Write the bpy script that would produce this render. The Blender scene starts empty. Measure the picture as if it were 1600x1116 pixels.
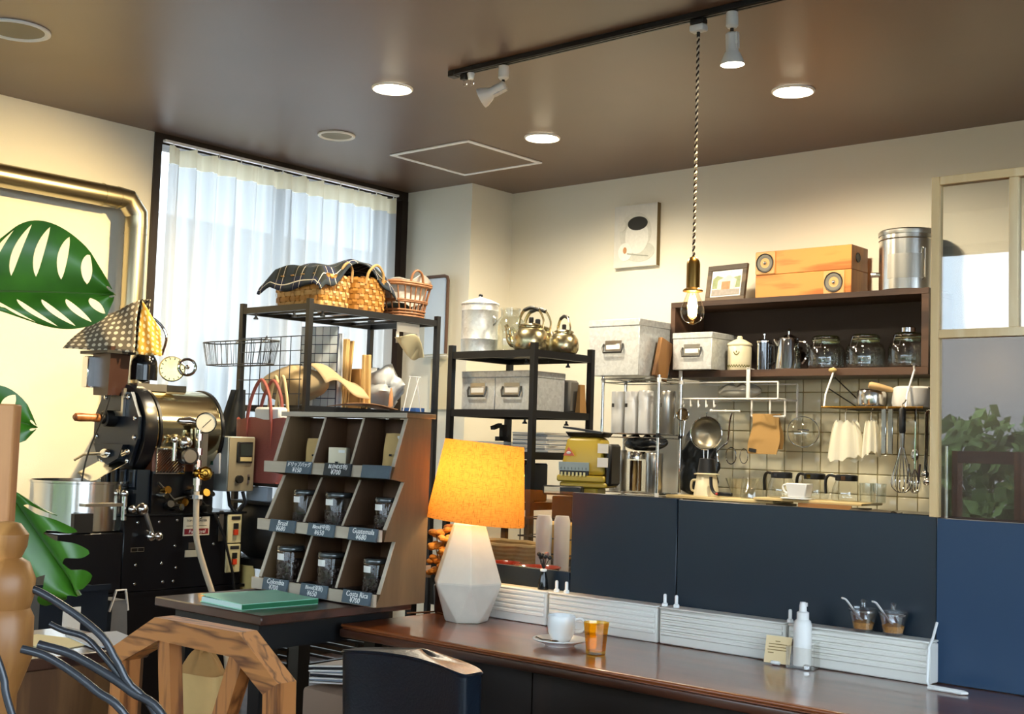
import bpy, bmesh, math, random
from mathutils import Vector, Matrix, noise
random.seed(7)
S = bpy.context.scene
COL = S.collection
PI = math.pi

# ---------------------------------------------------------------- camera, world, exposure
cam_d = bpy.data.cameras.new('camera')
cam_d.sensor_width = 36.0
cam_d.lens = 1927.06 / 1600 * 36.0
cam_d.clip_start = 0.02
cam = bpy.data.objects.new('camera', cam_d)
COL.objects.link(cam)
cam.matrix_world = (Matrix.Translation((0, 0, 1.15)) @ Matrix.Rotation(math.radians(40.98864), 4, 'Z')
                    @ Matrix.Rotation(math.radians(94.06144), 4, 'X') @ Matrix.Rotation(math.radians(1.82236), 4, 'Z'))
S.camera = cam

w = bpy.data.worlds.new('world')
S.world = w
w.use_nodes = True
bg = w.node_tree.nodes['Background']
bg.inputs[0].default_value = (0.73, 0.87, 1.0, 1)
bg.inputs[1].default_value = 4.2

S.view_settings.view_transform = 'Standard'
S.view_settings.look = 'None'
S.view_settings.exposure = 0.95
S.view_settings.gamma = 1.0
S.view_settings.use_curve_mapping = False
try:
    S.cycles.use_denoising = True
    S.cycles.max_bounces = 10
    S.cycles.transparent_max_bounces = 16
    S.cycles.diffuse_bounces = 5
    S.cycles.glossy_bounces = 5
    S.cycles.transmission_bounces = 6
    S.cycles.sample_clamp_indirect = 6.0
    S.cycles.caustics_reflective = False
    S.cycles.caustics_refractive = False
except Exception:
    pass

WARM = (1.0, 0.80, 0.52)

# ---------------------------------------------------------------- helpers
def hexc(h):
    h = h.lstrip('#')
    out = []
    for i in (0, 2, 4):
        c = int(h[i:i + 2], 16) / 255
        out.append(c / 12.92 if c <= 0.04045 else ((c + 0.055) / 1.055) ** 2.4)
    return (out[0], out[1], out[2], 1)

def rgba(c):
    return hexc(c) if isinstance(c, str) else (tuple(c) + (1,) if len(c) == 3 else tuple(c))

def new_mat(name):
    m = bpy.data.materials.new(name)
    m.use_nodes = True
    nt = m.node_tree
    return m, nt, nt.nodes['Principled BSDF']

def mat(name, col, rough=0.5, metal=0.0, spec=0.5, bump=0.0, bscale=200.0, emis=None, estr=0.0, var=0.0, vscale=8.0, coat=0.0, sheen=0.0):
    """plain principled with optional colour variation and bump noise"""
    m, nt, p = new_mat(name)
    c = rgba(col)
    p.inputs['Base Color'].default_value = c
    p.inputs['Roughness'].default_value = rough
    p.inputs['Metallic'].default_value = metal
    p.inputs['Specular IOR Level'].default_value = spec
    p.inputs['Coat Weight'].default_value = coat
    p.inputs['Sheen Weight'].default_value = sheen
    if emis is not None:
        p.inputs['Emission Color'].default_value = rgba(emis)
        p.inputs['Emission Strength'].default_value = estr
    if var or bump:
        tc = nt.nodes.new('ShaderNodeTexCoord')
    if var:
        n = nt.nodes.new('ShaderNodeTexNoise')
        n.inputs['Scale'].default_value = vscale
        n.inputs['Detail'].default_value = 4
        nt.links.new(tc.outputs['Object'], n.inputs['Vector'])
        r = nt.nodes.new('ShaderNodeValToRGB')
        r.color_ramp.elements[0].position = 0.3
        r.color_ramp.elements[1].position = 0.7
        r.color_ramp.elements[0].color = (c[0] * (1 - var), c[1] * (1 - var), c[2] * (1 - var), 1)
        r.color_ramp.elements[1].color = (min(1, c[0] * (1 + var)), min(1, c[1] * (1 + var)), min(1, c[2] * (1 + var)), 1)
        nt.links.new(n.outputs['Fac'], r.inputs['Fac'])
        nt.links.new(r.outputs['Color'], p.inputs['Base Color'])
    if bump:
        n2 = nt.nodes.new('ShaderNodeTexNoise')
        n2.inputs['Scale'].default_value = bscale
        n2.inputs['Detail'].default_value = 3
        nt.links.new(tc.outputs['Object'], n2.inputs['Vector'])
        b = nt.nodes.new('ShaderNodeBump')
        b.inputs['Strength'].default_value = bump
        b.inputs['Distance'].default_value = 0.003
        nt.links.new(n2.outputs['Fac'], b.inputs['Height'])
        nt.links.new(b.outputs['Normal'], p.inputs['Normal'])
    return m

def wood(name, dark, light, axis='x', scale=6.0, rough=0.45, ring=7.0, coat=0.0, contrast=(0.3, 0.72), spec=0.5):
    m, nt, p = new_mat(name)
    tc = nt.nodes.new('ShaderNodeTexCoord')
    mp = nt.nodes.new('ShaderNodeMapping')
    s = {'x': (0.12, 1, 1), 'y': (1, 0.12, 1), 'z': (1, 1, 0.12)}[axis]
    mp.inputs['Scale'].default_value = tuple(v * scale for v in s)
    n = nt.nodes.new('ShaderNodeTexNoise')
    n.inputs['Scale'].default_value = 1.6
    n.inputs['Detail'].default_value = 3
    n.inputs['Distortion'].default_value = 0.4
    ma = nt.nodes.new('ShaderNodeMath'); ma.operation = 'MULTIPLY'; ma.inputs[1].default_value = ring
    fr = nt.nodes.new('ShaderNodeMath'); fr.operation = 'PINGPONG'; fr.inputs[1].default_value = 1.0
    n2 = nt.nodes.new('ShaderNodeTexNoise')
    n2.inputs['Scale'].default_value = 24
    n2.inputs['Detail'].default_value = 4
    mx = nt.nodes.new('ShaderNodeMath'); mx.operation = 'MULTIPLY_ADD'; mx.inputs[1].default_value = 0.35
    r = nt.nodes.new('ShaderNodeValToRGB')
    r.color_ramp.elements[0].position = contrast[0]
    r.color_ramp.elements[1].position = contrast[1]
    r.color_ramp.elements[0].color = rgba(dark)
    r.color_ramp.elements[1].color = rgba(light)
    mu = nt.nodes.new('ShaderNodeMath'); mu.operation = 'MULTIPLY'; mu.inputs[1].default_value = 0.75
    L = nt.links.new
    L(tc.outputs['Object'], mp.inputs['Vector'])
    L(mp.outputs['Vector'], n.inputs['Vector'])
    L(mp.outputs['Vector'], n2.inputs['Vector'])
    L(n.outputs['Fac'], ma.inputs[0]); L(ma.outputs[0], fr.inputs[0]); L(fr.outputs[0], mu.inputs[0])
    L(n2.outputs['Fac'], mx.inputs[0]); L(mu.outputs[0], mx.inputs[2])
    L(mx.outputs[0], r.inputs['Fac']); L(r.outputs['Color'], p.inputs['Base Color'])
    p.inputs['Roughness'].default_value = rough
    p.inputs['Coat Weight'].default_value = coat
    p.inputs['Coat Roughness'].default_value = 0.08
    p.inputs['Specular IOR Level'].default_value = spec
    return m

def galvanized(name, base='#d9dddd'):
    m, nt, p = new_mat(name)
    tc = nt.nodes.new('ShaderNodeTexCoord')
    v = nt.nodes.new('ShaderNodeTexVoronoi'); v.inputs['Scale'].default_value = 75
    n = nt.nodes.new('ShaderNodeTexNoise'); n.inputs['Scale'].default_value = 25
    r = nt.nodes.new('ShaderNodeValToRGB')
    c = rgba(base)
    r.color_ramp.elements[0].color = (c[0] * .82, c[1] * .82, c[2] * .82, 1)
    r.color_ramp.elements[1].color = (min(1, c[0] * 1.15), min(1, c[1] * 1.15), min(1, c[2] * 1.15), 1)
    sep = nt.nodes.new('ShaderNodeSeparateColor')
    ad = nt.nodes.new('ShaderNodeMath'); ad.operation = 'MULTIPLY_ADD'; ad.inputs[1].default_value = 0.6
    sub = nt.nodes.new('ShaderNodeMath'); sub.operation = 'MULTIPLY'; sub.inputs[1].default_value = 0.6
    L = nt.links.new
    L(tc.outputs['Object'], v.inputs['Vector']); L(tc.outputs['Object'], n.inputs['Vector'])
    L(v.outputs['Color'], sep.inputs[0]); L(sep.outputs[0], ad.inputs[0]); L(n.outputs['Fac'], sub.inputs[0]); L(sub.outputs[0], ad.inputs[2])
    L(ad.outputs[0], r.inputs['Fac']); L(r.outputs['Color'], p.inputs['Base Color'])
    p.inputs['Metallic'].default_value = 0.5
    p.inputs['Roughness'].default_value = 0.38
    return m

def thin_glass(name, tint=(0.93, 0.97, 0.96), gloss=0.06, rough=0.0):
    """thin clear pane or jar wall: passes light straight through, reflects by Fresnel"""
    m = bpy.data.materials.new(name)
    m.use_nodes = True
    nt = m.node_tree
    nt.nodes.clear()
    o = nt.nodes.new('ShaderNodeOutputMaterial')
    t = nt.nodes.new('ShaderNodeBsdfTransparent'); t.inputs[0].default_value = rgba(tint)
    g = nt.nodes.new('ShaderNodeBsdfGlossy'); g.inputs['Roughness'].default_value = rough
    f = nt.nodes.new('ShaderNodeLayerWeight')
    pw = nt.nodes.new('ShaderNodeMath'); pw.operation = 'POWER'; pw.inputs[1].default_value = 4.0
    a = nt.nodes.new('ShaderNodeMath'); a.operation = 'MULTIPLY_ADD'; a.inputs[1].default_value = 0.75; a.inputs[2].default_value = gloss + .02; a.use_clamp = True
    mx = nt.nodes.new('ShaderNodeMixShader')
    nt.links.new(f.outputs['Facing'], pw.inputs[0]); nt.links.new(pw.outputs[0], a.inputs[0]); nt.links.new(a.outputs[0], mx.inputs[0])
    nt.links.new(t.outputs[0], mx.inputs[1]); nt.links.new(g.outputs[0], mx.inputs[2]); nt.links.new(mx.outputs[0], o.inputs[0])
    return m

def cloth_translucent(name, col, trans=0.5, clear=0.0, weave=0.0):
    m = bpy.data.materials.new(name)
    m.use_nodes = True
    nt = m.node_tree
    nt.nodes.clear()
    o = nt.nodes.new('ShaderNodeOutputMaterial')
    d = nt.nodes.new('ShaderNodeBsdfDiffuse'); d.inputs[0].default_value = rgba(col)
    t = nt.nodes.new('ShaderNodeBsdfTranslucent'); t.inputs[0].default_value = rgba(col)
    mx = nt.nodes.new('ShaderNodeMixShader'); mx.inputs[0].default_value = trans
    nt.links.new(d.outputs[0], mx.inputs[1]); nt.links.new(t.outputs[0], mx.inputs[2])
    last = mx
    if weave:
        tc = nt.nodes.new('ShaderNodeTexCoord')
        mp1 = nt.nodes.new('ShaderNodeMapping'); mp1.inputs['Scale'].default_value = (60, 60, 700)
        mp2 = nt.nodes.new('ShaderNodeMapping'); mp2.inputs['Scale'].default_value = (500, 500, 40)
        na = nt.nodes.new('ShaderNodeTexNoise'); na.inputs['Scale'].default_value = 1.0
        nb = nt.nodes.new('ShaderNodeTexNoise'); nb.inputs['Scale'].default_value = 1.0
        mi = nt.nodes.new('ShaderNodeMath'); mi.operation = 'MINIMUM'
        r = nt.nodes.new('ShaderNodeValToRGB')
        c = rgba(col)
        r.color_ramp.elements[0].position = 0.30; r.color_ramp.elements[1].position = 0.46
        r.color_ramp.elements[0].color = (c[0] * (1 - weave), c[1] * (1 - weave), c[2] * (1 - weave), 1)
        r.color_ramp.elements[1].color = c
        L = nt.links.new
        L(tc.outputs['Object'], mp1.inputs[0]); L(tc.outputs['Object'], mp2.inputs[0])
        L(mp1.outputs[0], na.inputs['Vector']); L(mp2.outputs[0], nb.inputs['Vector'])
        L(na.outputs['Fac'], mi.inputs[0]); L(nb.outputs['Fac'], mi.inputs[1]); L(mi.outputs[0], r.inputs[0])
        L(r.outputs[0], d.inputs[0]); L(r.outputs[0], t.inputs[0])
    if clear:
        tr = nt.nodes.new('ShaderNodeBsdfTransparent')
        m2 = nt.nodes.new('ShaderNodeMixShader'); m2.inputs[0].default_value = clear
        nt.links.new(mx.outputs[0], m2.inputs[1]); nt.links.new(tr.outputs[0], m2.inputs[2])
        last = m2
    nt.links.new(last.outputs[0], o.inputs[0])
    return m

def emit(name, col, strength):
    m = bpy.data.materials.new(name)
    m.use_nodes = True
    nt = m.node_tree
    nt.nodes.clear()
    o = nt.nodes.new('ShaderNodeOutputMaterial')
    e = nt.nodes.new('ShaderNodeEmission'); e.inputs[0].default_value = rgba(col); e.inputs[1].default_value = strength
    nt.links.new(e.outputs[0], o.inputs[0])
    return m

class MB:
    """collects shapes into one mesh; coordinates are local to the thing"""
    def __init__(self, M=None):
        self.bm = bmesh.new()
        self.M = M or Matrix.Identity(4)
    def v(self, co):
        return self.bm.verts.new(self.M @ Vector(co))
    def f(self, vs):
        try:
            return self.bm.faces.new(vs)
        except ValueError:
            return None
    def box(self, c, s, rot=None, bev=0.0, seg=1, taper=None):
        """box by centre and full size; taper=(tx,ty) scales the top"""
        hx, hy, hz = s[0] / 2, s[1] / 2, s[2] / 2
        R = rot or Matrix.Identity(3)
        if isinstance(R, (int, float)):
            R = Matrix.Rotation(R, 3, 'Z')
        vs = []
        for z in (-1, 1):
            for x, y in ((-1, -1), (1, -1), (1, 1), (-1, 1)):
                tx, ty = (taper if (taper and z > 0) else (1, 1))
                vs.append(self.v(Vector(c) + R @ Vector((x * hx * tx, y * hy * ty, z * hz))))
        fs = [self.f([vs[i] for i in q]) for q in ((3, 2, 1, 0), (4, 5, 6, 7), (0, 1, 5, 4), (1, 2, 6, 5), (2, 3, 7, 6), (3, 0, 4, 7))]
        if bev:
            es = set()
            for f in fs:
                es.update(f.edges)
            bmesh.ops.bevel(self.bm, geom=list(es), offset=bev, segments=seg, affect='EDGES', profile=0.5)
        return self
    def b(self, x0, x1, y0, y1, z0, z1, bev=0.0, seg=1):
        return self.box(((x0 + x1) / 2, (y0 + y1) / 2, (z0 + z1) / 2), (abs(x1 - x0), abs(y1 - y0), abs(z1 - z0)), bev=bev, seg=seg)
    def ring(self, c, ax, ay, r, n):
        return [self.v(Vector(c) + (Vector(ax) * math.cos(2 * PI * i / n) + Vector(ay) * math.sin(2 * PI * i / n)) * r) for i in range(n)]
    def bridge(self, A, B, closed=True):
        n = len(A)
        for i in range(n if closed else n - 1):
            self.f([A[i], A[(i + 1) % n], B[(i + 1) % n], B[i]])
    def cyl(self, p0, p1, r0, r1=None, n=16, caps=True):
        p0, p1 = Vector(p0), Vector(p1)
        r1 = r0 if r1 is None else r1
        d = (p1 - p0).normalized()
        ax = d.orthogonal().normalized(); ay = d.cross(ax)
        A = self.ring(p0, ax, ay, r0, n); B = self.ring(p1, ax, ay, r1, n)
        self.bridge(A, B)
        if caps:
            self.f(A[::-1]); self.f(B)
        return self
    def tube(self, pts, r, n=6, closed=False, caps=True, flat=None):
        pts = [Vector(p) for p in pts]
        N = len(pts)
        rs = r if isinstance(r, (list, tuple)) else [r] * N
        rings = []
        prev = None
        for i in range(N):
            if closed:
                t = (pts[(i + 1) % N] - pts[i - 1])
            else:
                t = pts[min(i + 1, N - 1)] - pts[max(i - 1, 0)]
            t = t.normalized() if t.length > 1e-9 else Vector((0, 0, 1))
            if prev is None:
                ax = t.orthogonal().normalized()
                if abs(t.z) < 0.9:
                    ax = t.cross(Vector((0, 0, 1))).normalized()
            else:
                ax = prev - t * prev.dot(t)
                ax = ax.normalized() if ax.length > 1e-9 else t.orthogonal().normalized()
            prev = ax
            ay = t.cross(ax)
            if flat:
                rings.append([self.v(pts[i] + ax * math.cos(2 * PI * (k + .5) / n) * rs[i] * flat[0] + ay * math.sin(2 * PI * (k + .5) / n) * rs[i] * flat[1]) for k in range(n)])
            else:
                rings.append(self.ring(pts[i], ax, ay, rs[i], n))
        for i in range(N - 1):
            self.bridge(rings[i], rings[i + 1])
        if closed:
            self.bridge(rings[-1], rings[0])
        elif caps:
            self.f(rings[0][::-1]); self.f(rings[-1])
        return self
    def lathe(self, prof, n=24, c=(0, 0, 0), cap0=True, cap1=True, a0=0.0, a1=2 * PI):
        full = abs(a1 - a0 - 2 * PI) < 1e-6
        rings = []
        m = n if full else n + 1
        for r, z in prof:
            r = max(r, 1e-4)
            rings.append([self.v((c[0] + r * math.cos(a0 + (a1 - a0) * i / n), c[1] + r * math.sin(a0 + (a1 - a0) * i / n), c[2] + z)) for i in range(m)])
        for A, B in zip(rings, rings[1:]):
            self.bridge(A, B, full)
        if full:
            if cap0: self.f(rings[0][::-1])
            if cap1: self.f(rings[-1])
        return self
    def prism(self, poly, h, plane='xy', at=0.0):
        """polygon extruded by h; plane xy (along z), xz (along y), yz (along x)"""
        def P(a, b_, t):
            return {'xy': (a, b_, t), 'xz': (a, t, b_), 'yz': (t, a, b_)}[plane]
        A = [self.v(P(a, b_, at)) for a, b_ in poly]
        B = [self.v(P(a, b_, at + h)) for a, b_ in poly]
        self.bridge(A, B)
        self.f(A[::-1]); self.f(B)
        return self
    def grid(self, fn, nu, nv, closed_u=False):
        G = [[self.v(fn(i / nu, j / nv)) for j in range(nv + 1)] for i in range(nu if closed_u else nu + 1)]
        K = len(G)
        for i in range(K if closed_u else K - 1):
            for j in range(nv):
                self.f([G[i][j], G[(i + 1) % K][j], G[(i + 1) % K][j + 1], G[i][j + 1]])
        return self
    def sphere(self, c, r, nu=16, nv=10, s=(1, 1, 1)):
        prof = [(math.sin(PI * j / nv) , -math.cos(PI * j / nv)) for j in range(nv + 1)]
        rings = []
        for pr, pz in prof:
            pr = max(pr, 1e-3)
            rings.append([self.v((c[0] + r * s[0] * pr * math.cos(2 * PI * i / nu), c[1] + r * s[1] * pr * math.sin(2 * PI * i / nu), c[2] + r * s[2] * pz)) for i in range(nu)])
        for A, B in zip(rings, rings[1:]):
            self.bridge(A, B)
        self.f(rings[0][::-1]); self.f(rings[-1])
        return self
    def mesh(self, name, m, smooth=40, thick=0.0):
        if thick:
            bmesh.ops.recalc_face_normals(self.bm, faces=self.bm.faces[:])
            bmesh.ops.solidify(self.bm, geom=self.bm.faces[:], thickness=thick)
        bmesh.ops.recalc_face_normals(self.bm, faces=self.bm.faces[:])
        me = bpy.data.meshes.new(name)
        self.bm.to_mesh(me)
        self.bm.free()
        for mm in (m if isinstance(m, (list, tuple)) else [m]):
            me.materials.append(mm)
        if smooth:
            me.polygons.foreach_set('use_smooth', [True] * len(me.polygons))
            me.set_sharp_from_angle(angle=math.radians(smooth))
        return me
    def build(self, name, m, parent=None, smooth=40, thick=0.0, loc=None, rz=0.0):
        o = bpy.data.objects.new(name, self.mesh(name, m, smooth, thick))
        COL.objects.link(o)
        if parent is not None:
            o.parent = parent
        if loc is not None:
            o.location = loc
        if rz:
            o.rotation_euler.z = rz
        return o

def link_mesh(name, me, parent=None, loc=(0, 0, 0), rot=(0, 0, 0), scale=None):
    o = bpy.data.objects.new(name, me)
    COL.objects.link(o)
    o.parent = parent
    o.location = loc
    o.rotation_euler = rot
    if scale:
        o.scale = scale
    return o

def thing(name, label, cat, loc=(0, 0, 0), rz=0.0, group=None, rot=None):
    o = bpy.data.objects.new(name, None)
    o.empty_display_size = 0.05
    COL.objects.link(o)
    o.location = loc
    o.rotation_euler = rot or (0, 0, rz)
    tag(o, label, cat, group)
    return o

def tag(o, label=None, cat=None, group=None, kind=None):
    if label: o['label'] = label
    if cat: o['category'] = cat
    if group: o['group'] = group
    if kind: o['kind'] = kind
    return o

def struct(o):
    o['kind'] = 'structure'
    return o

def dup(root, loc=None, rz=None, label=None, group=None):
    r = root.copy(); COL.objects.link(r)
    if loc is not None: r.location = loc
    if rz is not None: r.rotation_euler.z = rz
    if label: r['label'] = label
    if group: r['group'] = group
    for ch in list(root.children):
        c = ch.copy(); COL.objects.link(c); c.parent = r
        for g in list(ch.children):
            d = g.copy(); COL.objects.link(d); d.parent = c
    return r

def lamp(name, kind, loc, power, col, parent=None, **kw):
    l = bpy.data.lights.new(name, kind)
    l.energy = power
    l.color = col
    for k, v in kw.items():
        if k not in ('target', 'rot'):
            setattr(l, k, v)
    o = bpy.data.objects.new(name, l)
    COL.objects.link(o)
    o.location = loc
    if 'target' in kw:
        d = Vector(kw['target']) - Vector(loc)
        o.rotation_euler = d.to_track_quat('-Z', 'Y').to_euler()
    if 'rot' in kw:
        o.rotation_euler = kw['rot']
    if parent is not None:
        o.parent = parent
    return o

def text(name, body, size, m, parent, loc, rot=(PI / 2, 0, 0), align='CENTER', depth=0.0004, shear=0.0, sx=1.0):
    """flat lettering as a thin mesh (local x right, y up before rot)"""
    cu = bpy.data.curves.new(name, 'FONT')
    cu.body = body
    cu.size = size
    cu.align_x = align
    cu.align_y = 'CENTER'
    cu.extrude = depth
    cu.shear = shear
    cu.space_line = 0.9
    cu.resolution_u = 2
    t = bpy.data.objects.new('tmp_text', cu)
    COL.objects.link(t)
    dg = bpy.context.evaluated_depsgraph_get()
    me = bpy.data.meshes.new_from_object(t.evaluated_get(dg))
    me.name = name
    bpy.data.objects.remove(t)
    me.materials.clear()
    me.materials.append(m)
    o = link_mesh(name, me, parent, loc, rot, (sx, 1, 1))
    return o

def arc(c, r, a0, a1, n, plane='xz'):
    out = []
    for i in range(n + 1):
        a = a0 + (a1 - a0) * i / n
        x, y = r * math.cos(a), r * math.sin(a)
        out.append({'xz': (c[0] + x, c[1], c[2] + y), 'xy': (c[0] + x, c[1] + y, c[2]), 'yz': (c[0], c[1] + x, c[2] + y)}[plane])
    return out

def smooth_path(pts, n=6):
    """Catmull-Rom through points"""
    P = [Vector(p) for p in pts]
    P = [P[0] * 2 - P[1]] + P + [P[-1] * 2 - P[-2]]
    out = []
    for i in range(1, len(P) - 2):
        for k in range(n):
            t = k / n
            a, b_, c, d = P[i - 1], P[i], P[i + 1], P[i + 2]
            out.append(0.5 * ((2 * b_) + (c - a) * t + (2 * a - 5 * b_ + 4 * c - d) * t * t + (3 * b_ - a - 3 * c + d) * t ** 3))
    out.append(P[-2])
    return out

# ---------------------------------------------------------------- shared materials
M_BLACK = mat('black_metal', '#14161a', 0.38, spec=0.5)
M_BLACKGLOSS = mat('black_gloss', '#0b0c10', 0.12)
M_BLACKPL = mat('black_plastic', '#101113', 0.45)
M_STEEL = mat('polished_steel', '#e0ddd6', 0.16, 1.0)
M_BRUSHED = mat('brushed_steel', '#bdbab2', 0.30, 1.0)
M_CHROME = mat('chrome', '#e4e4e2', 0.06, 1.0)
M_BRASS = mat('brass', '#b98a3a', 0.22, 1.0)
M_AGEBRASS = mat('aged_brass', '#8a6a38', 0.32, 1.0)
M_WHITE = mat('white_enamel', '#e9e7e0', 0.35)
M_WHITEPL = mat('white_plastic', '#ececea', 0.4)
M_PAPER = mat('paper_white', '#e8e6df', 0.8)
M_KRAFT = mat('kraft_paper', '#c9a76b', 0.75, bump=0.15, bscale=60, var=0.08, vscale=12)
M_KRAFTD = mat('brown_paper', '#a57b45', 0.8, bump=0.15, bscale=60, var=0.1, vscale=12)
M_CREAM = mat('cream_ceramic', '#e6dcba', 0.3)
M_PORC = mat('white_porcelain', '#e9ecec', 0.18)
M_GALV = galvanized('galvanized_tin')
M_GLASS = thin_glass('jar_glass', (0.955, 0.97, 0.955), 0.11)
M_BEAN = mat('coffee_beans', '#2b1a12', 0.4, var=0.4, vscale=160)
M_CHALK = mat('chalk_white', '#f1f2f0', 0.9)
M_INK = mat('black_ink', '#1a1a1a', 0.8)
M_ALU = mat('anodised_aluminium', '#c9b98c', 0.24, 1.0)
# ================================================================ the setting
M_WALL = mat('cream_wallpaper', '#e9e3d0', 0.8, bump=0.25, bscale=260)
M_CEIL = mat('brown_ceiling_paper', '#6a5040', 0.36, spec=.9, bump=0.2, bscale=420, var=0.06, vscale=3)
M_FLOOR = wood('floor_boards', '#2b1c12', '#4a3222', 'x', 4, 0.4)
M_DARKFRAME = mat('dark_bronze_frame', '#2a2019', 0.4, 0.3)
M_PALEWOOD = wood('pale_wood', '#eac58c', '#fbe0b2', 'z', 5, 0.45, 4)
M_GROUND = mat('street_ground', '#8d9093', 0.9)
M_NEIGH = mat('neighbour_wall', '#cfc6bd', 0.9)
H = 2.65
XL, YB, XR, YF = -5.35, 5.5, 1.6, -1.9

o = struct(MB().b(XL - .3, XR + .2, YF - .2, YB + .2, -.17, -.05).build('floor', M_FLOOR))
o = struct(MB().b(XL - .3, XR + .2, YF - .2, YB + .2, H, H + .12).build('ceiling', M_CEIL))
CEIL = o
WALL_B = struct(MB().b(XL - .3, XR + .2, YB, YB + .15, -.05, H).build('wall_back', M_WALL))
struct(MB().b(XL - .15, XL, YF - .2, 3.385, -.05, H).build('wall_left', M_WALL))
# boxed column in the corner
struct(MB().b(XL - .15, -4.813, 5.142, YB, -.05, H).build('wall_column', M_WALL))
# front wall behind the camera with a wide shop window, and an unseen right window added for daylight
fw = MB()
fw.b(XL - .15, -4.9, YF - .15, YF, -.05, H)
fw.b(1.3, XR + .15, YF - .15, YF, -.05, H)
fw.b(-4.9, 1.3, YF - .15, YF, -.05, .12)
fw.b(-4.9, 1.3, YF - .15, YF, 2.45, H)
struct(fw.build('wall_front', M_WALL))
wf = struct(MB().b(-4.9, 1.3, YF - .12, YF - .04, .12, .17).b(-4.9, 1.3, YF - .12, YF - .04, 2.40, 2.45).build('window_2', M_DARKFRAME))
for x in (-4.88, -3.34, -1.8, -.26, 1.28):
    MB().b(x - .025, x + .025, YF - .12, YF - .04, .17, 2.4).build('mullion', M_DARKFRAME, wf)
M_PANE = thin_glass('window_glass', (.97, .98, .98), 0.0)
for x0 in (-4.855, -3.315, -1.775, -.235):
    MB().b(x0, x0 + 1.49, YF - .085, YF - .079, .17, 2.4).build('pane', M_PANE, wf)
wr0 = MB()
wr0.b(XR, XR + .15, 2.4, YB, -.05, H)
wr0.b(XR, XR + .15, YF, -1.4, -.05, H)
wr0.b(XR, XR + .15, -1.4, 2.4, -.05, .5)
wr0.b(XR, XR + .15, -1.4, 2.4, 2.45, H)
struct(wr0.build('wall_right', M_WALL))
w3 = struct(MB().b(XR + .04, XR + .12, -1.4, 2.4, .5, .55).b(XR + .04, XR + .12, -1.4, 2.4, 2.40, 2.45).build('window_3', M_DARKFRAME))  # unseen window, added to let more daylight into the room
for y in (-1.38, .5, 2.38):
    MB().b(XR + .04, XR + .12, y - .025, y + .025, .55, 2.4).build('mullion', M_DARKFRAME, w3)
for y0 in (-1.355, .525):
    MB().b(XR + .077, XR + .083, y0, y0 + 1.83, .55, 2.4).build('pane', M_PANE, w3)
# window on the left wall, floor to ceiling, behind the curtain
w1 = struct(MB().b(XL - .13, XL + .01, 3.385, 5.142, H - .055, H).b(XL - .13, XL + .01, 3.385, 5.142, -.05, .08).build('window_1', M_DARKFRAME))
for y0, y1 in ((3.385, 3.425), (4.985, 5.01), (5.095, 5.142)):
    MB().b(XL - .12, XL + .012, y0, y1, .08, H - .055).build('window_jamb', M_DARKFRAME, w1)
MB().b(XL - .09, XL - .05, 4.2, 4.26, .08, H - .055).build('window_mullion', M_DARKFRAME, w1)
for y0, y1 in ((3.425, 4.2), (4.26, 4.985)):
    MB().b(XL - .074, XL - .068, y0, y1, .08, H - .055).build('pane', M_PANE, w1)
MB().b(XL - .06, XL - .04, 5.01, 5.095, .08, H - .055).build('side_panel', mat('pale_sash', '#cfc3c6', .6), w1)
# street and the neighbours outside
struct(MB().b(-30, 20, -24, 20, -.2, -.13).build('street_ground', M_GROUND))
struct(MB().b(-9.2, -9.0, -2, 12, -.13, 3.0).build('neighbour_wall', M_NEIGH))
rnd_h = random.Random(5)
hv, hf_ = [], []
for k in range(9000):
    c = Vector((rnd_h.uniform(-7, 2.5), -5 + rnd_h.uniform(-.35, .35), rnd_h.uniform(.05, 1.45 + .12 * math.sin(k))))
    a = Vector((rnd_h.uniform(-1, 1), rnd_h.uniform(-1, 1), rnd_h.uniform(-1, 1))).normalized()
    e1 = a.orthogonal() * rnd_h.uniform(.04, .09); e2 = a.cross(e1) * .6
    n0 = len(hv)
    hv += [tuple(c - e1), tuple(c + e2), tuple(c + e1), tuple(c - e2)]
    hf_.append((n0, n0 + 1, n0 + 2, n0 + 3))
hm = bpy.data.meshes.new('street_hedge'); hm.from_pydata(hv, [], hf_); hm.materials.append(mat('hedge_green', '#7d9455', .8, var=.35, vscale=5))
tag(link_mesh('street_hedge', hm), 'green street hedge outside the shop window', 'hedge', kind='stuff')
struct(MB().b(-30, 20, -14.2, -14, -.13, 3.2).build('street_wall', mat('far_house_wall', '#b5aca6', .9)))

# kitchen tiles on the back wall: each tile a piece of the wall
M_TILE = mat('cream_tile', '#e0d9bb', 0.16, var=0.07, vscale=3.0)
M_GROUT = mat('tile_grout', '#a59a72', 0.9)
MB().b(-3.36, -1.42, YB - .006, YB - .0002, .86, 1.55).build('tile_grout', M_GROUT, WALL_B)
tm = MB().box((0, 0, 0), (.0925, .010, .0925), bev=.004, seg=2).mesh('tile', M_TILE)
for i in range(20):
    for j in range(7):
        link_mesh('tile', tm, WALL_B, (-3.31 + i * .0967, YB - .0085 + random.uniform(-.0012, .0008), .918 + j * .0967),
                  (random.uniform(-.006, .006), 0, random.uniform(-.006, .006)))
# kitchen worktop against the back wall, behind the bar panel
wt = thing('kitchen_worktop', 'dark kitchen worktop running along the tiled back wall', 'worktop', (-2.35, 5.18, 0))
MB().b(-1.50, .32, -.24, .30, .87, .905, bev=.004).build('top', mat('worktop_steel', '#8f8c84', .3, .8), wt)
MB().b(-1.48, .31, -.22, .29, -.05, .87).build('cabinet_body', mat('dark_cabinet', '#2c251f', .5), wt)

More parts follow.
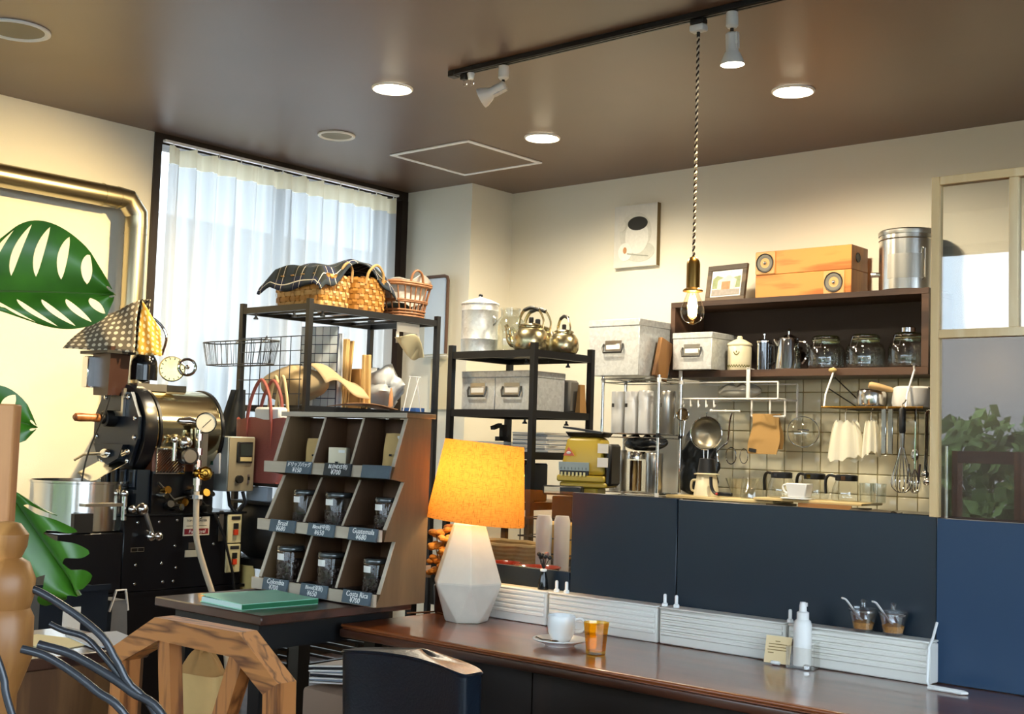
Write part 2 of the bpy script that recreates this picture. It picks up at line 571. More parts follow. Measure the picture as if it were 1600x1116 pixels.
# ---------------------------------------------------------------- curtain
M_CURT = cloth_translucent('sheer_white_voile', (.66, .68, .69), 0.52, clear=0.045)
M_CURTH = cloth_translucent('curtain_heading_tape', (.93, .86, .66), 0.45, clear=0.0)
ct = thing('curtain', 'sheer white pleated curtain across the tall window', 'curtain', (XL + .065, 3.432, 0))
YW = 1.55
def cur_x(y, z):
    t = y * 2 * PI
    k = .55 + .45 * min(1, (2.6 - z) / .5)
    return (.034 * math.sin(t / .118 + .6 * math.sin(t / .9)) + .012 * math.sin(t / .047 + 1.3 * math.sin(y * 9))) * k
ZT = 2.585
MB().grid(lambda u, v: (cur_x(u * YW, .05 + v * 2.44), u * YW, .05 + v * 2.44), 220, 14).build('cloth', M_CURT, ct, smooth=180)
MB().grid(lambda u, v: (cur_x(u * YW, 2.49 + v * .095) + .001, u * YW, 2.49 + v * .095 - .012 * abs(math.sin(u * PI * 11)) * v), 220, 3).build('heading', M_CURTH, ct, smooth=180)
MB().b(-.012, .012, -.03, YW + .02, 2.594, 2.606).build('rail', M_WHITEPL, ct)
for i in range(12):
    y = .02 + i * (YW - .04) / 11
    MB().tube([(0, y, 2.60), (.008, y, 2.59), (.006, y, 2.575), (-.004, y, 2.572)], .0035, 6).build('hook', M_WHITEPL, ct)

# ---------------------------------------------------------------- ceiling fittings
M_DLRIM = mat('downlight_rim', '#fbf9f2', .4)
M_DLON = emit('downlight_on', (1.0, .86, .60), 26.0)
M_DLRECESS = mat('downlight_off', '#8f8873', .6)  # darker tone painted for the shaded recess of an unlit downlight
def downlight(x, y, r, on, label):
    t = thing('downlight', label, 'ceiling light', (x, y, H), group='recessed round ceiling downlights')
    MB().lathe([(r, -.001), (r, -.007), (r * .93, -.011), (r * .83, -.006), (r * .80, -.0012)], 40, cap0=False, cap1=False).build('rim', M_DLRIM, t)
    if on:
        MB().lathe([(.001, -.018), (r * .5, -.016), (r * .78, -.009), (r * .82, -.0045)], 32, cap0=False, cap1=False).build('diffuser', M_DLON, t)
        lamp('downlight_lamp', 'SPOT', (0, 0, -.03), 72, (1, .85, .62), t, spot_size=math.radians(168), spot_blend=.6, shadow_soft_size=.07)
    else:
        MB().lathe([(.001, -.0014), (r * .45, -.0020), (r * .82, -.004)], 32, cap0=False, cap1=False).build('diffuser', M_DLRECESS, t)  # flat dark disc in place of the open recess
    return t
downlight(-3.796, 3.537, .0885, True, 'lit round downlight between the unlit ring light and the black track')
downlight(-3.796, 4.543, .0885, True, 'lit round downlight beside the square ceiling hatch')
downlight(-2.436, 4.523, .0885, True, 'lit round downlight right of the hanging bulb')
downlight(-4.623, 3.945, .0925, False, 'unlit round downlight nearest the curtain')
downlight(-4.423, 2.184, .125, False, 'large unlit round downlight above the left wall pipe')

hf = thing('ceiling_hatch', 'square white-framed access hatch in the brown ceiling', 'hatch', (-4.418, 4.666, H))
M_HATCH = mat('hatch_frame_white', '#fafafa', .4)
a, b_ = .282, .290
MB().b(-a + .02, a - .02, -b_ + .02, b_ - .02, -.004, -.0005).build('panel', M_CEIL, hf)
for x0, x1, y0, y1 in ((-a, a, -b_, -b_ + .024), (-a, a, b_ - .024, b_), (-a, -a + .024, -b_ + .024, b_ - .024), (a - .024, a, -b_ + .024, b_ - .024)):
    MB().b(x0, x1, y0, y1, -.008, -.0005, bev=.002).build('frame_bar', M_HATCH, hf)

tr = thing('ceiling_track', 'long black lighting track under the brown ceiling', 'lighting track', (-3.43, 3.52, H))
M_TRACK = mat('track_black', '#101012', .4)
MB().b(0, 3.2, -.018, .018, -.022, -.0005, bev=.002).build('rail', M_TRACK, tr)
MB().b(0, 3.2, -.012, -.004, -.024, -.0215).build('slot_edge', M_TRACK, tr)
MB().b(0, 3.2, .004, .012, -.024, -.0215).build('slot_edge', M_TRACK, tr)
MB().b(-.006, .03, -.02, .02, -.026, -.0005, bev=.003).build('end_cap', M_BLACKPL, tr)

def spotlight(x, d, label, on, power):
    """d: unit direction of the lamp head; hangs from the track"""
    t = thing('track_spotlight', label, 'spotlight', (x, 3.52, H - .024), group='white spotlights on the ceiling track')
    MB().lathe([(.012, 0), (.020, -.004), (.021, -.05), (.014, -.058)], 20).build('adapter', M_WHITE, t)
    pv = Vector((0, 0, -.085))
    MB().tube([(0, 0, -.055), (0, 0, -.07), tuple(pv)], .006, 8).build('stem', M_BLACKPL, t)
    d = Vector(d).normalized()
    q = Vector((0, 0, -1)).rotation_difference(d).to_matrix().to_4x4()
    Mh = Matrix.Translation(pv + d * .0) @ q
    MB(Mh).lathe([(.015, .012), (.021, .006), (.021, -.052), (.026, -.058), (.038, -.085), (.040, -.098)], 24, cap1=False).build('lamp_head', M_WHITE, t)
    MB(Mh).b(.019, .024, -.008, .008, -.045, .01).b(.019, .027, -.010, -.006, -.03, -.02).build('bracket', M_WHITE, t)
    MB(Mh).lathe([(.001, -.094), (.03, -.096), (.0385, -.0975)], 24, cap0=False, cap1=False).build('bulb_face', emit('spot_on', (1, .88, .62), 18) if on else M_WHITE, t)
    if power:
        lamp('spot_lamp', 'SPOT', tuple(pv + d * .108), power, (1, .74, .36), t, spot_size=math.radians(66), spot_blend=.8, shadow_soft_size=.035,
             rot=d.to_track_quat('-Z', 'Y').to_euler())
    return t
spotlight(-3.149, Vector((-2.2, -.92, -1.10)), 'white track spotlight turned towards the left wall', True, 165)
spotlight(-2.127, (0.02, .05, -1), 'white track spotlight pointing straight down beside the pendant plug', True, 60)

hk = thing('track_hook', 'small black and white plug hooks at the end of the track', 'hook', (-3.355, 3.52, H - .024))
MB().b(-.018, .006, -.012, .012, -.022, 0, bev=.002).build('black_plug', M_BLACKPL, hk)
MB().lathe([(.014, 0), (.016, -.004), (.011, -.026)], 16, c=(.032, 0, 0)).build('white_plug', M_WHITEPL, hk)
for x, z in ((-.006, -.02), (.032, -.024)):
    MB().tube([(x, 0, z), (x, 0, z - .01)] + arc((x + .008, 0, z - .018), .009, PI * .8, PI * 2.2, 10), .0018, 6).build('hook', M_CHROME, hk)

# pendant bulb
pd = thing('pendant_lamp', 'hanging filament bulb with brass socket on a twisted cord', 'pendant lamp', (-2.259, 3.52, 1.572))
zt = H - .024 - 1.572
MB().b(-.026, .026, -.017, .017, zt - .02, zt, bev=.003).build('plug_base', M_BLACKPL, pd)
MB().b(-.028, .028, -.018, .018, zt - .045, zt - .02, bev=.006, seg=2).build('plug', M_WHITEPL, pd)
MB().cyl((0, 0, zt - .062), (0, 0, zt - .045), .006).build('cord_grip', M_BLACKPL, pd)
z0, z1 = .228, zt - .062
for k, mm in ((0, mat('cord_white', '#e6d8c0', .8)), (1, mat('cord_brown', '#2a1c16', .8))):
    n = 360
    MB().tube([(.0028 * math.cos(2 * PI * i / n * 34 + k * PI), .0028 * math.sin(2 * PI * i / n * 34 + k * PI), z0 + (z1 - z0) * i / n) for i in range(n + 1)], .0030, 5).build('twisted_cord', mm, pd)
MB().lathe([(.005, .232), (.014, .228), (.021, .215), (.023, .205), (.023, .125), (.034, .118), (.034, .113), (.022, .110)], 28).build('socket', M_AGEBRASS, pd)
MB().lathe([(.016, .118), (.021, .105), (.030, .082), (.039, .055), (.041, .042), (.037, .026), (.026, .012), (.011, .004), (.003, 0)], 28, cap0=False).build('bulb_glass', thin_glass('bulb_glass', (1.0, .95, .84), .10), pd)
fil = MB()
for k in range(8):
    aa = 2 * PI * k / 8
    fil.tube([(.008 * math.cos(aa), .008 * math.sin(aa), .098), (.016 * math.cos(aa), .016 * math.sin(aa), .065), (.012 * math.cos(aa), .012 * math.sin(aa), .03)], .0018, 5)
fil.build('filament', emit('filament_glow', (1.0, .66, .22), 30), pd)
MB().cyl((0, 0, .03), (0, 0, .105), .0025).build('filament_stem', thin_glass('stem_glass', (.95, .9, .8)), pd)
lamp('pendant_light', 'POINT', (0, 0, .05), 10, (1, .68, .32), pd, shadow_soft_size=.015)
# ================================================================ bar counter, panel and what stands on it
M_BARTOP = wood('dark_varnished_wood', '#57290f', '#8c4c26', 'x', 3.2, 0.28, 5, coat=0.7, contrast=(.15, .95))
M_BAREDGE = wood('dark_wood_edge', '#24120b', '#4a2615', 'x', 3.2, 0.35, 5, coat=0.3)
M_BARBODY = wood('dark_bar_front', '#1d130d', '#2c1d13', 'z', 4, 0.5, 4)
CZ = .65
bar = thing('bar_counter', 'long dark varnished wooden bar counter with moulded front edge', 'counter', (-1.1, 2.27, 0))
MB().b(-1.46, 1.9, .008, .50, CZ - .03, CZ, bev=.003).build('worktop', M_BARTOP, bar)
MB().tube([(-1.46, .008, CZ - .005), (1.9, .008, CZ - .005)], .0048, 10).build('edge_bead', M_BARTOP, bar)
MB().b(-1.46, 1.9, -.002, .02, CZ - .034, CZ - .0125, bev=.004, seg=2).build('edge_moulding', M_BAREDGE, bar)
for x0, x1 in ((-1.44, -.895), (-.89, -.1), (-.095, .7), (.705, 1.85)):
    MB().b(x0, x1, .14, .165, -.05, CZ - .03).build('front_panel', M_BARBODY, bar)
MB().b(-1.44, 1.85, .166, .48, -.05, CZ - .031).build('body', M_BARBODY, bar)

# white ribbed ledge boards along the back of the counter
M_BOARD = mat('white_ribbed_plastic', '#e3e1da', .45)
segs = ((-2.60, -2.188), (-2.180, -1.818), (-1.810, -1.450), (-1.442, -1.096))
names = ('white ribbed ledge board beside the lamp', 'white ribbed ledge board behind the coffee cup', 'white ribbed ledge board behind the amber glass and the card', 'white ribbed ledge board under the sugar bowls')
for (x0, x1), lb in zip(segs, names):
    L = x1 - x0
    t = thing('ledge_board', lb, 'ledge board', (x0, 2.692, CZ), group='white ledge boards along the bar')
    MB().b(0, L, .004, .052, 0.001, .090, bev=.003).build('panel', M_BOARD, t)
    for k in range(5):
        MB().b(.006, L - .006, -.001, .0045, .024 + k * .0135, .0335 + k * .0135, bev=.0018).build('rib', M_BOARD, t)
    MB().b(0, L, 0, .055, .0902, .0955, bev=.002).build('cap', M_BOARD, t)
for i, (px, lb) in enumerate(((-2.165, 'left'), (-2.130, 'right'), (-1.805, 'left'), (-1.770, 'right'), (-1.446, 'only'))):
    lab = {0: 'white plastic peg behind the cup, left one', 1: 'white plastic peg behind the cup, right one', 2: 'white plastic peg on the ledge mid bar, left one', 3: 'white plastic peg on the ledge mid bar, right one', 4: 'white plastic peg beside the white spray bottle'}[i]
    t = thing('ledge_peg', lab, 'peg', (px, 2.712, CZ + .0957), group='white pegs on the ledge boards')
    MB().lathe([(.0085, 0), (.0085, .006), (.0055, .009)], 6).build('nut', M_WHITEPL, t)
    MB().lathe([(.0045, .008), (.0045, .028), (.003, .031)], 12).build('pin', M_WHITEPL, t)

# navy screen panel behind the ledge, reflected sky mixed into its blue
M_NAVY = mat('navy_black_panel', '#0e1f2e', 0.34, spec=.5, bump=.05, bscale=900)
M_CLEAR = thin_glass('clear_acrylic', (.93, .92, .90), .02)
pn = thing('bar_screen', 'navy black upright screen panel along the back of the bar', 'screen panel', (-1.1, 2.755, CZ))
MB().b(-1.052, -.702, 0, .012, .001, .372, bev=.0015).build('sheet', M_NAVY, pn)
MB().b(-.699, -.006, 0, .012, .001, .370, bev=.0015).build('sheet', M_NAVY, pn)
MB().b(-1.60, -1.056, 0, .012, .001, .148, bev=.0015).build('sheet', M_NAVY, pn)
MB().b(-1.60, -1.056, .002, .008, .1485, .372).build('clear_window', M_CLEAR, pn)
MB().b(-.002, 1.5, -.012, -.001, .001, .366, bev=.0015).build('sheet', mat('navy_panel', '#0e3556', .42, bump=.05, bscale=900), pn)  # stronger blue in the colour stands for the reflected sky
# pale wooden frame with glass on top of the screen
pf = thing('glass_partition', 'pale wooden framed glass partition standing on the bar screen', 'partition', (-1.112, 2.735, 1.018))
HT = .772
MB().b(0, .0185, -.012, .012, 0, HT, bev=.001).build('frame_post', M_PALEWOOD, pf)
MB().b(.0187, 1.5, -.012, .012, HT - .0195, HT, bev=.001).build('frame_top_rail', M_PALEWOOD, pf)
MB().b(.0187, 1.5, -.012, .012, .402, .4215, bev=.001).build('frame_mid_rail', M_PALEWOOD, pf)
for x in (.174, .50, .83):
    MB().b(x, x + .0195, -.012, .012, .4217, HT - .0197, bev=.001).build('mullion', M_PALEWOOD, pf)
M_PGL = thin_glass('partition_glass', (.95, .96, .96), .065)
for x0, x1 in ((.0187, .174), (.1935, .50), (.5195, .83)):
    MB().b(x0, x1, -.002, .002, .4217, HT - .0197).build('pane', M_PGL, pf)
MB().b(.0187, 1.5, -.002, .002, .004, .402).build('pane', M_PGL, pf)
wb = MB().tube([(0, .045, .135), (0, .02, .10), (0, 0, .085), (0, -.008, .012), (.006, -.012, .004), (.085, -.018, .004), (.095, -.028, .004), (.088, -.038, .004), (.012, -.034, .004)], .0032, 8).build('wire_bracket', M_WHITEPL, None, loc=(-1.094, 2.684, CZ))
tag(wb, 'white bent wire bracket at the end of the ledge boards', 'bracket')

# ---------------------------------------------------------------- table lamp
M_SHADE = cloth_translucent('orange_linen_shade', (.82, .38, .085), .55, weave=.5)
M_SHADEIN = cloth_translucent('shade_lining', (.95, .85, .60), .5)
M_CONC = mat('pale_concrete', '#cdc8ba', .75, var=.05, vscale=20, bump=.08, bscale=120)
lm = thing('table_lamp', 'lit table lamp with orange linen shade and faceted concrete base', 'lamp', (-2.388, 2.588, CZ), rz=math.radians(18))
bmx = MB()
def hexring(r, z, off, n=6):
    return [bmx.v((r * math.cos(2 * PI * (i + off) / n), r * math.sin(2 * PI * (i + off) / n), z)) for i in range(n)]
A = hexring(.060, 0, .5); B = hexring(.105, .110, 0); C = hexring(.050, .272, 0)
for i in range(6):
    j = (i + 1) % 6
    bmx.f([B[i], B[j], A[i]]); bmx.f([A[i], B[j], A[j]]); bmx.f([B[i], C[i], C[j], B[j]])
bmx.f(A[::-1]); bmx.f(C)
bmesh.ops.bevel(bmx.bm, geom=bmx.bm.edges[:], offset=.0025, segments=1, affect='EDGES')
bmx.build('base', M_CONC, lm, smooth=0)
MB().cyl((0, 0, .272), (0, 0, .34), .011).lathe([(.018, .30), (.020, .305), (.020, .345), (.016, .35)], 16).build('socket', M_BRASS, lm)
tilt = Matrix.Rotation(math.radians(-18), 4, 'Z') @ Matrix.Translation((.020, .016, .39)) @ Matrix.Rotation(math.radians(5.0), 4, Vector((-.66, .75, 0)))
MB(tilt).lathe([(.139, -.112), (.140, -.108), (.1135, .110), (.1125, .113)], 56, cap0=False, cap1=False).build('shade', M_SHADE, lm, smooth=60)
MB(tilt).lathe([(.137, -.111), (.1105, .112)], 56, cap0=False, cap1=False).build('shade_lining', M_SHADEIN, lm, smooth=60)
sp = MB(tilt)
for k in range(3):
    a = 2 * PI * k / 3
    sp.tube([(.012 * math.cos(a), .012 * math.sin(a), .06), (.11 * math.cos(a), .11 * math.sin(a), .10)], .0018, 5)
sp.build('shade_spider', M_BRASS, lm)
MB().sphere((0, 0, .385), .03, 16, 10).build('bulb', emit('lamp_bulb', (1, .80, .45), 14), lm)
lamp('lamp_light', 'POINT', (0, 0, .41), 3.6, (1, .70, .34), lm, shadow_soft_size=.04)
MB().tube([(.02, .11, .004), (-.06, .13, .003), (-.10, .06, .004), (-.15, .10, .003), (-.2, .02, .003)], .0028, 6).build('cord', mat('cord_brown2', '#5a3a22', .7), lm)

# ---------------------------------------------------------------- cup, saucer, amber glass
CUPX = (-1.955, 2.468, CZ)
sc = thing('saucer', 'white saucer under the coffee cup on the bar', 'saucer', CUPX)
MB().lathe([(.03, 0), (.036, 0), (.040, .005), (.064, .013), (.070, .016), (.069, .018), (.05, .011), (.02, .0085)], 40).build('dish', M_PORC, sc)
cp = thing('coffee_cup', 'white porcelain coffee cup on its saucer', 'cup', (CUPX[0] + .002, CUPX[1] + .002, CZ + .010), rz=math.radians(32))
MB().lathe([(.016, 0), (.021, .001), (.026, .008), (.033, .022), (.0355, .040), (.0355, .064), (.0345, .066), (.0335, .064), (.0335, .040), (.031, .022), (.023, .009), (.001, .007)], 40, cap1=False).build('bowl', M_PORC, cp)
MB().tube(smooth_path([(.034, 0, .056), (.050, 0, .059), (.060, 0, .046), (.052, 0, .029), (.034, 0, .026)], 5), .0052, 8, flat=(1.2, .8)).build('handle', M_PORC, cp)
MB().lathe([(.001, .048), (.0333, .048)], 24, cap0=False, cap1=False).build('coffee', mat('coffee', '#1c0e07', .1), cp)
sp = thing('teaspoon', 'small steel teaspoon lying on the saucer', 'spoon', (CUPX[0], CUPX[1], CZ + .017), rz=math.radians(205))
MB().tube([(.010, .050, .002), (.035, .048, .002), (.052, .040, .006)], .0022, 6).build('handle', M_STEEL, sp)
MB().sphere((.002, .050, .0015), .008, 10, 6, (1.4, .8, .35)).build('bowl', M_STEEL, sp)
M_AMBER = thin_glass('amber_glass', (.98, .76, .26), .06)
ag = thing('amber_glass', 'small amber glass tumbler beside the coffee cup', 'glass', (-1.815, 2.432, CZ), rz=.3)
n = 10
MB().lathe([(.022, 0), (.0245, .003), (.026, .02), (.030, .06), (.0325, .077), (.031, .0775), (.0285, .06), (.0245, .022), (.0225, .010), (.001, .009)], n, cap1=False).build('tumbler', M_AMBER, ag, smooth=0)
MB().lathe([(.001, .0095), (.0242, .0095), (.0275, .048), (.001, .048)], n, cap0=False).build('drink', thin_glass('amber_water', (.99, .90, .60), .02), ag, smooth=0)

# ---------------------------------------------------------------- bottle, holder, card, sugar bowls, figurine
bt = thing('spray_bottle', 'white plastic spray bottle standing in a clear holder', 'bottle', (-1.395, 2.678, CZ + .004))
MB().lathe([(.019, 0), (.021, .002), (.021, .095), (.019, .104), (.012, .110)], 28).build('body', M_WHITEPL, bt)
MB().lathe([(.0145, .108), (.0145, .124), (.009, .127), (.0085, .140), (.007, .148)], 20).build('pump_cap', M_WHITEPL, bt)
MB().b(-.004, .011, -.004, .004, .138, .147, bev=.001).build('nozzle', M_WHITEPL, bt)
hd = thing('clear_holder', 'clear plastic holder around the white spray bottle', 'holder', (-1.388, 2.668, CZ), rz=.15)
for q in ((-.034, .034, -.022, .022, 0, .003), (-.034, .034, -.022, -.020, .003, .05), (-.034, -.032, -.020, .022, .003, .05), (.032, .034, -.020, .022, .003, .062)):
    MB().b(*q).build('wall', M_CLEAR, hd)
MB().box((.018, -.026, .007), (.016, .008, .014), bev=.003).build('clip', thin_glass('clip_clear', (.95, .95, .95), .2), hd)
cd = thing('menu_card', 'small beige paper card leaning on the ledge beside the spray bottle', 'card', (-1.452, 2.655, CZ), rz=.12)
Mc = Matrix.Rotation(math.radians(-14), 4, 'X')
MB(Mc).b(-.030, .034, -.0006, .0006, .004, .068).build('sheet', mat('beige_card', '#ecd3a4', .8), cd)
for k, (a0, a1) in enumerate(((-.006, .006), (-.022, .024), (-.022, .022), (-.024, .024), (-.022, -.008))):
    MB(Mc).b(a0, a1, -.0011, -.0005, .0545 - k * .0068, .0565 - k * .0068).build('printed_line', mat('brown_print', '#8a6b3a', .8), cd)
MB(Mc).b(-.012, .012, -.007, .006, .001, .010, bev=.003).build('clip_foot', M_WHITEPL, cd)
M_CUT = thin_glass('cut_glass', (.97, .98, .99), .22)
def sugar(x, y, label):
    t = thing('sugar_bowl', label, 'sugar bowl', (x, y, CZ + .0958), group='lidded glass sugar bowls on the ledge', rz=random.uniform(0, 1))
    bm = MB()
    prof = [(.019, 0), (.022, .002), (.0235, .012), (.028, .034), (.0315, .046), (.0315, .05), (.0295, .05), (.026, .034), (.0215, .012), (.001, .006)]
    bm.lathe(prof, 16, cap1=False)
    bm.build('bowl', M_CUT, t, smooth=0)
    MB().lathe([(.033, .050), (.034, .053), (.024, .058), (.006, .060), (.006, .066), (.009, .070), (.005, .074)], 16).build('lid', M_CUT, t, smooth=0)
    MB().lathe([(.001, .007), (.021, .0075), (.0245, .022), (.012, .027), (.001, .022)], 16).build('sugar', mat('brown_sugar', '#c98f43', .7, bump=.8, bscale=300, var=.25, vscale=200), t)
    MB().tube(smooth_path([(.004, -.004, .020), (-.010, -.012, .036), (-.026, -.022, .060), (-.036, -.030, .074), (-.043, -.036, .077)], 4), .0028, 8, flat=(1.5, .8)).build('spoon', M_WHITEPL, t)
    return t
sugar(-1.262, 2.716, 'lidded cut glass sugar bowl with white spoon, left of the pair')
s2 = sugar(-1.190, 2.716, 'lidded cut glass sugar bowl with white spoon, right of the pair')
fg = thing('bud_vase', 'tiny black bud vase with dark dried flowers on the ledge', 'vase', (-2.222, 2.722, CZ + .0957))
MB().lathe([(.015, 0), (.0155, .003), (.012, .03), (.0075, .046), (.008, .050)], 20).build('vase', M_BLACKGLOSS, fg)
MB().lathe([(.0085, .0505), (.010, .054), (.0085, .058)], 16).build('collar', M_PORC, fg)
for k in range(9):
    a = k * 2.4; r = .004 + .0016 * k
    MB().tube([(0, 0, .055), (r * .6 * math.cos(a), r * .6 * math.sin(a), .075), (r * math.cos(a), r * math.sin(a), .088 + .003 * (k % 4))], .0012, 5).sphere((r * math.cos(a), r * math.sin(a), .09 + .003 * (k % 4)), .0065, 8, 6).build('dried_flower', [M_BLACKPL, mat('dried_pink', '#8d6a62', .8)][k % 3 == 0], fg)
# ================================================================ side table, bean display, chairs
M_TABTOP = wood('dark_table_wood', '#2a1712', '#4a2d22', 'x', 4, 0.3, 5, coat=.4)
tb = thing('side_table', 'dark wooden side table carrying the coffee bean display', 'table', (-2.755, 2.235, 0))
MB().b(-.237, .237, -.265, .265, .675, .70, bev=.003).build('tabletop', M_TABTOP, tb)
MB().b(-.20, .17, -.22, .24, .60, .6745).build('apron', M_BLACKPL, tb)  # black board added to keep the space below the tabletop dark
for sx in (-1, 1):
    for sy in (-1, 1):
        MB().box((sx * .165 - .015, sy * .20 + .01, .275), (.045, .045, .65)).build('leg', M_BLACKPL, tb)

# ---------------------------------------------------------------- stepped display for beans
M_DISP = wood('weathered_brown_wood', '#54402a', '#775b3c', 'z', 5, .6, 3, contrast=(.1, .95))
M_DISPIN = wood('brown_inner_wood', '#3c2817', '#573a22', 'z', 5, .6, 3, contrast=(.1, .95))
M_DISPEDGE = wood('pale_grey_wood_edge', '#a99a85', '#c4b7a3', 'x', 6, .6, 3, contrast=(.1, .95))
X0, X1 = -2.98, -2.455
ds = thing('bean_display', 'weathered brown wooden stepped display with nine open compartments', 'display stand', (X0, 0, .70))
W = X1 - X0
prof = [(2.300, .001), (2.316, .035), (2.366, .175), (2.322, .176), (2.330, .207), (2.391, .337), (2.340, .345), (2.352, .378), (2.396, .514), (2.488, .514), (2.486, .001)]
MB().prism(prof, .012, 'yz', W - .012).build('side_panel', M_DISP, ds, smooth=0)
MB().prism(prof, .012, 'yz', 0).build('side_panel', M_DISP, ds, smooth=0)
for a, b_ in (((2.3165, .036), (2.3665, .174)), ((2.3305, .208), (2.3915, .336)), ((2.3525, .379), (2.3965, .513))):
    for x in (0, W - .0125):
        MB().prism([(a[0] - .003, a[1]), (a[0], a[1]), b_, (b_[0] - .003, b_[1])], .0125, 'yz', x).build('edge_strip', M_DISPEDGE, ds, smooth=0)
    for k in (1, 2):
        x = .012 + k * (W - .024) / 3 - .0035
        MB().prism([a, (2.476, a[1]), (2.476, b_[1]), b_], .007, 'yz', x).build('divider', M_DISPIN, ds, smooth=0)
        MB().prism([(a[0] - .003, a[1]), (a[0], a[1]), b_, (b_[0] - .003, b_[1])], .007, 'yz', x).build('edge_strip', M_DISPEDGE, ds, smooth=0)
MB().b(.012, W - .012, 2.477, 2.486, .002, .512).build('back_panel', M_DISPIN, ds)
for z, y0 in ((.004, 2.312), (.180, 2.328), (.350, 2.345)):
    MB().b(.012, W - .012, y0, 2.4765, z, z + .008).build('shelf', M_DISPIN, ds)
for z0, z1, y in ((.003, .036, 2.291), (.176, .208, 2.303), (.346, .379, 2.318)):
    MB().b(-.004, W + .002, y, y + .011, z0, z1, bev=.001).build('lip', M_DISPEDGE, ds)
MB().b(-.006, W + .012, 2.380, 2.495, .5145, .528, bev=.0015).build('top_board', M_DISP, ds)
MB().b(-.006, W + .012, 2.3775, 2.3799, .5145, .528).build('top_edge', M_DISPEDGE, ds)

M_SLATE = mat('slate_tag', '#4c5a63', .6, var=.08, vscale=30)
M_SLATED = mat('dark_slate_tag', '#23282c', .55)
tags = [(-2.815, 2.318, 1.064, 'ドリップバッグ', '¥150', M_SLATE, 'dripbag'), (-2.645, 2.318, 1.064, 'BLEND(5包)', '¥700', M_SLATED, 'boxed blend'), (-2.487, 2.318, 1.064, '', '', M_SLATE, ''),
        (-2.858, 2.303, .893, 'Brazil', '¥680', M_SLATE, 'Brazil'), (-2.687, 2.303, .893, 'Blend(中煎)', '¥650', M_SLATE, 'mid blend'), (-2.513, 2.303, .893, 'Guatemala', '¥680', M_SLATE, 'Guatemala'),
        (-2.864, 2.291, .724, 'Colombia', '¥700', M_SLATE, 'Colombia'), (-2.693, 2.291, .724, 'Blend(深煎)', '¥650', M_SLATE, 'deep blend'), (-2.515, 2.291, .724, 'Costa Rica', '¥700', M_SLATE, 'Costa Rica')]
tlab = ['grey slate price tag with white katakana lettering, top left of the display', 'darkest slate price tag reading BLEND on the display top row', 'blank grey slate tag on the right of the display top row',
        'slate price tag reading Brazil on the display middle row', 'slate price tag reading Blend in the centre of the display', 'slate price tag reading Guatemala on the display middle row',
        'slate price tag reading Colombia on the display bottom row', 'slate price tag reading Blend on the display bottom row behind the green book', 'slate price tag reading Costa Rica on the display bottom row']
for (x, y, z, t1, t2, mm, _), lb in zip(tags, tlab):
    t = thing('price_tag', lb, 'price tag', (x, y - .0055, z), group='slate price tags on the display', rot=(math.radians(-9), 0, random.uniform(-.02, .02)))
    MB().box((0, 0, 0), (.112, .008, .036), bev=.001).build('slate', mm, t)
    if t1:
        text('lettering', t1, .0205 if t1.isascii() else .0155, M_CHALK, t, (.004, -.0046, .0075), shear=.12)
        text('lettering', t2, .0205, M_CHALK, t, (-.002, -.0046, -.0085), shear=.12)

# coffee bean jars
M_JARG = thin_glass('bean_jar_glass', (.94, .95, .94), .015)
M_LID = mat('smoky_lid', '#55595a', .15, .6)
def bean_jar(x, y, z, r, h, fill, label):
    t = thing('bean_jar', label, 'jar', (x, y, z), group='glass jars of coffee beans in the display')
    MB().lathe([(r * .9, .001), (r, .004), (r, h - .016), (r * .96, h - .012)], 28, cap1=False).build('glass', M_JARG, t)
    MB().lathe([(r * 1.02, h - .013), (r * 1.04, h - .010), (r * 1.04, h - .004), (r * .96, h)], 28).build('lid', M_LID, t)
    MB().lathe([(r * 1.03, h - .016), (r * 1.055, h - .0145), (r * 1.03, h - .013)], 28, cap0=False, cap1=False).build('steel_band', M_STEEL, t)
    bb = MB().lathe([(r * .86, .003), (r * .95, .007), (r * .95, h * fill), (.001, h * fill + .003)], 24)
    rnd = random.Random(int(x * 1000))
    for k in range(150):
        a = rnd.uniform(-PI * .95, .45 * PI); zz = rnd.uniform(.008, h * fill)
        bb.sphere((r * .95 * math.cos(a), r * .95 * math.sin(a), zz), .0042, 6, 4, (1.0, .8, rnd.uniform(.6, 1.2)))
    tag(bb.build('beans', M_BEAN, t), kind='stuff')
    a0 = -PI * .62
    MB().lathe([(r * 1.012, h * .66), (r * 1.012, h * .82)], 8, cap0=False, cap1=False, a0=a0 - .12, a1=a0 + .75).build('paper_label', M_PAPER, t)
    return t
bean_jar(-2.882, 2.400, .888, .036, .108, .35, 'glass bean jar half hidden in the left middle compartment')
bean_jar(-2.725, 2.395, .888, .040, .108, .50, 'wide glass bean jar in the central compartment above the Blend tag')
bean_jar(-2.520, 2.393, .888, .036, .104, .50, 'glass bean jar in the compartment above the Guatemala tag')
bean_jar(-2.905, 2.372, .712, .040, .118, .66, 'well filled glass bean jar above the Colombia tag')
bean_jar(-2.722, 2.372, .712, .039, .114, .62, 'glass bean jar in the bottom middle compartment')
bean_jar(-2.536, 2.374, .712, .036, .112, .52, 'glass bean jar above the Costa Rica tag')

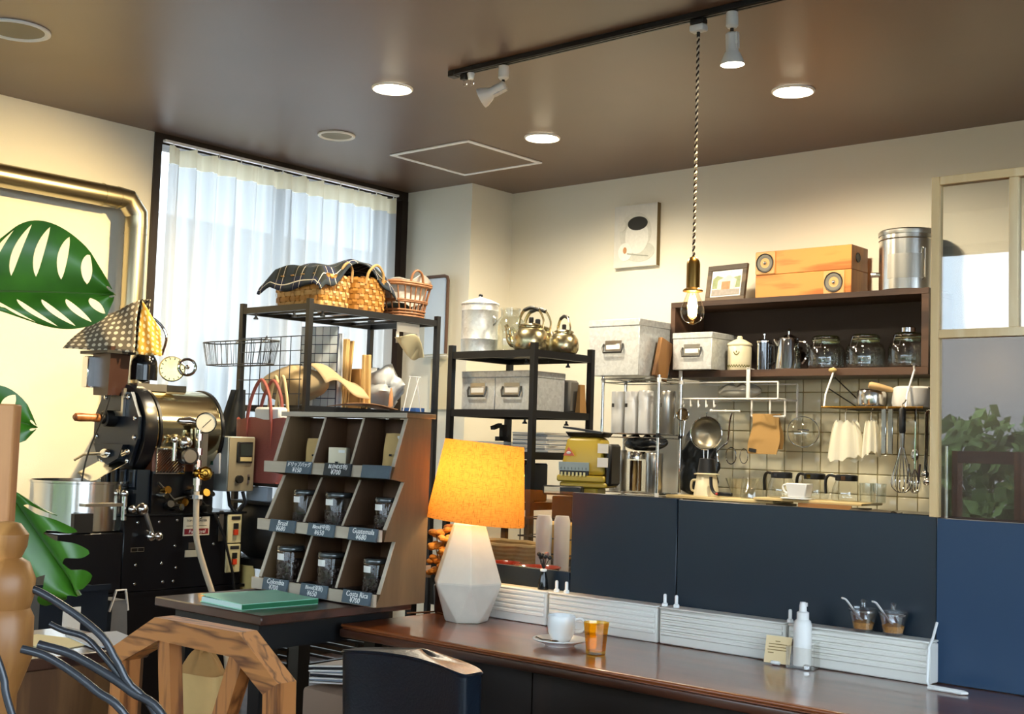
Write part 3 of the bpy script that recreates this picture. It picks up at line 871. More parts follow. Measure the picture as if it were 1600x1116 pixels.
def flat_bag(x, y, z, wdt, h, lean, label, rz=0.0):
    t = thing('coffee_bag', label, 'coffee bag', (x, y, z), rz=rz, group='kraft coffee bags in the display')
    Mx = Matrix.Rotation(-lean, 4, 'X')
    def fn(s):
        return lambda u, v: (wdt * (u - .5), s * .012 * math.sin(PI * u) ** .6 * (1 - v) ** .7 + .002 * math.sin(9 * u + 7 * v), h * v)
    m_ = MB(Mx)
    m_.grid(fn(-1), 10, 10); m_.grid(fn(1), 10, 10)
    m_.build('pouch', M_KRAFT, t)
    MB(Mx).b(wdt * .12, wdt * .36, -.0035, -.0025, h * .84, h * .93).build('sticker', M_PAPER, t)
    MB(Mx).box((-.002, -.0135, h * .42), (.008, .001, .006)).build('stamp', M_INK, t)
    return t
flat_bag(-2.862, 2.41, 1.059, .060, .092, .15, 'kraft drip bag packet in the top left compartment', rz=.5)
flat_bag(-2.532, 2.41, 1.059, .062, .115, .22, 'tall kraft coffee bag in the top right compartment', rz=.35)
bx = thing('coffee_box', 'small cream carton with a cup emblem in the top middle compartment', 'box', (-2.74, 2.40, 1.0585), rz=.42)
MB().box((0, 0, .034), (.056, .030, .066), bev=.001).build('carton', mat('cream_carton', '#dfd2b4', .7), bx)
MB().b(.004, .024, -.0158, -.0152, .052, .060).build('sticker', M_PAPER, bx)
em = MB().b(-.006, .004, -.0158, -.0152, .012, .0135)
em.prism([(-.005, .016), (.003, .016), (.004, .026), (-.006, .026)], .0006, 'xz', -.0158)
em.tube(arc((.005, -.0155, .022), .003, -PI / 2, PI / 2, 6), .0006, 4)
em.build('cup_emblem', M_INK, bx)

# green book on the table
gb = thing('green_book', 'mint green notebook lying on the side table before the display', 'book', (-2.718, 2.118, .7005), rz=math.radians(-4))
MB().b(-.100, .098, -.118, .118, .002, .014).build('pages', mat('mint_pages', '#cfe6df', .8), gb)
M_GREEN = mat('mint_green_cover', '#a3e2c4', .5)
MB().b(-.102, .100, -.120, .120, 0, .0018).build('cover', M_GREEN, gb)
MB().grid(lambda u, v: (-.102 + .204 * u, -.120 + .24 * v, .0155 + .006 * (1 - u) ** 2 * (1 - v * .6)), 8, 8).build('cover', M_GREEN, gb, thick=.0016)
MB().b(.0985, .1015, -.120, .120, .0018, .0155).build('spine', mat('dark_green_spine', '#1f6b44', .5), gb)

# ---------------------------------------------------------------- wooden chair with octagonal back
M_OAK = wood('brown_oak', '#552c16', '#bb7a41', 'x', 9, .4, 16, contrast=(.10, .62))
M_OAKZ = wood('brown_oak_upright', '#552c16', '#b0713c', 'z', 9, .4, 12, contrast=(.10, .62))
M_OAKD = mat('chair_side_dark', '#3a2113', .5)
ch = thing('wooden_chair', 'brown oak chair with angular arched back and slanted splats', 'chair', (-2.116, 1.5, -.05))
def beam(m_, p, q, wd, y0, y1):
    """straight bar in the plane of the back, between p and q (x,z outer edge line), width towards the inside"""
    m_.prism([p, q, (q[0] + wd[1][0], q[1] + wd[1][1]), (p[0] + wd[0][0], p[1] + wd[0][1])], y1 - y0, 'xz', y0)
Z_ = lambda z: z + .05
outer = [(-.286, Z_(.42)), (-.280, Z_(.690)), (-.127, Z_(.770)), (.155, Z_(.773)), (.280, Z_(.694)), (.290, Z_(.42))]
inner = [(-.246, Z_(.42)), (-.240, Z_(.665)), (-.112, Z_(.724)), (.140, Z_(.724)), (.238, Z_(.668)), (.246, Z_(.42))]
nm = ['back_post', 'back_shoulder', 'top_rail', 'back_shoulder', 'back_post']
for i in range(5):
    MB().prism([outer[i], outer[i + 1], inner[i + 1], inner[i]], .045, 'xz', -.02).build(nm[i], [M_OAKZ, M_OAK, M_OAK, M_OAK, M_OAKZ][i], ch, smooth=0)
for p, q, w_ in (((-.125, Z_(.722)), (-.085, Z_(.42)), .042), ((.120, Z_(.722)), (.000, Z_(.42)), .044)):
    MB().prism([p, (p[0] + w_, p[1]), (q[0] + w_, q[1]), q], .03, 'xz', -.012).build('splat', M_OAKZ, ch, smooth=0)
MB().b(-.28, .29, -.03, .355, .41, .455, bev=.008).build('seat', M_OAK, ch)
for x in (-.25, .26):
    MB().b(x - .02, x + .02, -.02, .025, 0, .41).build('leg', M_OAKZ, ch)
    MB().b(x - .02, x + .02, .30, .34, 0, .41).build('leg', M_OAKZ, ch)
# brown paper bag on the chair seat
pb = thing('paper_bag', 'rolled-top brown paper bag standing on the wooden chair seat', 'bag', (-2.405, 1.72, .4055), rz=.15)
def bagf(u, v):
    a = 2 * PI * u
    sx, sy = .082 + .004 * math.sin(5 * a + 6 * v), .05
    c, s = math.cos(a), math.sin(a)
    k = (abs(c) ** 6 + abs(s) ** 6) ** (-1 / 6)
    return (sx * c * k, sy * s * k, .205 * v)
MB().grid(bagf, 40, 6, True).build('bag_body', M_KRAFT, pb, smooth=60)
MB().box((0, 0, .003), (.155, .09, .004)).build('bag_bottom', M_KRAFT, pb)
def cr(u, v):
    a = 2 * PI * u; r = (1 - v)
    return ((.072 * r) * math.cos(a) + .01 * math.sin(7 * a) * v, .042 * r * math.sin(a), .19 + .062 * math.sin(v * PI * .55) + .010 * math.sin(6 * a + 3) * (1 - v) * v * 4)
MB().grid(cr, 40, 8, True).build('crumpled_top', M_KRAFTD, pb, smooth=25)

# ---------------------------------------------------------------- navy leather chair
M_LEA = mat('navy_black_leather', '#0c1622', .32, bump=.25, bscale=160)  # navy black, with the window's blue sheen mixed into the base colour
lc = thing('leather_chair', 'black leather upholstered chair pulled up to the bar', 'chair', (-1.905, 1.9, -.05))
def back(u, v):
    a = 2 * PI * u
    c, s = math.cos(a), math.sin(a)
    k = (abs(c) ** 7 + abs(s) ** 7) ** (-1 / 7)
    z = .40 + .345 * v
    x = .188 * c * k * (1 - .03 * (1 - v)); y = .036 * s * k
    return (x, y + .05 * (1 - (x / .19) ** 2) * .5 - .012 * v, z - .012 * (x / .19) ** 2 * v)
m_ = MB().grid(back, 64, 10, True)
vs = [v for v in m_.bm.verts if v.co.z > .727]
top = sorted(m_.bm.verts[:], key=lambda v: 0)
m_.build('backrest', M_LEA, lc, smooth=50)
def topf(u, v):
    a = 2 * PI * u
    p = back(u, 1.0)
    cx, cy = 0, .014
    t = v
    return (cx + (p[0] - cx) * (1 - t), cy + (p[1] - cy) * (1 - t) + .02 * (1 - (p[0] / .19) ** 2) * t * .6, p[2] + .010 * math.sin(t * PI / 2))
MB().grid(topf, 64, 6, True).build('backrest_top', M_LEA, lc, smooth=60)
MB().tube([back(i / 64, .985) for i in range(64)], .0035, 6, closed=True).build('piping', M_LEA, lc)
MB().b(-.20, .20, -.02, .40, .38, .46, bev=.02, seg=3).build('seat', M_LEA, lc)
for x in (-.17, .17):
    for y in (.01, .36):
        MB().box((x, y, .19), (.04, .04, .38)).build('leg', M_BAREDGE, lc)

# ---------------------------------------------------------------- file box and papers under the counter
fb = thing('file_box', 'beige file box with a small black label under the counter', 'file box', (-2.40, 2.10, -.05))
MB().box((0, .055, .285), (.20, .12, .56), bev=.012, seg=2).build('body', mat('beige_pulp', '#a08672', .8, bump=.2, bscale=300), fb)
MB().b(-.005, .027, -.0115, -.0102, .475, .497).build('label', M_INK, fb)
pp = thing('document_tray', 'grey tray stuffed with papers and magazines beside the leather chair', 'document tray', (-2.37, 2.22, -.05))
MB().b(-.09, .13, .02, .14, .0, .60, bev=.004).build('tray_body', mat('grey_blue_plastic', '#7b8796', .4), pp)
rnd = random.Random(4)
for k in range(9):
    MB(Matrix.Translation((0.01, -.02, .588 + k * .0055)) @ Matrix.Rotation(rnd.uniform(-.12, .12), 4, 'Z') @ Matrix.Rotation(-.12, 4, 'Y')).b(-.12, .15, -.10, .07, 0, .0035 + .0015 * (k % 2)).build('paper', [M_PAPER, mat('grey_magazine', '#8c97a6', .35), M_PAPER, mat('dark_magazine', '#22242a', .3)][k % 4], pp)
# ================================================================ coffee roaster and wall pipe
def WB(t):
    """mesh builder taking world coordinates for an unrotated thing"""
    return MB(Matrix.Translation(-Vector(t.location)))

# exhaust pipe along the left wall
ep = thing('exhaust_pipe', 'brassy steel exhaust pipe along the left wall with a mitred elbow', 'pipe', (-5.24, 3.24, 1.3))
M_PIPE = mat('stainless_duct_warm', '#b3a88a', .28, 1.0)
r_ = .053
WB(ep).cyl((-5.24, YF + .01, 2.262), (-5.24, 3.13, 2.262), r_, n=28).build('horizontal_duct', M_PIPE, ep)
WB(ep).tube([(-5.24, 3.13, 2.262), (-5.24, 3.185, 2.262), (-5.24, 3.238, 2.20), (-5.24, 3.24, 2.13)], r_ * 1.03, 28).build('elbow', M_PIPE, ep, smooth=25)
WB(ep).cyl((-5.24, 3.24, 2.13), (-5.24, 3.24, 1.25), r_, n=28).build('vertical_duct', M_PIPE, ep)
for p, q in (((-5.24, 3.05, 2.262), (-5.24, 3.056, 2.262)), ((-5.24, 3.24, 2.10), (-5.24, 3.24, 2.106)), ((-5.24, 3.24, 1.74), (-5.24, 3.24, 1.75))):
    WB(ep).cyl(p, q, r_ * 1.045, n=28).build('seam_ring', M_PIPE, ep)
WB(ep).cyl((-5.24, 3.24, 1.25), (-4.85, 3.12, 1.16), r_ * .9, n=24).build('link_duct', M_PIPE, ep)

M_RBLK = mat('roaster_black_paint', '#0b0d13', .28)
M_RPL = mat('roaster_blue_black', '#1d2733', .35, .3)
M_COPPER = mat('roaster_red_brown', '#6b3d28', .35, .4)
M_GOLDST = mat('drum_steel', '#d6c9a2', .13, 1.0)
ro = thing('coffee_roaster', 'black and steel drum coffee roaster before the window', 'coffee roaster', (-4.6, 2.87, -.05))
W_ = lambda: WB(ro)
W_().b(-4.82, -4.40, 2.44, 3.32, -.05, .50).build('stand', M_RBLK, ro)
W_().b(-4.84, -4.395, 2.42, 3.34, .500, .512).build('stand_rim', M_RBLK, ro)
body = W_().b(-4.82, -4.40, 2.46, 2.74, .513, .752, bev=.004).b(-4.82, -4.40, 2.74, 3.32, .513, .815, bev=.004).build('body', M_RBLK, ro)
W_().b(-4.83, -4.39, 2.735, 3.33, .8155, .824).build('body_top_plate', mat('roaster_top_plate', '#3a4048', .25, .8), ro)
for y, z in ((2.80, .79), (2.90, .79), (3.10, .79 + .012), (2.985, .795), (2.98, .69), (3.17, .69), (2.80, .62), (2.92, .62), (2.99, .60), (2.80, .545), (2.93, .545), (3.19, .80), (2.98, .545)):
    W_().sphere((-4.398, y, z), .0065, 10, 6, (.6, 1, 1)).build('bolt', M_CHROME, ro)
# drum
dr = W_()
prof = [(.168, 0), (.176, .004), (.176, .33), (.168, .335)]
dm = MB(Matrix.Translation(-Vector(ro.location)) @ Matrix.Translation((-4.57, 2.86, 1.16)) @ Matrix.Rotation(-PI / 2, 4, 'X'))
dm.lathe(prof, 64).build('drum', M_GOLDST, ro)
for yy in (2.875, 3.18):
    MB(Matrix.Translation(-Vector(ro.location)) @ Matrix.Translation((-4.57, yy, 1.16)) @ Matrix.Rotation(-PI / 2, 4, 'X')).lathe([(.177, 0), (.182, .002), (.182, .014), (.177, .016)], 64, cap0=False, cap1=False).build('drum_band', M_RBLK, ro)
fp = MB(Matrix.Translation(-Vector(ro.location)) @ Matrix.Translation((-4.57, 2.80, 1.16)) @ Matrix.Rotation(-PI / 2, 4, 'X'))
fp.lathe([(.150, 0), (.190, .004), (.194, .02), (.194, .058)], 64).build('front_ring', M_RBLK, ro)
pl = [(-.115, -.15), (.115, -.15), (.165, -.04), (.165, .05), (.10, .15), (-.10, .15), (-.165, .05), (-.165, -.04)]
front = W_().prism([(-4.57 + a, 1.165 + b_) for a, b_ in pl], .016, 'xz', 2.782).build('front_plate', M_RPL, ro, smooth=0)
for a, b_ in pl:
    W_().sphere((-4.57 + a * .86, 2.780, 1.165 + b_ * .86), .011, 10, 6, (1, .6, 1)).build('bolt', M_CHROME, front).parent = ro
W_().b(-4.64, -4.50, 2.768, 2.781, 1.215, 1.235).b(-4.515, -4.50, 2.768, 2.781, 1.235, 1.33).build('plate_bracket', M_BRUSHED, ro)
tri = MB(Matrix.Translation(-Vector(ro.location)) @ Matrix.Translation((-4.585, 2.60, 1.205)) @ Matrix.Rotation(-PI / 2, 4, 'X'))
tri.lathe([(.008, 0), (.016, .008), (.0175, .03), (.0155, .08), (.018, .105), (.016, .115)], 20).build('trier_handle', wood('handle_wood', '#8a4f26', '#b8753f', 'z', 6, .35), ro)
tri2 = MB(Matrix.Translation(-Vector(ro.location)) @ Matrix.Translation((-4.585, 2.715, 1.205)) @ Matrix.Rotation(-PI / 2, 4, 'X'))
tri2.lathe([(.024, 0), (.024, .018), (.034, .022), (.034, .065)], 20).build('trier_boss', M_BLACKPL, ro)
# discharge door and chute
W_().prism([(-4.68, 1.10), (-4.46, 1.10), (-4.49, 1.045), (-4.57, 1.015), (-4.65, 1.045)], .03, 'xz', 2.752).build('door_plate', M_RPL, ro, smooth=0)
W_().sphere((-4.57, 2.742, 1.062), .022, 14, 8, (1.6, .8, .9)).build('door_latch', M_CHROME, ro)
W_().tube([(-4.57, 2.74, 1.06), (-4.66, 2.70, 1.055), (-4.70, 2.68, 1.03)], .006, 8).build('door_lever', M_STEEL, ro)
W_().tube([(-4.48, 2.77, 1.09), (-4.44, 2.74, 1.06), (-4.41, 2.74, 1.07)], .007, 8).sphere((-4.405, 2.74, 1.072), .012, 10, 6).build('door_lever', M_STEEL, ro)
cc = W_().grid(lambda u, v: (-4.67 + .21 * u, 2.78 - .10 * v, 1.03 - .05 * v - .03 * math.sin(PI * u) * v), 10, 6).build('chute', M_STEEL, ro, thick=.002)
# slotted leg casting under the plate
W_().b(-4.69, -4.42, 2.80, 2.86, .815, 1.0).build('front_casting', M_RPL, ro)
for k in range(4):
    x = -4.665 + k * .066
    W_().b(x, x + .038, 2.790, 2.7995, .93, 1.0, bev=.002).build('casting_slot', mat('slot_rim', '#46525f', .35, .4), ro)
    W_().b(x + .010, x + .028, 2.7885, 2.7898, .942, .99).build('casting_slot_dark', M_BLACKPL, ro)
W_().b(-4.69, -4.42, 2.785, 2.7998, .905, .918).build('casting_rib', M_RPL, ro)
# burner housing with grille
W_().b(-4.76, -4.405, 2.862, 3.16, .824, .995).build('burner_box', M_RBLK, ro)
W_().b(-4.75, -4.41, 2.862, 3.12, .93, 1.09, bev=.003).build('furnace_housing', M_COPPER, ro)
gr_ = W_().b(-4.409, -4.398, 2.79 + .08, 2.795 + .08, .99, 1.085).b(-4.409, -4.398, 3.005, 3.010, .99, 1.085).b(-4.409, -4.398, 2.87, 3.01, .985, .990).b(-4.409, -4.398, 2.87, 3.01, 1.085, 1.090)
gr_.build('grille_frame', M_STEEL, ro)
for k in range(9):
    y0 = 2.875 + k * .0145
    W_().tube([(-4.404, y0, .99), (-4.404, min(3.005, y0 + .095), .99 + min(.095, 3.005 - y0))], .0022, 4).build('grille_bar', M_STEEL, ro)
    if k:
        z0 = .99 + k * .0115
        W_().tube([(-4.404, 2.875, z0), (-4.404, 2.875 + (1.085 - z0), 1.085)], .0022, 4).build('grille_bar', M_STEEL, ro)
# mechanism clutter between drum and body
rnd = random.Random(11)
for k in range(12):
    y = 2.89 + .022 * k; z = rnd.uniform(.84, .97)
    W_().cyl((-4.40, y, z), (-4.36 + rnd.uniform(-.01, .02), y + rnd.uniform(-.01, .01), z + rnd.uniform(-.02, .02)), rnd.uniform(.008, .018), n=12).build('fitting', [M_STEEL, M_BRASS, M_BLACKPL, M_CHROME][k % 4], ro)
W_().tube([(-4.39, 2.88, .95), (-4.38, 2.95, .88), (-4.38, 3.05, .90), (-4.39, 3.12, .85)], .006, 8).build('gas_pipe', M_BLACKPL, ro)
W_().b(-4.39, -4.37, 3.04, 3.10, .98, 1.18, bev=.004).build('valve_plate', M_BRUSHED, ro)
W_().cyl((-4.39, 3.00, 1.06), (-4.33, 2.99, 1.06), .034, n=24).build('regulator', M_BLACKPL, ro)
W_().cyl((-4.345, 2.985, 1.06), (-4.32, 2.98, 1.06), .03, .027, n=24).build('regulator_cap', M_BRUSHED, ro)
W_().sphere((-4.36, 2.98, 1.115), .028, 14, 10).build('regulator_dome', M_STEEL, ro)
W_().cyl((-4.37, 2.935, 1.04), (-4.37, 2.935, 1.12), .011, n=12).sphere((-4.37, 2.935, 1.125), .016, 10, 8).build('spindle', M_STEEL, ro)
# gauge stack and hose
gx = -4.345
W_().cyl((gx, 3.035, .92), (gx, 3.035, 1.17), .010, n=14).build('gas_stack', M_CHROME, ro)
for z, rr in ((1.14, .014), (1.08, .017), (1.03, .015), (.955, .019), (.93, .014)):
    W_().cyl((gx, 3.035, z - .014), (gx, 3.035, z + .014), rr, n=8).build('pipe_nut', M_STEEL, ro)
ga = MB(Matrix.Translation(-Vector(ro.location)) @ Matrix.Translation((-4.335, 3.058, 1.20)) @ Matrix.Rotation(math.radians(57), 4, 'Z') @ Matrix.Rotation(PI / 2, 4, 'X'))
gauge = ga.lathe([(.030, -.03), (.042, -.024), (.044, .004), (.040, .008), (.039, .004)], 32, cap1=False).build('pressure_gauge', M_BLACKPL, ro)
Mg = Matrix.Translation(-Vector(ro.location)) @ Matrix.Translation((-4.335, 3.058, 1.20)) @ Matrix.Rotation(math.radians(57), 4, 'Z') @ Matrix.Rotation(PI / 2, 4, 'X')
fm = MB(Mg).lathe([(.001, .0055), (.039, .005)], 32, cap0=False, cap1=False).build('gauge_face', mat('gauge_face', '#e6dfc4', .4), gauge); fm.parent = gauge
MB(Mg).box((.003, -.003, .0065), (.05, .003, .001), rot=Matrix.Rotation(.8, 3, 'Z')).build('gauge_needle', M_INK, gauge)
W_().tube([(-4.40, 2.97, 1.205), (-4.385, 3.01, 1.205), (-4.36, 3.03, 1.20)], [.012, .019, .012], 10).build('gauge_fitting', M_STEEL, ro)
vw = MB(Matrix.Translation(-Vector(ro.location)) @ Matrix.Translation((-4.318, 3.055, .99)) @ Matrix.Rotation(math.radians(50), 4, 'Z') @ Matrix.Rotation(PI / 2, 4, 'X'))
vw.lathe([(.001, .012), (.010, .011), (.014, .002), (.026, 0), (.031, .004), (.030, .012), (.024, .008)], 8, cap0=False, cap1=False).build('valve_wheel', M_BRASS, ro)
W_().cyl((gx, 3.035, .99), (-4.322, 3.052, .99), .010, n=10).sphere((gx, 3.035, .99), .02, 10, 8).build('valve_body', M_BRASS, ro)
W_().tube(smooth_path([(gx, 3.035, .915), (gx, 3.037, .85), (gx - .005, 3.05, .72), (gx - .0, 3.09, .60), (gx + .01, 3.14, .47), (gx + .03, 3.19, .30), (gx + .05, 3.22, -.04)], 6), .0125, 10).build('gas_hose', mat('cream_rubber_hose', '#dccbb0', .5), ro)
W_().b(gx - .012, gx + .03, 3.025, 3.045, .885, .90).build('hose_clamp', M_WHITEPL, ro)
# levers with chrome balls
W_().sphere((-4.37, 2.80, .845), .026, 14, 10).sphere((-4.37, 2.755, .845), .017, 12, 8).build('lever_ball', M_CHROME, ro)
W_().tube([(-4.365, 2.81, .835), (-4.36, 2.845, .745)], .009, 8).build('lever_arm', M_BRUSHED, ro)
W_().sphere((-4.355, 2.835, .735), .020, 12, 8).sphere((-4.355, 2.87, .735), .020, 12, 8).build('lever_ball', M_CHROME, ro)
# top: hopper, dome, dials
W_().box((-4.60, 2.765, 1.40), (.11, .085, .20), taper=(1.25, 1.1)).build('hopper', mat('hopper_brown', '#3a2119', .35), ro)
W_().b(-4.70, -4.652, 2.69, 2.80, 1.33, 1.46, bev=.004).build('hopper_side_box', M_CHROME, ro)
W_().b(-4.72, -4.51, 2.69, 2.82, 1.470, 1.482).build('hopper_lid', M_BLACKPL, ro)
W_().b(-4.62, -4.50, 2.83, 2.97, 1.325, 1.355).build('saddle', M_BRUSHED, ro)
W_().sphere((-4.56, 2.893, 1.43), .062, 24, 14, (.9, .9, 1.1)).cyl((-4.56, 2.893, 1.37), (-4.56, 2.893, 1.43), .057, n=24).build('motor_dome', M_BLACKGLOSS, ro)
W_().b(-4.62, -4.52, 2.96, 3.08, 1.33, 1.355).build('damper_base', M_BLACKPL, ro)
md = Matrix.Translation(-Vector(ro.location)) @ Matrix.Translation((-4.53, 3.01, 1.425)) @ Matrix.Rotation(math.radians(60), 4, 'Z') @ Matrix.Rotation(PI / 2, 4, 'X')
MB(md).lathe([(.001, .012), (.05, .010), (.055, .002), (.052, -.02)], 28, cap0=False).build('damper_dial', mat('pale_gold_dial', '#c4b47e', .25, .8), ro)
for k in range(14):
    a = 2 * PI * k / 14
    MB(md).box((.044 * math.cos(a), .044 * math.sin(a), .0115), (.008, .003, .001), rot=Matrix.Rotation(a, 3, 'Z')).build('dial_mark', M_INK, ro)
mw = Matrix.Translation(-Vector(ro.location)) @ Matrix.Translation((-4.48, 3.052, 1.435)) @ Matrix.Rotation(math.radians(60), 4, 'Z') @ Matrix.Rotation(PI / 2, 4, 'X')
hw = MB(mw).tube([(.034 * math.cos(2 * PI * i / 28), .034 * math.sin(2 * PI * i / 28), 0) for i in range(28)], .006, 8, closed=True)
for k in range(3):
    a = 2 * PI * k / 3 + .4
    hw.tube([(0, 0, 0), (.034 * math.cos(a), .034 * math.sin(a), 0)], .004, 6)
hw.sphere((0, 0, 0), .011, 10, 8)
hw.build('hand_wheel', M_CHROME, ro)
MB(mw).cyl((0, 0, -.05), (0, 0, 0), .008, n=10).build('wheel_shaft', M_STEEL, ro)
W_().tube(smooth_path([(-4.52, 2.95, 1.48), (-4.50, 2.955, 1.56), (-4.52, 2.92, 1.62), (-4.56, 2.87, 1.65)], 6), .006, 8).build('bent_tube', M_CHROME, ro)
# cooling tray
tc_ = (-4.60, 2.655, .754)
MB(Matrix.Translation(Vector(tc_) - Vector(ro.location))).lathe([(.185, 0), (.190, .004), (.190, .188), (.195, .190), (.195, .198), (.186, .198), (.186, .02), (.001, .018)], 64, cap1=False).build('cooling_tray', M_STEEL, ro)
W_().b(-4.42, -4.395, 2.52, 2.60, .756, .83).build('tray_motor', M_BLACKPL, ro)
W_().b(-4.44, -4.39, 2.56, 2.72, .856, .868).build('tray_bar', M_BRUSHED, ro)
W_().cyl((-4.405, 2.74, .80), (-4.405, 2.74, .90), .012, n=12).sphere((-4.405, 2.74, .905), .016, 10, 8).build('tray_latch', M_CHROME, ro)
W_().tube(smooth_path([(-4.56, 2.76, 1.40), (-4.54, 2.72, 1.25), (-4.50, 2.62, 1.05), (-4.44, 2.56, .86)], 6), .0035, 6).build('thermo_cable', M_BLACKPL, ro)
# plates and lettering on the body side (facing +x)
RX = (PI / 2, 0, PI / 2)
npl = W_().b(-4.3995, -4.3965, 3.015, 3.145, .728, .806, bev=.001).build('name_plate', mat('plate_cream', '#d8d2bf', .35), ro)
W_().b(-4.3966, -4.3958, 3.021, 3.139, .734, .757).build('plate_red_band', mat('plate_red', '#7c1620', .4), npl)
L0 = Vector(ro.location)
text('lettering', 'Fuji Royal', .021, M_CHALK, npl, Vector((-4.3955, 3.082, .745)) - L0, RX, shear=.25)
text('lettering', 'TOP OF ROASTER', .0125, M_INK, npl, Vector((-4.3955, 3.08, .790)) - L0, RX)
W_().b(-4.3966, -4.3958, 3.03, 3.13, .768, .770).build('plate_rule', M_INK, npl)
for (y0, y1, z0, z1, mm) in ((3.046, 3.092, .672, .70, M_BRUSHED), (3.03, 3.10, .64, .668, mat('grey_tag', '#a9a797', .5)), (2.775, 2.835, .672, .690, M_BRUSHED)):
    W_().b(-4.3995, -4.397, y0, y1, z0, z1).build('type_plate', mm, ro)
for y0 in (2.778, 2.807):
    W_().b(-4.397, -4.3963, y0, y0 + .026, .675, .687).build('type_plate_field', M_BLACKPL, ro)
M_BEIGE = mat('beige_switch_plate', '#d5cb9c', .45)
for z0, z1 in ((.690, .812), (.565, .686)):
    sw = W_().b(-4.399, -4.388, 3.232, 3.305, z0, z1, bev=.003).build('switch_plate', M_BEIGE, ro)
    zc = (z0 + z1) / 2
    W_().b(-4.388, -4.386, 3.25, 3.295, z1 - .022, z1 - .008).build('switch_label', M_INK, sw)
    W_().b(-4.388, -4.379, 3.262, 3.282, zc, zc + .024).build('switch_on', M_BLACKPL, sw)
    W_().b(-4.388, -4.379, 3.262, 3.282, zc - .026, zc - .003).build('switch_off', mat('red_switch', '#d2401f', .4), sw)
W_().tube([(-4.385, 3.16, .82), (-4.38, 3.21, .72), (-4.375, 3.26, .56), (-4.375, 3.28, .45)], .006, 8).build('power_cable', M_BLACKPL, ro)
W_().b(-4.397, -4.392, 3.19, 3.212, .70, .83).build('strap', M_BRUSHED, ro)
# control box
M_BOXGREY = mat('control_box_grey', '#aeb2ac', .4, .2)
M_BOXTAN = mat('control_box_face', '#9a9077', .4, .3)
cb = W_().b(-4.58, -4.36, 3.195, 3.335, .912, 1.147, bev=.004).build('control_box', M_BOXGREY, ro)
W_().b(-4.3605, -4.357, 3.199, 3.331, .916, 1.143).build('control_face', M_BOXTAN, cb)
W_().b(-4.357, -4.350, 3.238, 3.318, 1.035, 1.125, bev=.002).build('meter_case', M_BLACKPL, cb)
W_().b(-4.350, -4.349, 3.252, 3.314, 1.065, 1.116).build('meter_window', mat('meter_glass', '#2c3330', .1), cb)
W_().b(-4.350, -4.3488, 3.252, 3.312, 1.042, 1.060).build('meter_strip', mat('meter_gold', '#b7a878', .4), cb)
W_().cyl((-4.357, 3.252, .965), (-4.342, 3.252, .965), .017, n=20).build('control_knob', M_BLACKPL, cb)
W_().b(-4.357, -4.354, 3.298, 3.308, .945, .985).build('toggle_plate', M_BRUSHED, cb)
W_().b(-4.354, -4.347, 3.300, 3.306, .962, .975).build('toggle', M_BLACKPL, cb)
th = W_().b(-4.55, -4.40, 3.180, 3.195, .985, 1.075, bev=.006, seg=2).build('thermometer', M_WHITEPL, cb)
W_().b(-4.525, -4.442, 3.1785, 3.1802, 1.022, 1.064).build('lcd', mat('lcd_green', '#4f7a6c', .2), th)
text('lcd_digits', '822.0', .034, M_INK, th, Vector((-4.484, 3.178, 1.043)) - L0)
W_().tube([(-4.45, 3.27, .91), (-4.42, 3.26, .85), (-4.40, 3.28, .82)], .008, 8).tube([(-4.40, 3.31, .91), (-4.39, 3.32, .86), (-4.41, 3.30, .82)], .008, 8).build('cable_bundle', M_BLACKPL, cb)

# patterned cloths draped on the hopper
def dotted(name, base, dot, sc):
    m, nt, p = new_mat(name)
    tc = nt.nodes.new('ShaderNodeTexCoord')
    mp = nt.nodes.new('ShaderNodeMapping'); mp.inputs['Scale'].default_value = sc
    v = nt.nodes.new('ShaderNodeTexVoronoi'); v.inputs['Randomness'].default_value = .15; v.inputs['Scale'].default_value = 1
    v.voronoi_dimensions = '2D'
    r = nt.nodes.new('ShaderNodeValToRGB'); r.color_ramp.interpolation = 'CONSTANT'
    r.color_ramp.elements[0].color = rgba(dot); r.color_ramp.elements[1].color = rgba(base); r.color_ramp.elements[1].position = .29
    L = nt.links.new
    L(tc.outputs['UV'], mp.inputs[0]); L(mp.outputs[0], v.inputs['Vector']); L(v.outputs['Distance'], r.inputs[0]); L(r.outputs[0], p.inputs['Base Color'])
    p.inputs['Roughness'].default_value = .9
    return m
def uv_grid(name, fn, nu, nv, m, parent, thick=0.0015, smooth=60):
    """grid surface with uv coordinates"""
    me = bpy.data.meshes.new(name)
    vs = [fn(i / nu, j / nv) for i in range(nu + 1) for j in range(nv + 1)]
    fs = [(i * (nv + 1) + j, (i + 1) * (nv + 1) + j, (i + 1) * (nv + 1) + j + 1, i * (nv + 1) + j + 1) for i in range(nu) for j in range(nv)]
    me.from_pydata([tuple(v) for v in vs], [], fs)
    uv = me.uv_layers.new(name='uv')
    for lp in me.loops:
        k = lp.vertex_index
        uv.data[lp.index].uv = ((k // (nv + 1)) / nu, (k % (nv + 1)) / nv)
    me.materials.append(m)
    me.polygons.foreach_set('use_smooth', [True] * len(me.polygons))
    o = bpy.data.objects.new(name, me)
    COL.objects.link(o)
    if parent is not None:
        o.parent = parent
    if thick:
        sm = o.modifiers.new('thickness', 'SOLIDIFY'); sm.thickness = thick
    return o
def bil(a, b_, c, d, bulge, nrm):
    a, b_, c, d, nrm = map(Vector, (a, b_, c, d, nrm))
    def fn(u, v):
        p = (a * (1 - u) + b_ * u) * (1 - v) + (d * (1 - u) + c * u) * v
        return p + nrm * (bulge * math.sin(PI * u) * math.sin(PI * v) + .006 * math.sin(11 * u + 5 * v))
    return fn
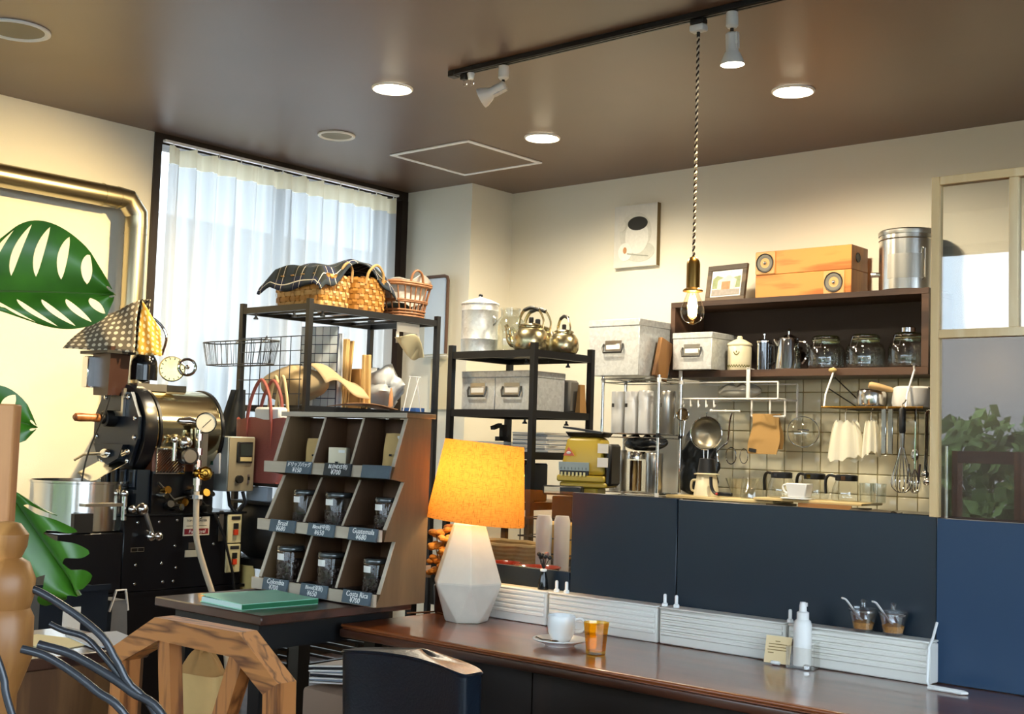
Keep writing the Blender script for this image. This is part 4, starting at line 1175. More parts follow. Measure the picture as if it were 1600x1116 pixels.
c1 = uv_grid('dotted_cloth', bil((-4.72, 2.61, 1.487), (-4.47, 2.785, 1.478), (-4.52, 2.83, 1.70), (-4.70, 2.71, 1.60), .02, (.5, -.8, .2)), 16, 16, dotted('brown_dotted_cloth', '#6d6353', '#d8cfb6', (10, 8, 1)), None)
tag(c1, 'grey brown cloth with white dots draped over the roaster hopper', 'cloth')
c2 = uv_grid('mustard_cloth', bil((-4.475, 2.80, 1.47), (-4.44, 2.90, 1.47), (-4.46, 2.90, 1.58), (-4.50, 2.83, 1.70), .01, (.8, -.5, .1)), 10, 12, dotted('mustard_dotted_cloth', '#b98a34', '#e0cfa0', (5, 7, 1)), None)
tag(c2, 'mustard yellow dotted cloth hanging behind the black motor dome', 'cloth')
c3 = uv_grid('dark_dotted_cloth', bil((-4.52, 2.79, 1.485), (-4.475, 2.84, 1.49), (-4.49, 2.865, 1.705), (-4.52, 2.835, 1.705), .0, (.8, -.5, .1)), 6, 12, dotted('dark_dotted_cloth', '#2a2420', '#a89f88', (3, 9, 1)), None)
tag(c3, 'narrow dark brown dotted cloth fold between the grey and mustard cloths', 'cloth')
# things on the floor by the roaster
bn = thing('dark_crate', 'dark blue crate beside the roaster stand', 'crate', (-4.27, 2.41, -.05))
MB().b(-.11, .11, -.14, .13, 0, .02).build('bottom', M_RPL, bn)
for q in ((-.11, .11, -.14, -.13, .02, .62), (-.11, .11, .12, .13, .02, .62), (-.11, -.10, -.13, .12, .02, .62), (.10, .11, -.13, .12, .02, .62)):
    MB().b(*q).build('side', M_RPL, bn)
MB().b(-.12, .12, -.145, -.135, .615, .635).b(.105, .12, -.135, .135, .615, .635).build('rim', M_RPL, bn)
MB().b(.1105, .113, -.05, .02, .40, .56).build('white_sheet', M_PAPER, bn)
sg = thing('grey_bag', 'grey paper bag leaning at the foot of the roaster', 'bag', (-4.28, 2.63, -.05))
MB().box((0, 0, .28), (.14, .12, .56), taper=(.8, .5)).build('bag_body', mat('grey_paper', '#6e7072', .7, var=.15, vscale=10), sg)
MB().tube([(.05, -.04, .52), (.06, -.02, .60), (.06, .02, .60), (.05, .04, .52)], .005, 6).build('bag_handle', M_PAPER, sg)
lcb = thing('low_cabinet', 'low brown cabinet with papers on it behind the wooden chair', 'cabinet', (-2.98, 1.55, -.05))
MB().b(-.25, .16, -.35, .30, .62, .65, bev=.004).build('top', M_TABTOP, lcb)
MB().b(-.24, .15, -.34, .29, 0, .62).build('body', wood('cabinet_brown', '#5b3a1f', '#75502d', 'z', 5, .5), lcb)
for k, (x, y, a, mm, lb) in enumerate(((-3.02, 1.68, .3, mat('cream_sheet', '#e6d6a4', .8), 'cream paper sheet on the low brown cabinet'), (-2.95, 1.80, -.2, mat('grey_sheet', '#b9bcc0', .8), 'pale grey paper sheet on the low brown cabinet'))):
    s_ = MB().b(-.11, .11, -.07, .07, 0, .002 + .002 * k).build('paper_sheet', mm, None, loc=(x, y, .6005 + .0022 * k), rz=a)
    tag(s_, lb, 'paper')
# ================================================================ black rack by the window with baskets
rk = thing('storage_rack', 'black metal storage rack before the curtain carrying wicker baskets', 'rack', (-4.50, 3.93, -.05))
RX0, RX1, RY0, RY1 = -4.745, -4.262, 3.525, 4.335
K = lambda: WB(rk)
for x in (RX0, RX1):
    for y in (RY0, RY1):
        K().box((x, y, .86), (.024, .024, 1.82)).build('post', M_BLACK, rk)
for z in (1.737, 1.282, .70, .15):
    for q in ((RX0 + .012, RX1 - .012, RY0 - .010, RY0 + .010), (RX0 + .012, RX1 - .012, RY1 - .010, RY1 + .010), (RX0 - .010, RX0 + .010, RY0 + .012, RY1 - .012), (RX1 - .010, RX1 + .010, RY0 + .012, RY1 - .012)):
        K().b(*q, z - .016, z + .012).build('rail', M_BLACK, rk)
    for k in range(1, 6):
        y = RY0 + k * (RY1 - RY0) / 6
        K().b(RX0 + .012, RX1 - .012, y - .008, y + .008, z - .006, z + .006).build('shelf_bar', M_BLACK, rk)
for y, x in ((3.60, RX1), (3.55, -4.68), (3.55, -4.40)):
    K().lathe([(.006, 0), (.006, -.012), (.012, -.018), (.012, -.024)], 10, c=(x, y, 1.72)).build('knob_foot', M_BLACK, rk)
# wire grid on the near side
wg = thing('wire_grid', 'dark wire grid panel tied to the near side of the black rack', 'wire grid', (-4.5, 3.508, 1.27))
for k in range(7):
    x = -.22 + k * .0715
    MB().cyl((x, 0, 0), (x, 0, .335), .0022, n=6).build('wire', M_BLACK, wg)
for k in range(6):
    z = .01 + k * .0645
    MB().cyl((-.235, -.003, z), (.225, -.003, z), .0022, n=6).build('wire', M_BLACK, wg)
wk = thing('wire_basket', 'dark wire basket hooked on the grid of the window rack', 'basket', (-4.64, 3.44, 1.475))
def rrect(hx, hy, z, n=32, p=6):
    out = []
    for i in range(n):
        a = 2 * PI * i / n
        c, s = math.cos(a), math.sin(a)
        k = (abs(c) ** p + abs(s) ** p) ** (-1 / p)
        out.append((hx * c * k, hy * s * k, z))
    return out
MB().tube(rrect(.24, .055, .105), .0032, 6, closed=True).build('rim', M_BLACK, wk)
MB().tube(rrect(.215, .045, .0), .0028, 6, closed=True).build('base_ring', M_BLACK, wk)
A_, B_ = rrect(.24, .055, .105, 40), rrect(.215, .045, 0, 40)
for i in range(0, 40):
    MB().cyl(A_[i], B_[i], .0016, n=5).build('wire', M_BLACK, wk)
for x in (-.10, .10):
    MB().tube([(x, .05, .105), (x, .064, .125), (x, .070, .135), (x, .072, .12)], .003, 6).build('hook', M_BLACK, wk)

# woven baskets
M_WICK = mat('pale_woven_splint', '#c99d5f', .55, var=.14, vscale=14)
M_WICKD = mat('woven_splint_golden', '#b27b34', .5, var=.14, vscale=14)
def woven(name, label, loc, hx, hy, h, nst, nrow, mats, group):
    t = thing(name, label, 'basket', loc, group=group)
    P_ = rrect(1, 1, 0, nst * 2, 5)
    rh = h / nrow
    for r in range(nrow):
        z0 = .006 + r * rh
        m_ = MB()
        ring_o, ring_i = [], []
        for i, (cx, cy, _) in enumerate(P_):
            k = 1 + .06 * (z0 / h)
            off = (.0045 if ((i // 2 + r) % 2 == 0) else -.0025) if i % 2 == 0 else .001
            px, py = cx * hx * k, cy * hy * k
            L = math.hypot(px, py)
            nx, ny = px / L, py / L
            px += nx * off; py += ny * off
            ring_o.append((m_.v((px, py, z0 + rh * .06)), m_.v((px, py, z0 + rh * .94)), m_.v((px - nx * .002, py - ny * .002, z0 + rh * .94)), m_.v((px - nx * .002, py - ny * .002, z0 + rh * .06))))
        n_ = len(ring_o)
        for i in range(n_):
            a, b_ = ring_o[i], ring_o[(i + 1) % n_]
            for q in range(4):
                m_.f([a[q], b_[q], b_[(q + 1) % 4], a[(q + 1) % 4]])
        m_.build('weaver', mats[r % len(mats)], t, smooth=30)
    for i in range(nst):
        cx, cy, _ = P_[2 * i]
        m_ = MB()
        rows = []
        tx, ty = P_[(2 * i + 1) % (2 * nst)][0] * hx - P_[2 * i - 1][0] * hx, P_[(2 * i + 1) % (2 * nst)][1] * hy - P_[2 * i - 1][1] * hy
        TL = math.hypot(tx, ty) or 1
        tx, ty = tx / TL, ty / TL
        wd = min(TL, .03) * .40
        for r in range(nrow + 1):
            zz = .006 + min(h, (r + .5) * rh) if r < nrow else h + .008
            k = 1 + .06 * (zz / h)
            px, py = cx * hx * k, cy * hy * k
            L = math.hypot(px, py)
            off = (-.004 if (i + r) % 2 == 0 else .0055)
            px += px / L * off; py += py / L * off
            rows.append((m_.v((px - tx * wd, py - ty * wd, zz)), m_.v((px + tx * wd, py + ty * wd, zz))))
        for a, b_ in zip(rows, rows[1:]):
            m_.f([a[0], a[1], b_[1], b_[0]])
        m_.build('stake', mats[(i + 1) % len(mats)], t, thick=.0015, smooth=30)
    MB().prism([(p[0] * hx * .97, p[1] * hy * .97) for p in P_], .006, 'xy', .001).build('base', mats[0], t)
    return t
G_ = 'woven splint baskets on the window rack'
w1b = woven('woven_basket', 'large pale woven splint basket under the plaid blanket', (-4.487, 3.722, 1.7505), .172, .098, .145, 34, 6, (M_WICK, M_WICKD), G_)
w2b = woven('woven_basket', 'golden woven splint basket in the middle of the rack top', (-4.470, 3.945, 1.7505), .158, .098, .155, 30, 6, (M_WICKD, M_WICKD), G_)
for x in (.165, -.165):
    MB().tube(smooth_path([(x, -.055, .13), (x * 1.06, -.045, .19), (x * 1.08, 0, .225), (x * 1.06, .045, .19), (x, .055, .13)], 6), .0065, 6).build('handle', mat('twisted_reed', '#b58f55', .7), w2b)
    if x > 0:
        MB().tube(smooth_path([(x, .02, .13), (x * 1.06, .03, .19), (x * 1.06, .06, .215), (x * 1.02, .092, .19), (x, .095, .13)], 6), .0065, 6).build('handle', mat('twisted_reed2', '#a98350', .7), w1b)
# open wicker basket with cloth lining
M_TWIG = mat('twig_wicker', '#8a5a34', .6, var=.2, vscale=20)
wt3 = thing('wicker_basket', 'open brown wicker basket with cloth lining at the rack end', 'basket', (-4.42, 4.205, 1.7505))
A_, B_ = rrect(.118, .10, .008, 26, 4), rrect(.135, .145, .165, 26, 4)
for i in range(26):
    MB().cyl(A_[i], B_[i], .0035, n=6).build('spoke', M_TWIG, wt3)
for z, k, rr in ((.008, 0, .007), (.022, .1, .006), (.036, .2, .006), (.078, .47, .0055), (.085, .5, .0055), (.160, .97, .008), (.170, 1.0, .008)):
    MB().tube([(a[0] + (b_[0] - a[0]) * k + .002 * math.sin(i * 2.6), a[1] + (b_[1] - a[1]) * k + .002 * math.cos(i * 2.6), z + .002 * math.sin(i * PI)) for i, (a, b_) in enumerate(zip(A_, B_))], rr, 6, closed=True).build('woven_ring', M_TWIG, wt3)
MB().prism([(p[0] * .97, p[1] * .97) for p in A_], .006, 'xy', .002).build('base', M_TWIG, wt3)
for x in (.135,):
    MB().tube(smooth_path([(x, -.045, .165), (x + .005, -.03, .215), (x + .005, 0, .232), (x + .005, .03, .215), (x, .045, .165)], 6), .006, 8).build('handle', M_TWIG, wt3)
A2 = rrect(1, 1, 0, 48, 4)
def lin(u, v):
    i = u * 48
    a = 2 * PI * u
    c, s = math.cos(a), math.sin(a)
    kk = (abs(c) ** 4 + abs(s) ** 4) ** (-1 / 4)
    hx, hy = .105 + .02 * v, .09 + .045 * v
    w_ = .012 * math.sin(6 * a) * v
    return (c * kk * (hx + .012 * max(0, v - .8) * 5), s * kk * (hy + .012 * max(0, v - .8) * 5), .07 + .115 * v + w_ + .02 * math.sin(2 * a + 1) * v)
M_LINING = mat('white_sprig_cotton', '#dcd7cd', .85, var=.16, vscale=45)
MB().grid(lin, 48, 8, True).build('cloth_lining', M_LINING, wt3, thick=.002)
MB().sphere((0, -.01, .05), .07, 16, 10, (1.2, 1, .5)).build('dark_contents', mat('dark_green_cloth', '#1c2320', .9), wt3)

# plaid blanket over the two baskets
def plaid(name):
    m, nt, p = new_mat(name)
    tc = nt.nodes.new('ShaderNodeTexCoord')
    sp_ = nt.nodes.new('ShaderNodeSeparateXYZ')
    L = nt.links.new
    L(tc.outputs['UV'], sp_.inputs[0])
    def band(src, f, pos, wd):
        a = nt.nodes.new('ShaderNodeMath'); a.operation = 'MULTIPLY'; a.inputs[1].default_value = f
        fr = nt.nodes.new('ShaderNodeMath'); fr.operation = 'FRACT'
        s = nt.nodes.new('ShaderNodeMath'); s.operation = 'SUBTRACT'; s.inputs[1].default_value = pos
        ab = nt.nodes.new('ShaderNodeMath'); ab.operation = 'ABSOLUTE'
        lt = nt.nodes.new('ShaderNodeMath'); lt.operation = 'LESS_THAN'; lt.inputs[1].default_value = wd
        L(src, a.inputs[0]); L(a.outputs[0], fr.inputs[0]); L(fr.outputs[0], s.inputs[0]); L(s.outputs[0], ab.inputs[0]); L(ab.outputs[0], lt.inputs[0])
        return lt.outputs[0]
    def mix(c1, c2, fac):
        mm = nt.nodes.new('ShaderNodeMix'); mm.data_type = 'RGBA'
        L(fac, mm.inputs['Factor'])
        if isinstance(c1, str): mm.inputs['A'].default_value = rgba(c1)
        else: L(c1, mm.inputs['A'])
        mm.inputs['B'].default_value = rgba(c2)
        return mm.outputs['Result']
    u, v = sp_.outputs[0], sp_.outputs[1]
    c = mix('#111a36', '#0f1614', band(u, 4.2, .5, .24))
    c = mix(c, '#1b262f', band(v, 3.4, .5, .20))
    c = mix(c, '#c9c3b4', band(u, 4.2, .14, .012))
    c = mix(c, '#8f8b80', band(u, 4.2, .86, .012))
    c = mix(c, '#c9c3b4', band(v, 3.4, .16, .012))
    c = mix(c, '#8f8b80', band(v, 3.4, .84, .012))
    L(c, p.inputs['Base Color'])
    p.inputs['Roughness'].default_value = .9
    return m
def blanket(u, v):
    y = 3.555 + .53 * u
    x = -4.73 + .455 * v
    z = 1.936 + .050 * math.exp(-((u - .52) / .22) ** 2) + .02 * math.sin(7 * u + 3 * v) * v
    # over the front edge of the first basket
    if u < .16:
        t = (.16 - u) / .16
        z -= .105 * t ** 1.4 * (.4 + .6 * math.sin(PI * min(1, v * 1.05)) ** .5) + .02 * v * t
        y += .05 * t
    if v > .86:
        t = (v - .86) / .14
        z -= (.05 + .03 * math.sin(9 * u)) * t ** 1.3
        x -= .02 * t
    if v < .16:
        t = (.16 - v) / .16
        z -= .07 * t ** 1.3
        x -= .02 * t
    if u > .88:
        z -= .05 * ((u - .88) / .12) ** 1.5
    return (x, y, z + .006 * math.sin(23 * u + 11 * v))
bl = uv_grid('plaid_blanket', blanket, 50, 44, plaid('navy_plaid_wool'), None, thick=.006)
tag(bl, 'navy and dark green plaid blanket draped over the woven baskets', 'blanket')

# ---------------------------------------------------------------- what lies on the rack's middle shelf (z = 1.294)
SZ = 1.2945
M_SACK = mat('beige_canvas_sack', '#b59f78', .85, var=.08, vscale=6, bump=.2, bscale=400)
def lump(name, label, cat, loc, f, m, nu=36, nv=14, rz=0.0):
    o = MB().grid(f, nu, nv, True).build(name, m, None, loc=loc, rz=rz, smooth=60)
    return tag(o, label, cat)
def sackf(u, v):
    a = 2 * PI * u
    r = math.sin(PI * (.02 + .96 * v) ** .8)
    return (.225 * math.cos(a) * r * (1 + .06 * math.sin(3 * a)), .085 * math.sin(a) * r, .003 + .19 * v ** .8 + .015 * math.sin(4 * a + 1) * r)
lump('canvas_sack', 'beige canvas sack slumped on the middle rack shelf', 'sack', (-4.50, 3.64, SZ), sackf, M_SACK)
sf = uv_grid('sack_flap', lambda u, v: (-4.395 + .15 * v, 3.62 + .27 * u, SZ + .19 - .05 * u + .02 * math.sin(5 * u) - .09 * v ** 2 + .012 * math.sin(8 * u) * v), 18, 10, M_SACK, None, thick=.003)
tag(sf, 'wavy-edged beige canvas flap hanging over the sack', 'cloth')
pb_ = thing('mosaic_board', 'pale board with a square mosaic pattern standing on the rack', 'board', (-4.47, 3.765, SZ), rz=.30)
MB().b(-.10, .10, -.004, .004, 0.001, .38).build('board', mat('board_edge_dark', '#2a3550', .5), pb_)
M_MOS = [mat('mosaic_a', '#c9d3d6', .4), mat('mosaic_b', '#aebcc2', .4), mat('mosaic_c', '#dde3e3', .4)]
for i in range(5):
    for j in range(9):
        MB().box((-.08 + i * .04, -.0055, .022 + j * .042), (.036, .003, .038)).build('mosaic_square', M_MOS[(i * 2 + j * 3 + i * j) % 3], pb_)
M_POLY = cloth_translucent('milky_plastic', (.86, .89, .92), .35)
M_POLYS = mat('white_plastic_bag', '#dfe5ea', .25)
def stack(name, label, x, y, n, wd, h, m, lean=.0, thick=.008, group='papers and bags standing on the window rack'):
    t = thing(name, label, 'bags', (x, y, SZ), group=group)
    rnd = random.Random(int(y * 100))
    for k in range(n):
        MB(Matrix.Translation((0, k * (thick + .002), 0)) @ Matrix.Rotation(lean + rnd.uniform(-.03, .03), 4, 'X')).box((rnd.uniform(-.01, .01), 0, h / 2), (wd, thick, h * rnd.uniform(.9, 1)), bev=.002).build('bag', m, t)
    return t
stack('plastic_bags', 'upright bundle of white plastic bags on the rack', -4.51, 3.805, 6, .20, .355, M_POLYS)
stack('kraft_bags', 'tall folded kraft paper bags beside the white plastic bags', -4.49, 3.872, 4, .17, .335, M_KRAFT, lean=-.05)
stack('kraft_rolls', 'slim kraft paper rolls before the tall kraft bags', -4.30, 3.905, 2, .02, .26, M_KRAFT, thick=.016)
stack('brown_books', 'short row of brown-covered notebooks on the rack', -4.44, 3.945, 4, .15, .195, M_KRAFTD, thick=.011)
def pbag(u, v):
    a = 2 * PI * u
    r = math.sin(PI * (.03 + .92 * v)) ** .5
    p = Vector((.10 * math.cos(a) * r, .085 * math.sin(a) * r, .004 + .20 * v))
    k = 1 + .55 * noise.noise(p * 16) + .25 * noise.noise(p * 40)
    return (p.x * k, p.y * k, max(.003, p.z * (1 + .25 * noise.noise(p * 14) * v)))
lump('plastic_bag', 'crumpled white plastic bag at the end of the middle rack shelf', 'bag', (-4.42, 4.13, SZ), pbag, mat('grey_white_poly', '#c6cbcc', .3))
# paper filters hanging in a white wire holder
pfh = thing('filter_holder', 'white holder with cream paper filters hanging under the rack top', 'filter holder', (-4.285, 4.16, 1.72))
MB().b(-.004, .0, -.075, .075, -.045, 0).b(-.004, 0, -.078, -.06, -.10, -.0455).b(-.004, 0, .06, .078, -.10, -.0455).build('bracket', M_WHITE, pfh)
def coneF(u, v):
    a = 2 * PI * u
    r = .03 + .05 * v
    return (.01 + .035 * v * abs(math.cos(a)), -.02 + .085 * v + math.sin(a) * r * .9 - .04, -.145 + .03 * math.cos(a) * v - .03 * v + .05 * math.sin(a + .6) * v)
MB().grid(lambda u, v: (.012 + .03 * math.sin(PI * v) + .02 * math.sin(2 * PI * u), -.075 + .15 * v + .018 * math.cos(2 * PI * u), -.075 - .085 * v + .055 * math.sin(PI * v) * math.sin(2 * PI * u)), 28, 10, True).build('paper_filters', mat('cream_filter_paper', '#dcd2a8', .8), pfh, smooth=60)
# wire rack and scissors like bits near the end
wr2 = thing('wire_stand', 'thin white wire stand at the end of the middle rack shelf', 'wire stand', (-4.30, 4.22, SZ))
for y0, y1 in ((-.06, -.02), (.06, .02), (-.02, .04)):
    MB().cyl((0, y0, 0), (0, y1, .17), .0028, n=6).build('wire', M_WHITEPL, wr2)
MB().cyl((0, -.03, .17), (0, .05, .17), .0028, n=6).build('wire', M_WHITEPL, wr2)
bm_ = MB().b(-.05, .05, -.03, .03, 0, .02).build('blue_cloth', mat('blue_cloth', '#3c68b0', .8), None, loc=(-4.36, 4.285, SZ))
tag(bm_, 'folded blue cloth at the far end of the middle rack shelf', 'cloth')
kp = MB().grid(lambda u, v: (-.07 + .14 * v, -.16 + .32 * u, .012 * math.sin(PI * u) + .03 * v * (1 - u) * .5), 10, 6).build('kraft_sheet', mat('tan_leather_paper', '#c08e62', .7), None, loc=(-4.26, 3.86, 1.2975), thick=.002)
tag(kp, 'tan paper sheet curling over the rack shelf edge above the display', 'paper')
fl = MB().lathe([(.011, 0), (.012, .004), (.009, .06), (.003, .09)], 10).build('tan_tube', mat('tan_skin_tube', '#cf9b6e', .6), None, loc=(-4.272, 4.05, 1.31))
tag(fl, 'small tan tube standing near the rack end', 'tube')

# ---------------------------------------------------------------- bags hanging in front of the rack
M_RED = mat('red_brown_leather', '#8f4a42', .5, bump=.3, bscale=120, var=.12, vscale=8)
hb = thing('handbag', 'red leather handbag with two looped handles hanging by the rack', 'handbag', (-4.38, 3.402, .9495), rz=.0)
def hbf(u, v):
    a = 2 * PI * u
    c, s = math.cos(a), math.sin(a)
    k = (abs(c) ** 5 + abs(s) ** 5) ** (-1 / 5)
    return ((.155 + .03 * v) * c * k, (.055 - .02 * v) * s * k, .28 * v + .006 * math.sin(6 * a) * v)
MB().grid(hbf, 40, 8, True).build('bag_body', M_RED, hb, smooth=60)
MB().b(-.15, .15, -.05, .05, 0, .006).build('bag_bottom', M_RED, hb)
MB().b(-.05, .13, -.03, .02, .25, .33, bev=.01).build('white_lining', M_PAPER, hb)
for y, rz, mm in ((-.034, 0, M_RED), (.03, 0, M_RED)):
    MB().tube(smooth_path([(-.085, y, .20), (-.085, y - .004, .27), (-.06, y, .38), (0, y, .45), (.06, y, .38), (.085, y - .004, .27), (.085, y, .20)], 6), .0075, 8).build('handle', mm, hb)
for x in (-.085, .085):
    MB().b(x - .011, x + .011, -.046, -.038, .15, .265).build('handle_tab', M_RED, hb)
tt = thing('tote_handles', 'cream cloth tote straps looped behind the red handbag', 'tote bag', (-4.385, 3.486, 1.15))
MB().b(-.10, .12, -.02, .02, 0, .10, bev=.008).build('tote_body', mat('cream_canvas', '#d9cfb4', .8), tt)
for dx in (-.02, .03):
    MB().tube(smooth_path([(-.045 + dx, -.02, .09), (-.03 + dx, -.02, .19), (.0 + dx, -.02, .27), (.03 + dx, -.02, .19), (.05 + dx, -.02, .09)], 6), .007, 8).build('strap', mat('cream_strap', '#cdb98c', .8), tt)
def coatf(u, v):
    a = 2 * PI * u
    r = .03 + .065 * (1 - v) + .012 * math.sin(5 * a)
    return (1.1 * r * math.cos(a) + .07 * v, .6 * r * math.sin(a), .34 * v)
lump('dark_jacket', 'dark slate jacket hanging between the control box and red handbag', 'jacket', (-4.71, 3.44, 1.02), coatf, mat('slate_cloth', '#1e242b', .8))
def bp(u, v):
    a = 2 * PI * u
    r = math.sin(PI * (.04 + .92 * v)) ** .45
    return (.19 * math.cos(a) * r, .072 * math.sin(a) * r * (1 + .05 * math.sin(4 * a)), .255 * v)
lump('black_backpack', 'black backpack behind the bean display beside the switches', 'backpack', (-4.42, 3.43, .62), bp, mat('black_nylon', '#0d0e11', .5, bump=.3, bscale=60))
st = thing('low_stool', 'dark low stool carrying the black backpack', 'stool', (-4.42, 3.432, -.05))
MB().b(-.22, .22, -.075, .07, .63, .668).build('seat', M_BLACKPL, st)
for x in (-.19, .19):
    for y in (-.055, .05):
        MB().box((x, y, .315), (.03, .03, .63)).build('leg', M_BLACKPL, st)
bxp = MB().box((0, 0, .031), (.15, .03, .062), bev=.003).build('pale_blue_box', mat('pale_blue_box', '#b7c6d6', .5), None, loc=(-4.40, 3.40, .8678))
tag(bxp, 'pale blue carton under the red handbag', 'box')
shb = thing('hook_shelf', 'small dark shelf holding the red handbag', 'shelf', (-4.40, 3.43, -.05))
MB().b(-.17, .17, -.07, .07, .985, .999).build('board', M_BLACK, shb)
for x in (-.16, .16):
    MB().b(x - .006, x + .006, .0705, .082, .90, 1.02).build('bracket', M_BLACK, shb)
MB().b(-.17, .17, -.07, .05, .905, .917).build('board', M_BLACK, shb)
def yel(u, v):
    return (-.10 + .20 * u + .01 * math.sin(7 * v), -.008 * math.sin(PI * u) + .006 * math.sin(14 * u + 5 * v), .40 - .38 * v)
ys = MB().grid(yel, 24, 12).build('yellow_cloth', mat('pale_yellow_cloth', '#d7c27c', .85), None, loc=(-4.46, 3.352, .19), thick=.004)
tag(ys, 'pale yellow cloth hanging below the black backpack', 'cloth')
# ================================================================ black shelf tower between the bar and the column
tw = thing('shelf_tower', 'black metal shelf tower in the corner carrying kettles and tin boxes', 'shelf', (-3.71, 4.335, -.05))
T = lambda: WB(tw)
for x in (-3.957, -3.46):
    for y in (4.13, 4.54):
        T().box((x, y, .78), (.026, .026, 1.64)).build('post', M_BLACK, tw)
for z in (1.570, 1.304, 1.120, .50):
    for q in ((-3.944, -3.473, 4.12, 4.14), (-3.944, -3.473, 4.53, 4.55), (-3.967, -3.947, 4.143, 4.527), (-3.47, -3.45, 4.143, 4.527)):
        T().b(*q, z - .032, z).build('rail', M_BLACK, tw)
    T().b(-3.946, -3.471, 4.141, 4.529, z - .008, z - .001).build('shelf_board', M_BLACK, tw)
for x, y, z in ((-3.52, 4.15, 1.53), (-3.50, 4.42, 1.53), (-3.52, 4.15, 1.264), (-3.50, 4.42, 1.264)):
    T().lathe([(.005, 0), (.005, -.010), (.011, -.016), (.011, -.021)], 10, c=(x, y, z)).build('knob_foot', M_BLACK, tw)
# tall lidded canister
cn = thing('tin_canister', 'tall galvanized canister with a domed lid on the shelf tower', 'canister', (-3.895, 4.245, 1.5705))
MB().lathe([(.082, 0), (.086, .003), (.086, .06), (.088, .063), (.086, .066), (.086, .195), (.088, .198), (.086, .201), (.086, .228), (.082, .232)], 40).build('body', M_GALV, cn)
MB().lathe([(.089, .226), (.090, .232), (.086, .236), (.05, .252), (.012, .262), (.010, .266)], 40, cap0=False).build('lid', M_GALV, cn)
MB().lathe([(.006, .262), (.010, .268), (.010, .276), (.005, .28)], 14).build('knob', M_BLACKPL, cn)
MB().tube([(.086, .0, .17), (.10, 0, .16), (.10, 0, .14), (.086, 0, .13)], .004, 6).build('lug', M_BRUSHED, cn)
# glass jar
gj = thing('glass_jar', 'large empty glass jar with a wide neck beside the canister', 'jar', (-3.732, 4.275, 1.5705))
MB().lathe([(.060, 0), (.068, .006), (.070, .02), (.070, .125), (.062, .150), (.046, .165), (.044, .170), (.044, .195), (.048, .200), (.048, .206), (.044, .206), (.042, .17), (.060, .148), (.067, .12), (.067, .02), (.06, .01), (.001, .008)], 36, cap1=False).build('glass', M_GLASS, gj)
M_ALK = mat('old_aluminium', '#c8bd98', .26, 1.0)
def kettle(loc, s, rz, label, bail_up=True, knob=True):
    t = thing('kettle', label, 'kettle', loc, rz=rz, group='aluminium kettles on the shelf tower')
    Ms = Matrix.Scale(s, 4)
    MB(Ms).lathe([(.055, 0), (.070, .004), (.078, .02), (.080, .045), (.076, .075), (.060, .098), (.046, .106), (.046, .112)], 40).build('body', M_ALK, t)
    MB(Ms).lathe([(.050, .110), (.052, .114), (.046, .120), (.02, .126), (.008, .128)], 32, cap0=False).build('lid', M_ALK, t)
    MB(Ms).lathe([(.008, .126), (.011, .132), (.011, .150), (.008, .153)], 14).build('lid_knob', M_BLACKPL, t)
    MB(Ms).tube(smooth_path([(-.070, 0, .035), (-.095, 0, .04), (-.108, 0, .07), (-.115, 0, .105), (-.124, 0, .118)], 5), [.020] * 5 + [.017] * 5 + [.013] * 5 + [.010] * 6, 12).build('spout', M_ALK, t)
    if bail_up:
        pts = [(-.055, 0, .095), (-.060, 0, .14), (-.035, 0, .185), (.0, 0, .196), (.035, 0, .185), (.060, 0, .14), (.055, 0, .095)]
    else:
        pts = [(.02, .0, .095), (.055, 0, .13), (.085, 0, .175), (.10, 0, .205), (.105, 0, .215)]
    MB(Ms).tube(smooth_path(pts, 5), .0055, 8, flat=(1.4, .8)).build('bail', M_ALK, t)
    gp = smooth_path(pts[2:5] if bail_up else pts[2:], 5)
    MB(Ms).tube(gp, .009, 10).build('grip', M_BLACKPL, t)
    return t
kettle((-3.555, 4.215, 1.5705), 1.0, .3, 'aluminium kettle with raised black-gripped handle at the front of the tower')
kettle((-3.505, 4.39, 1.5705), .88, -.35, 'rear aluminium kettle with tilted handle by the wall', True)
kettle((-3.70, 4.435, 1.5705), 1.12, .25, 'larger aluminium kettle half hidden behind the front kettle')
# galvanized file boxes
def tin_box(loc, wx, dy, h, label, group=None, lidh=.03, hw=.092, name='tin_box'):
    """loc = front left bottom corner"""
    t = thing(name, label, 'tin box', loc, group=group)
    MB().b(0, wx, 0, dy, .001, h - lidh, bev=.002).build('body', M_GALV, t)
    MB().b(-.003, wx + .003, -.003, dy + .003, h - lidh, h, bev=.003).build('lid', M_GALV, t)
    cx, cz = wx / 2, h * .50
    hp = MB().b(cx - hw * .5, cx + hw * .5, -.004, .0005, cz - .020, cz + .016, bev=.001).build('card_holder', M_BRUSHED, t)
    MB().b(cx - hw * .42, cx + hw * .42, -.0052, -.0042, cz - .010, cz + .012).build('paper_card', M_PAPER, hp)
    MB().b(cx - hw * .5, cx + hw * .5, -.003, 0, cz + .017, cz + .034).build('top_plate', M_BRUSHED, hp)
    MB().tube([(cx - hw * .58, -.002, cz + .018), (cx - hw * .62, -.008, cz), (cx - hw * .55, -.012, cz - .026), (cx + hw * .55, -.012, cz - .026), (cx + hw * .62, -.008, cz), (cx + hw * .58, -.002, cz + .018)], .0045, 8).build('pull_handle', mat('dark_steel_wire', '#6c6b68', .3, 1.0), hp)
    return t
GB = 'galvanized tin boxes'
tin_box((-3.940, 4.185, 1.3045), .205, .25, .178, 'galvanized tin box with label, left one on the tower middle shelf', GB)
tin_box((-3.732, 4.185, 1.3045), .205, .25, .178, 'galvanized tin box with label, right one on the tower middle shelf', GB)
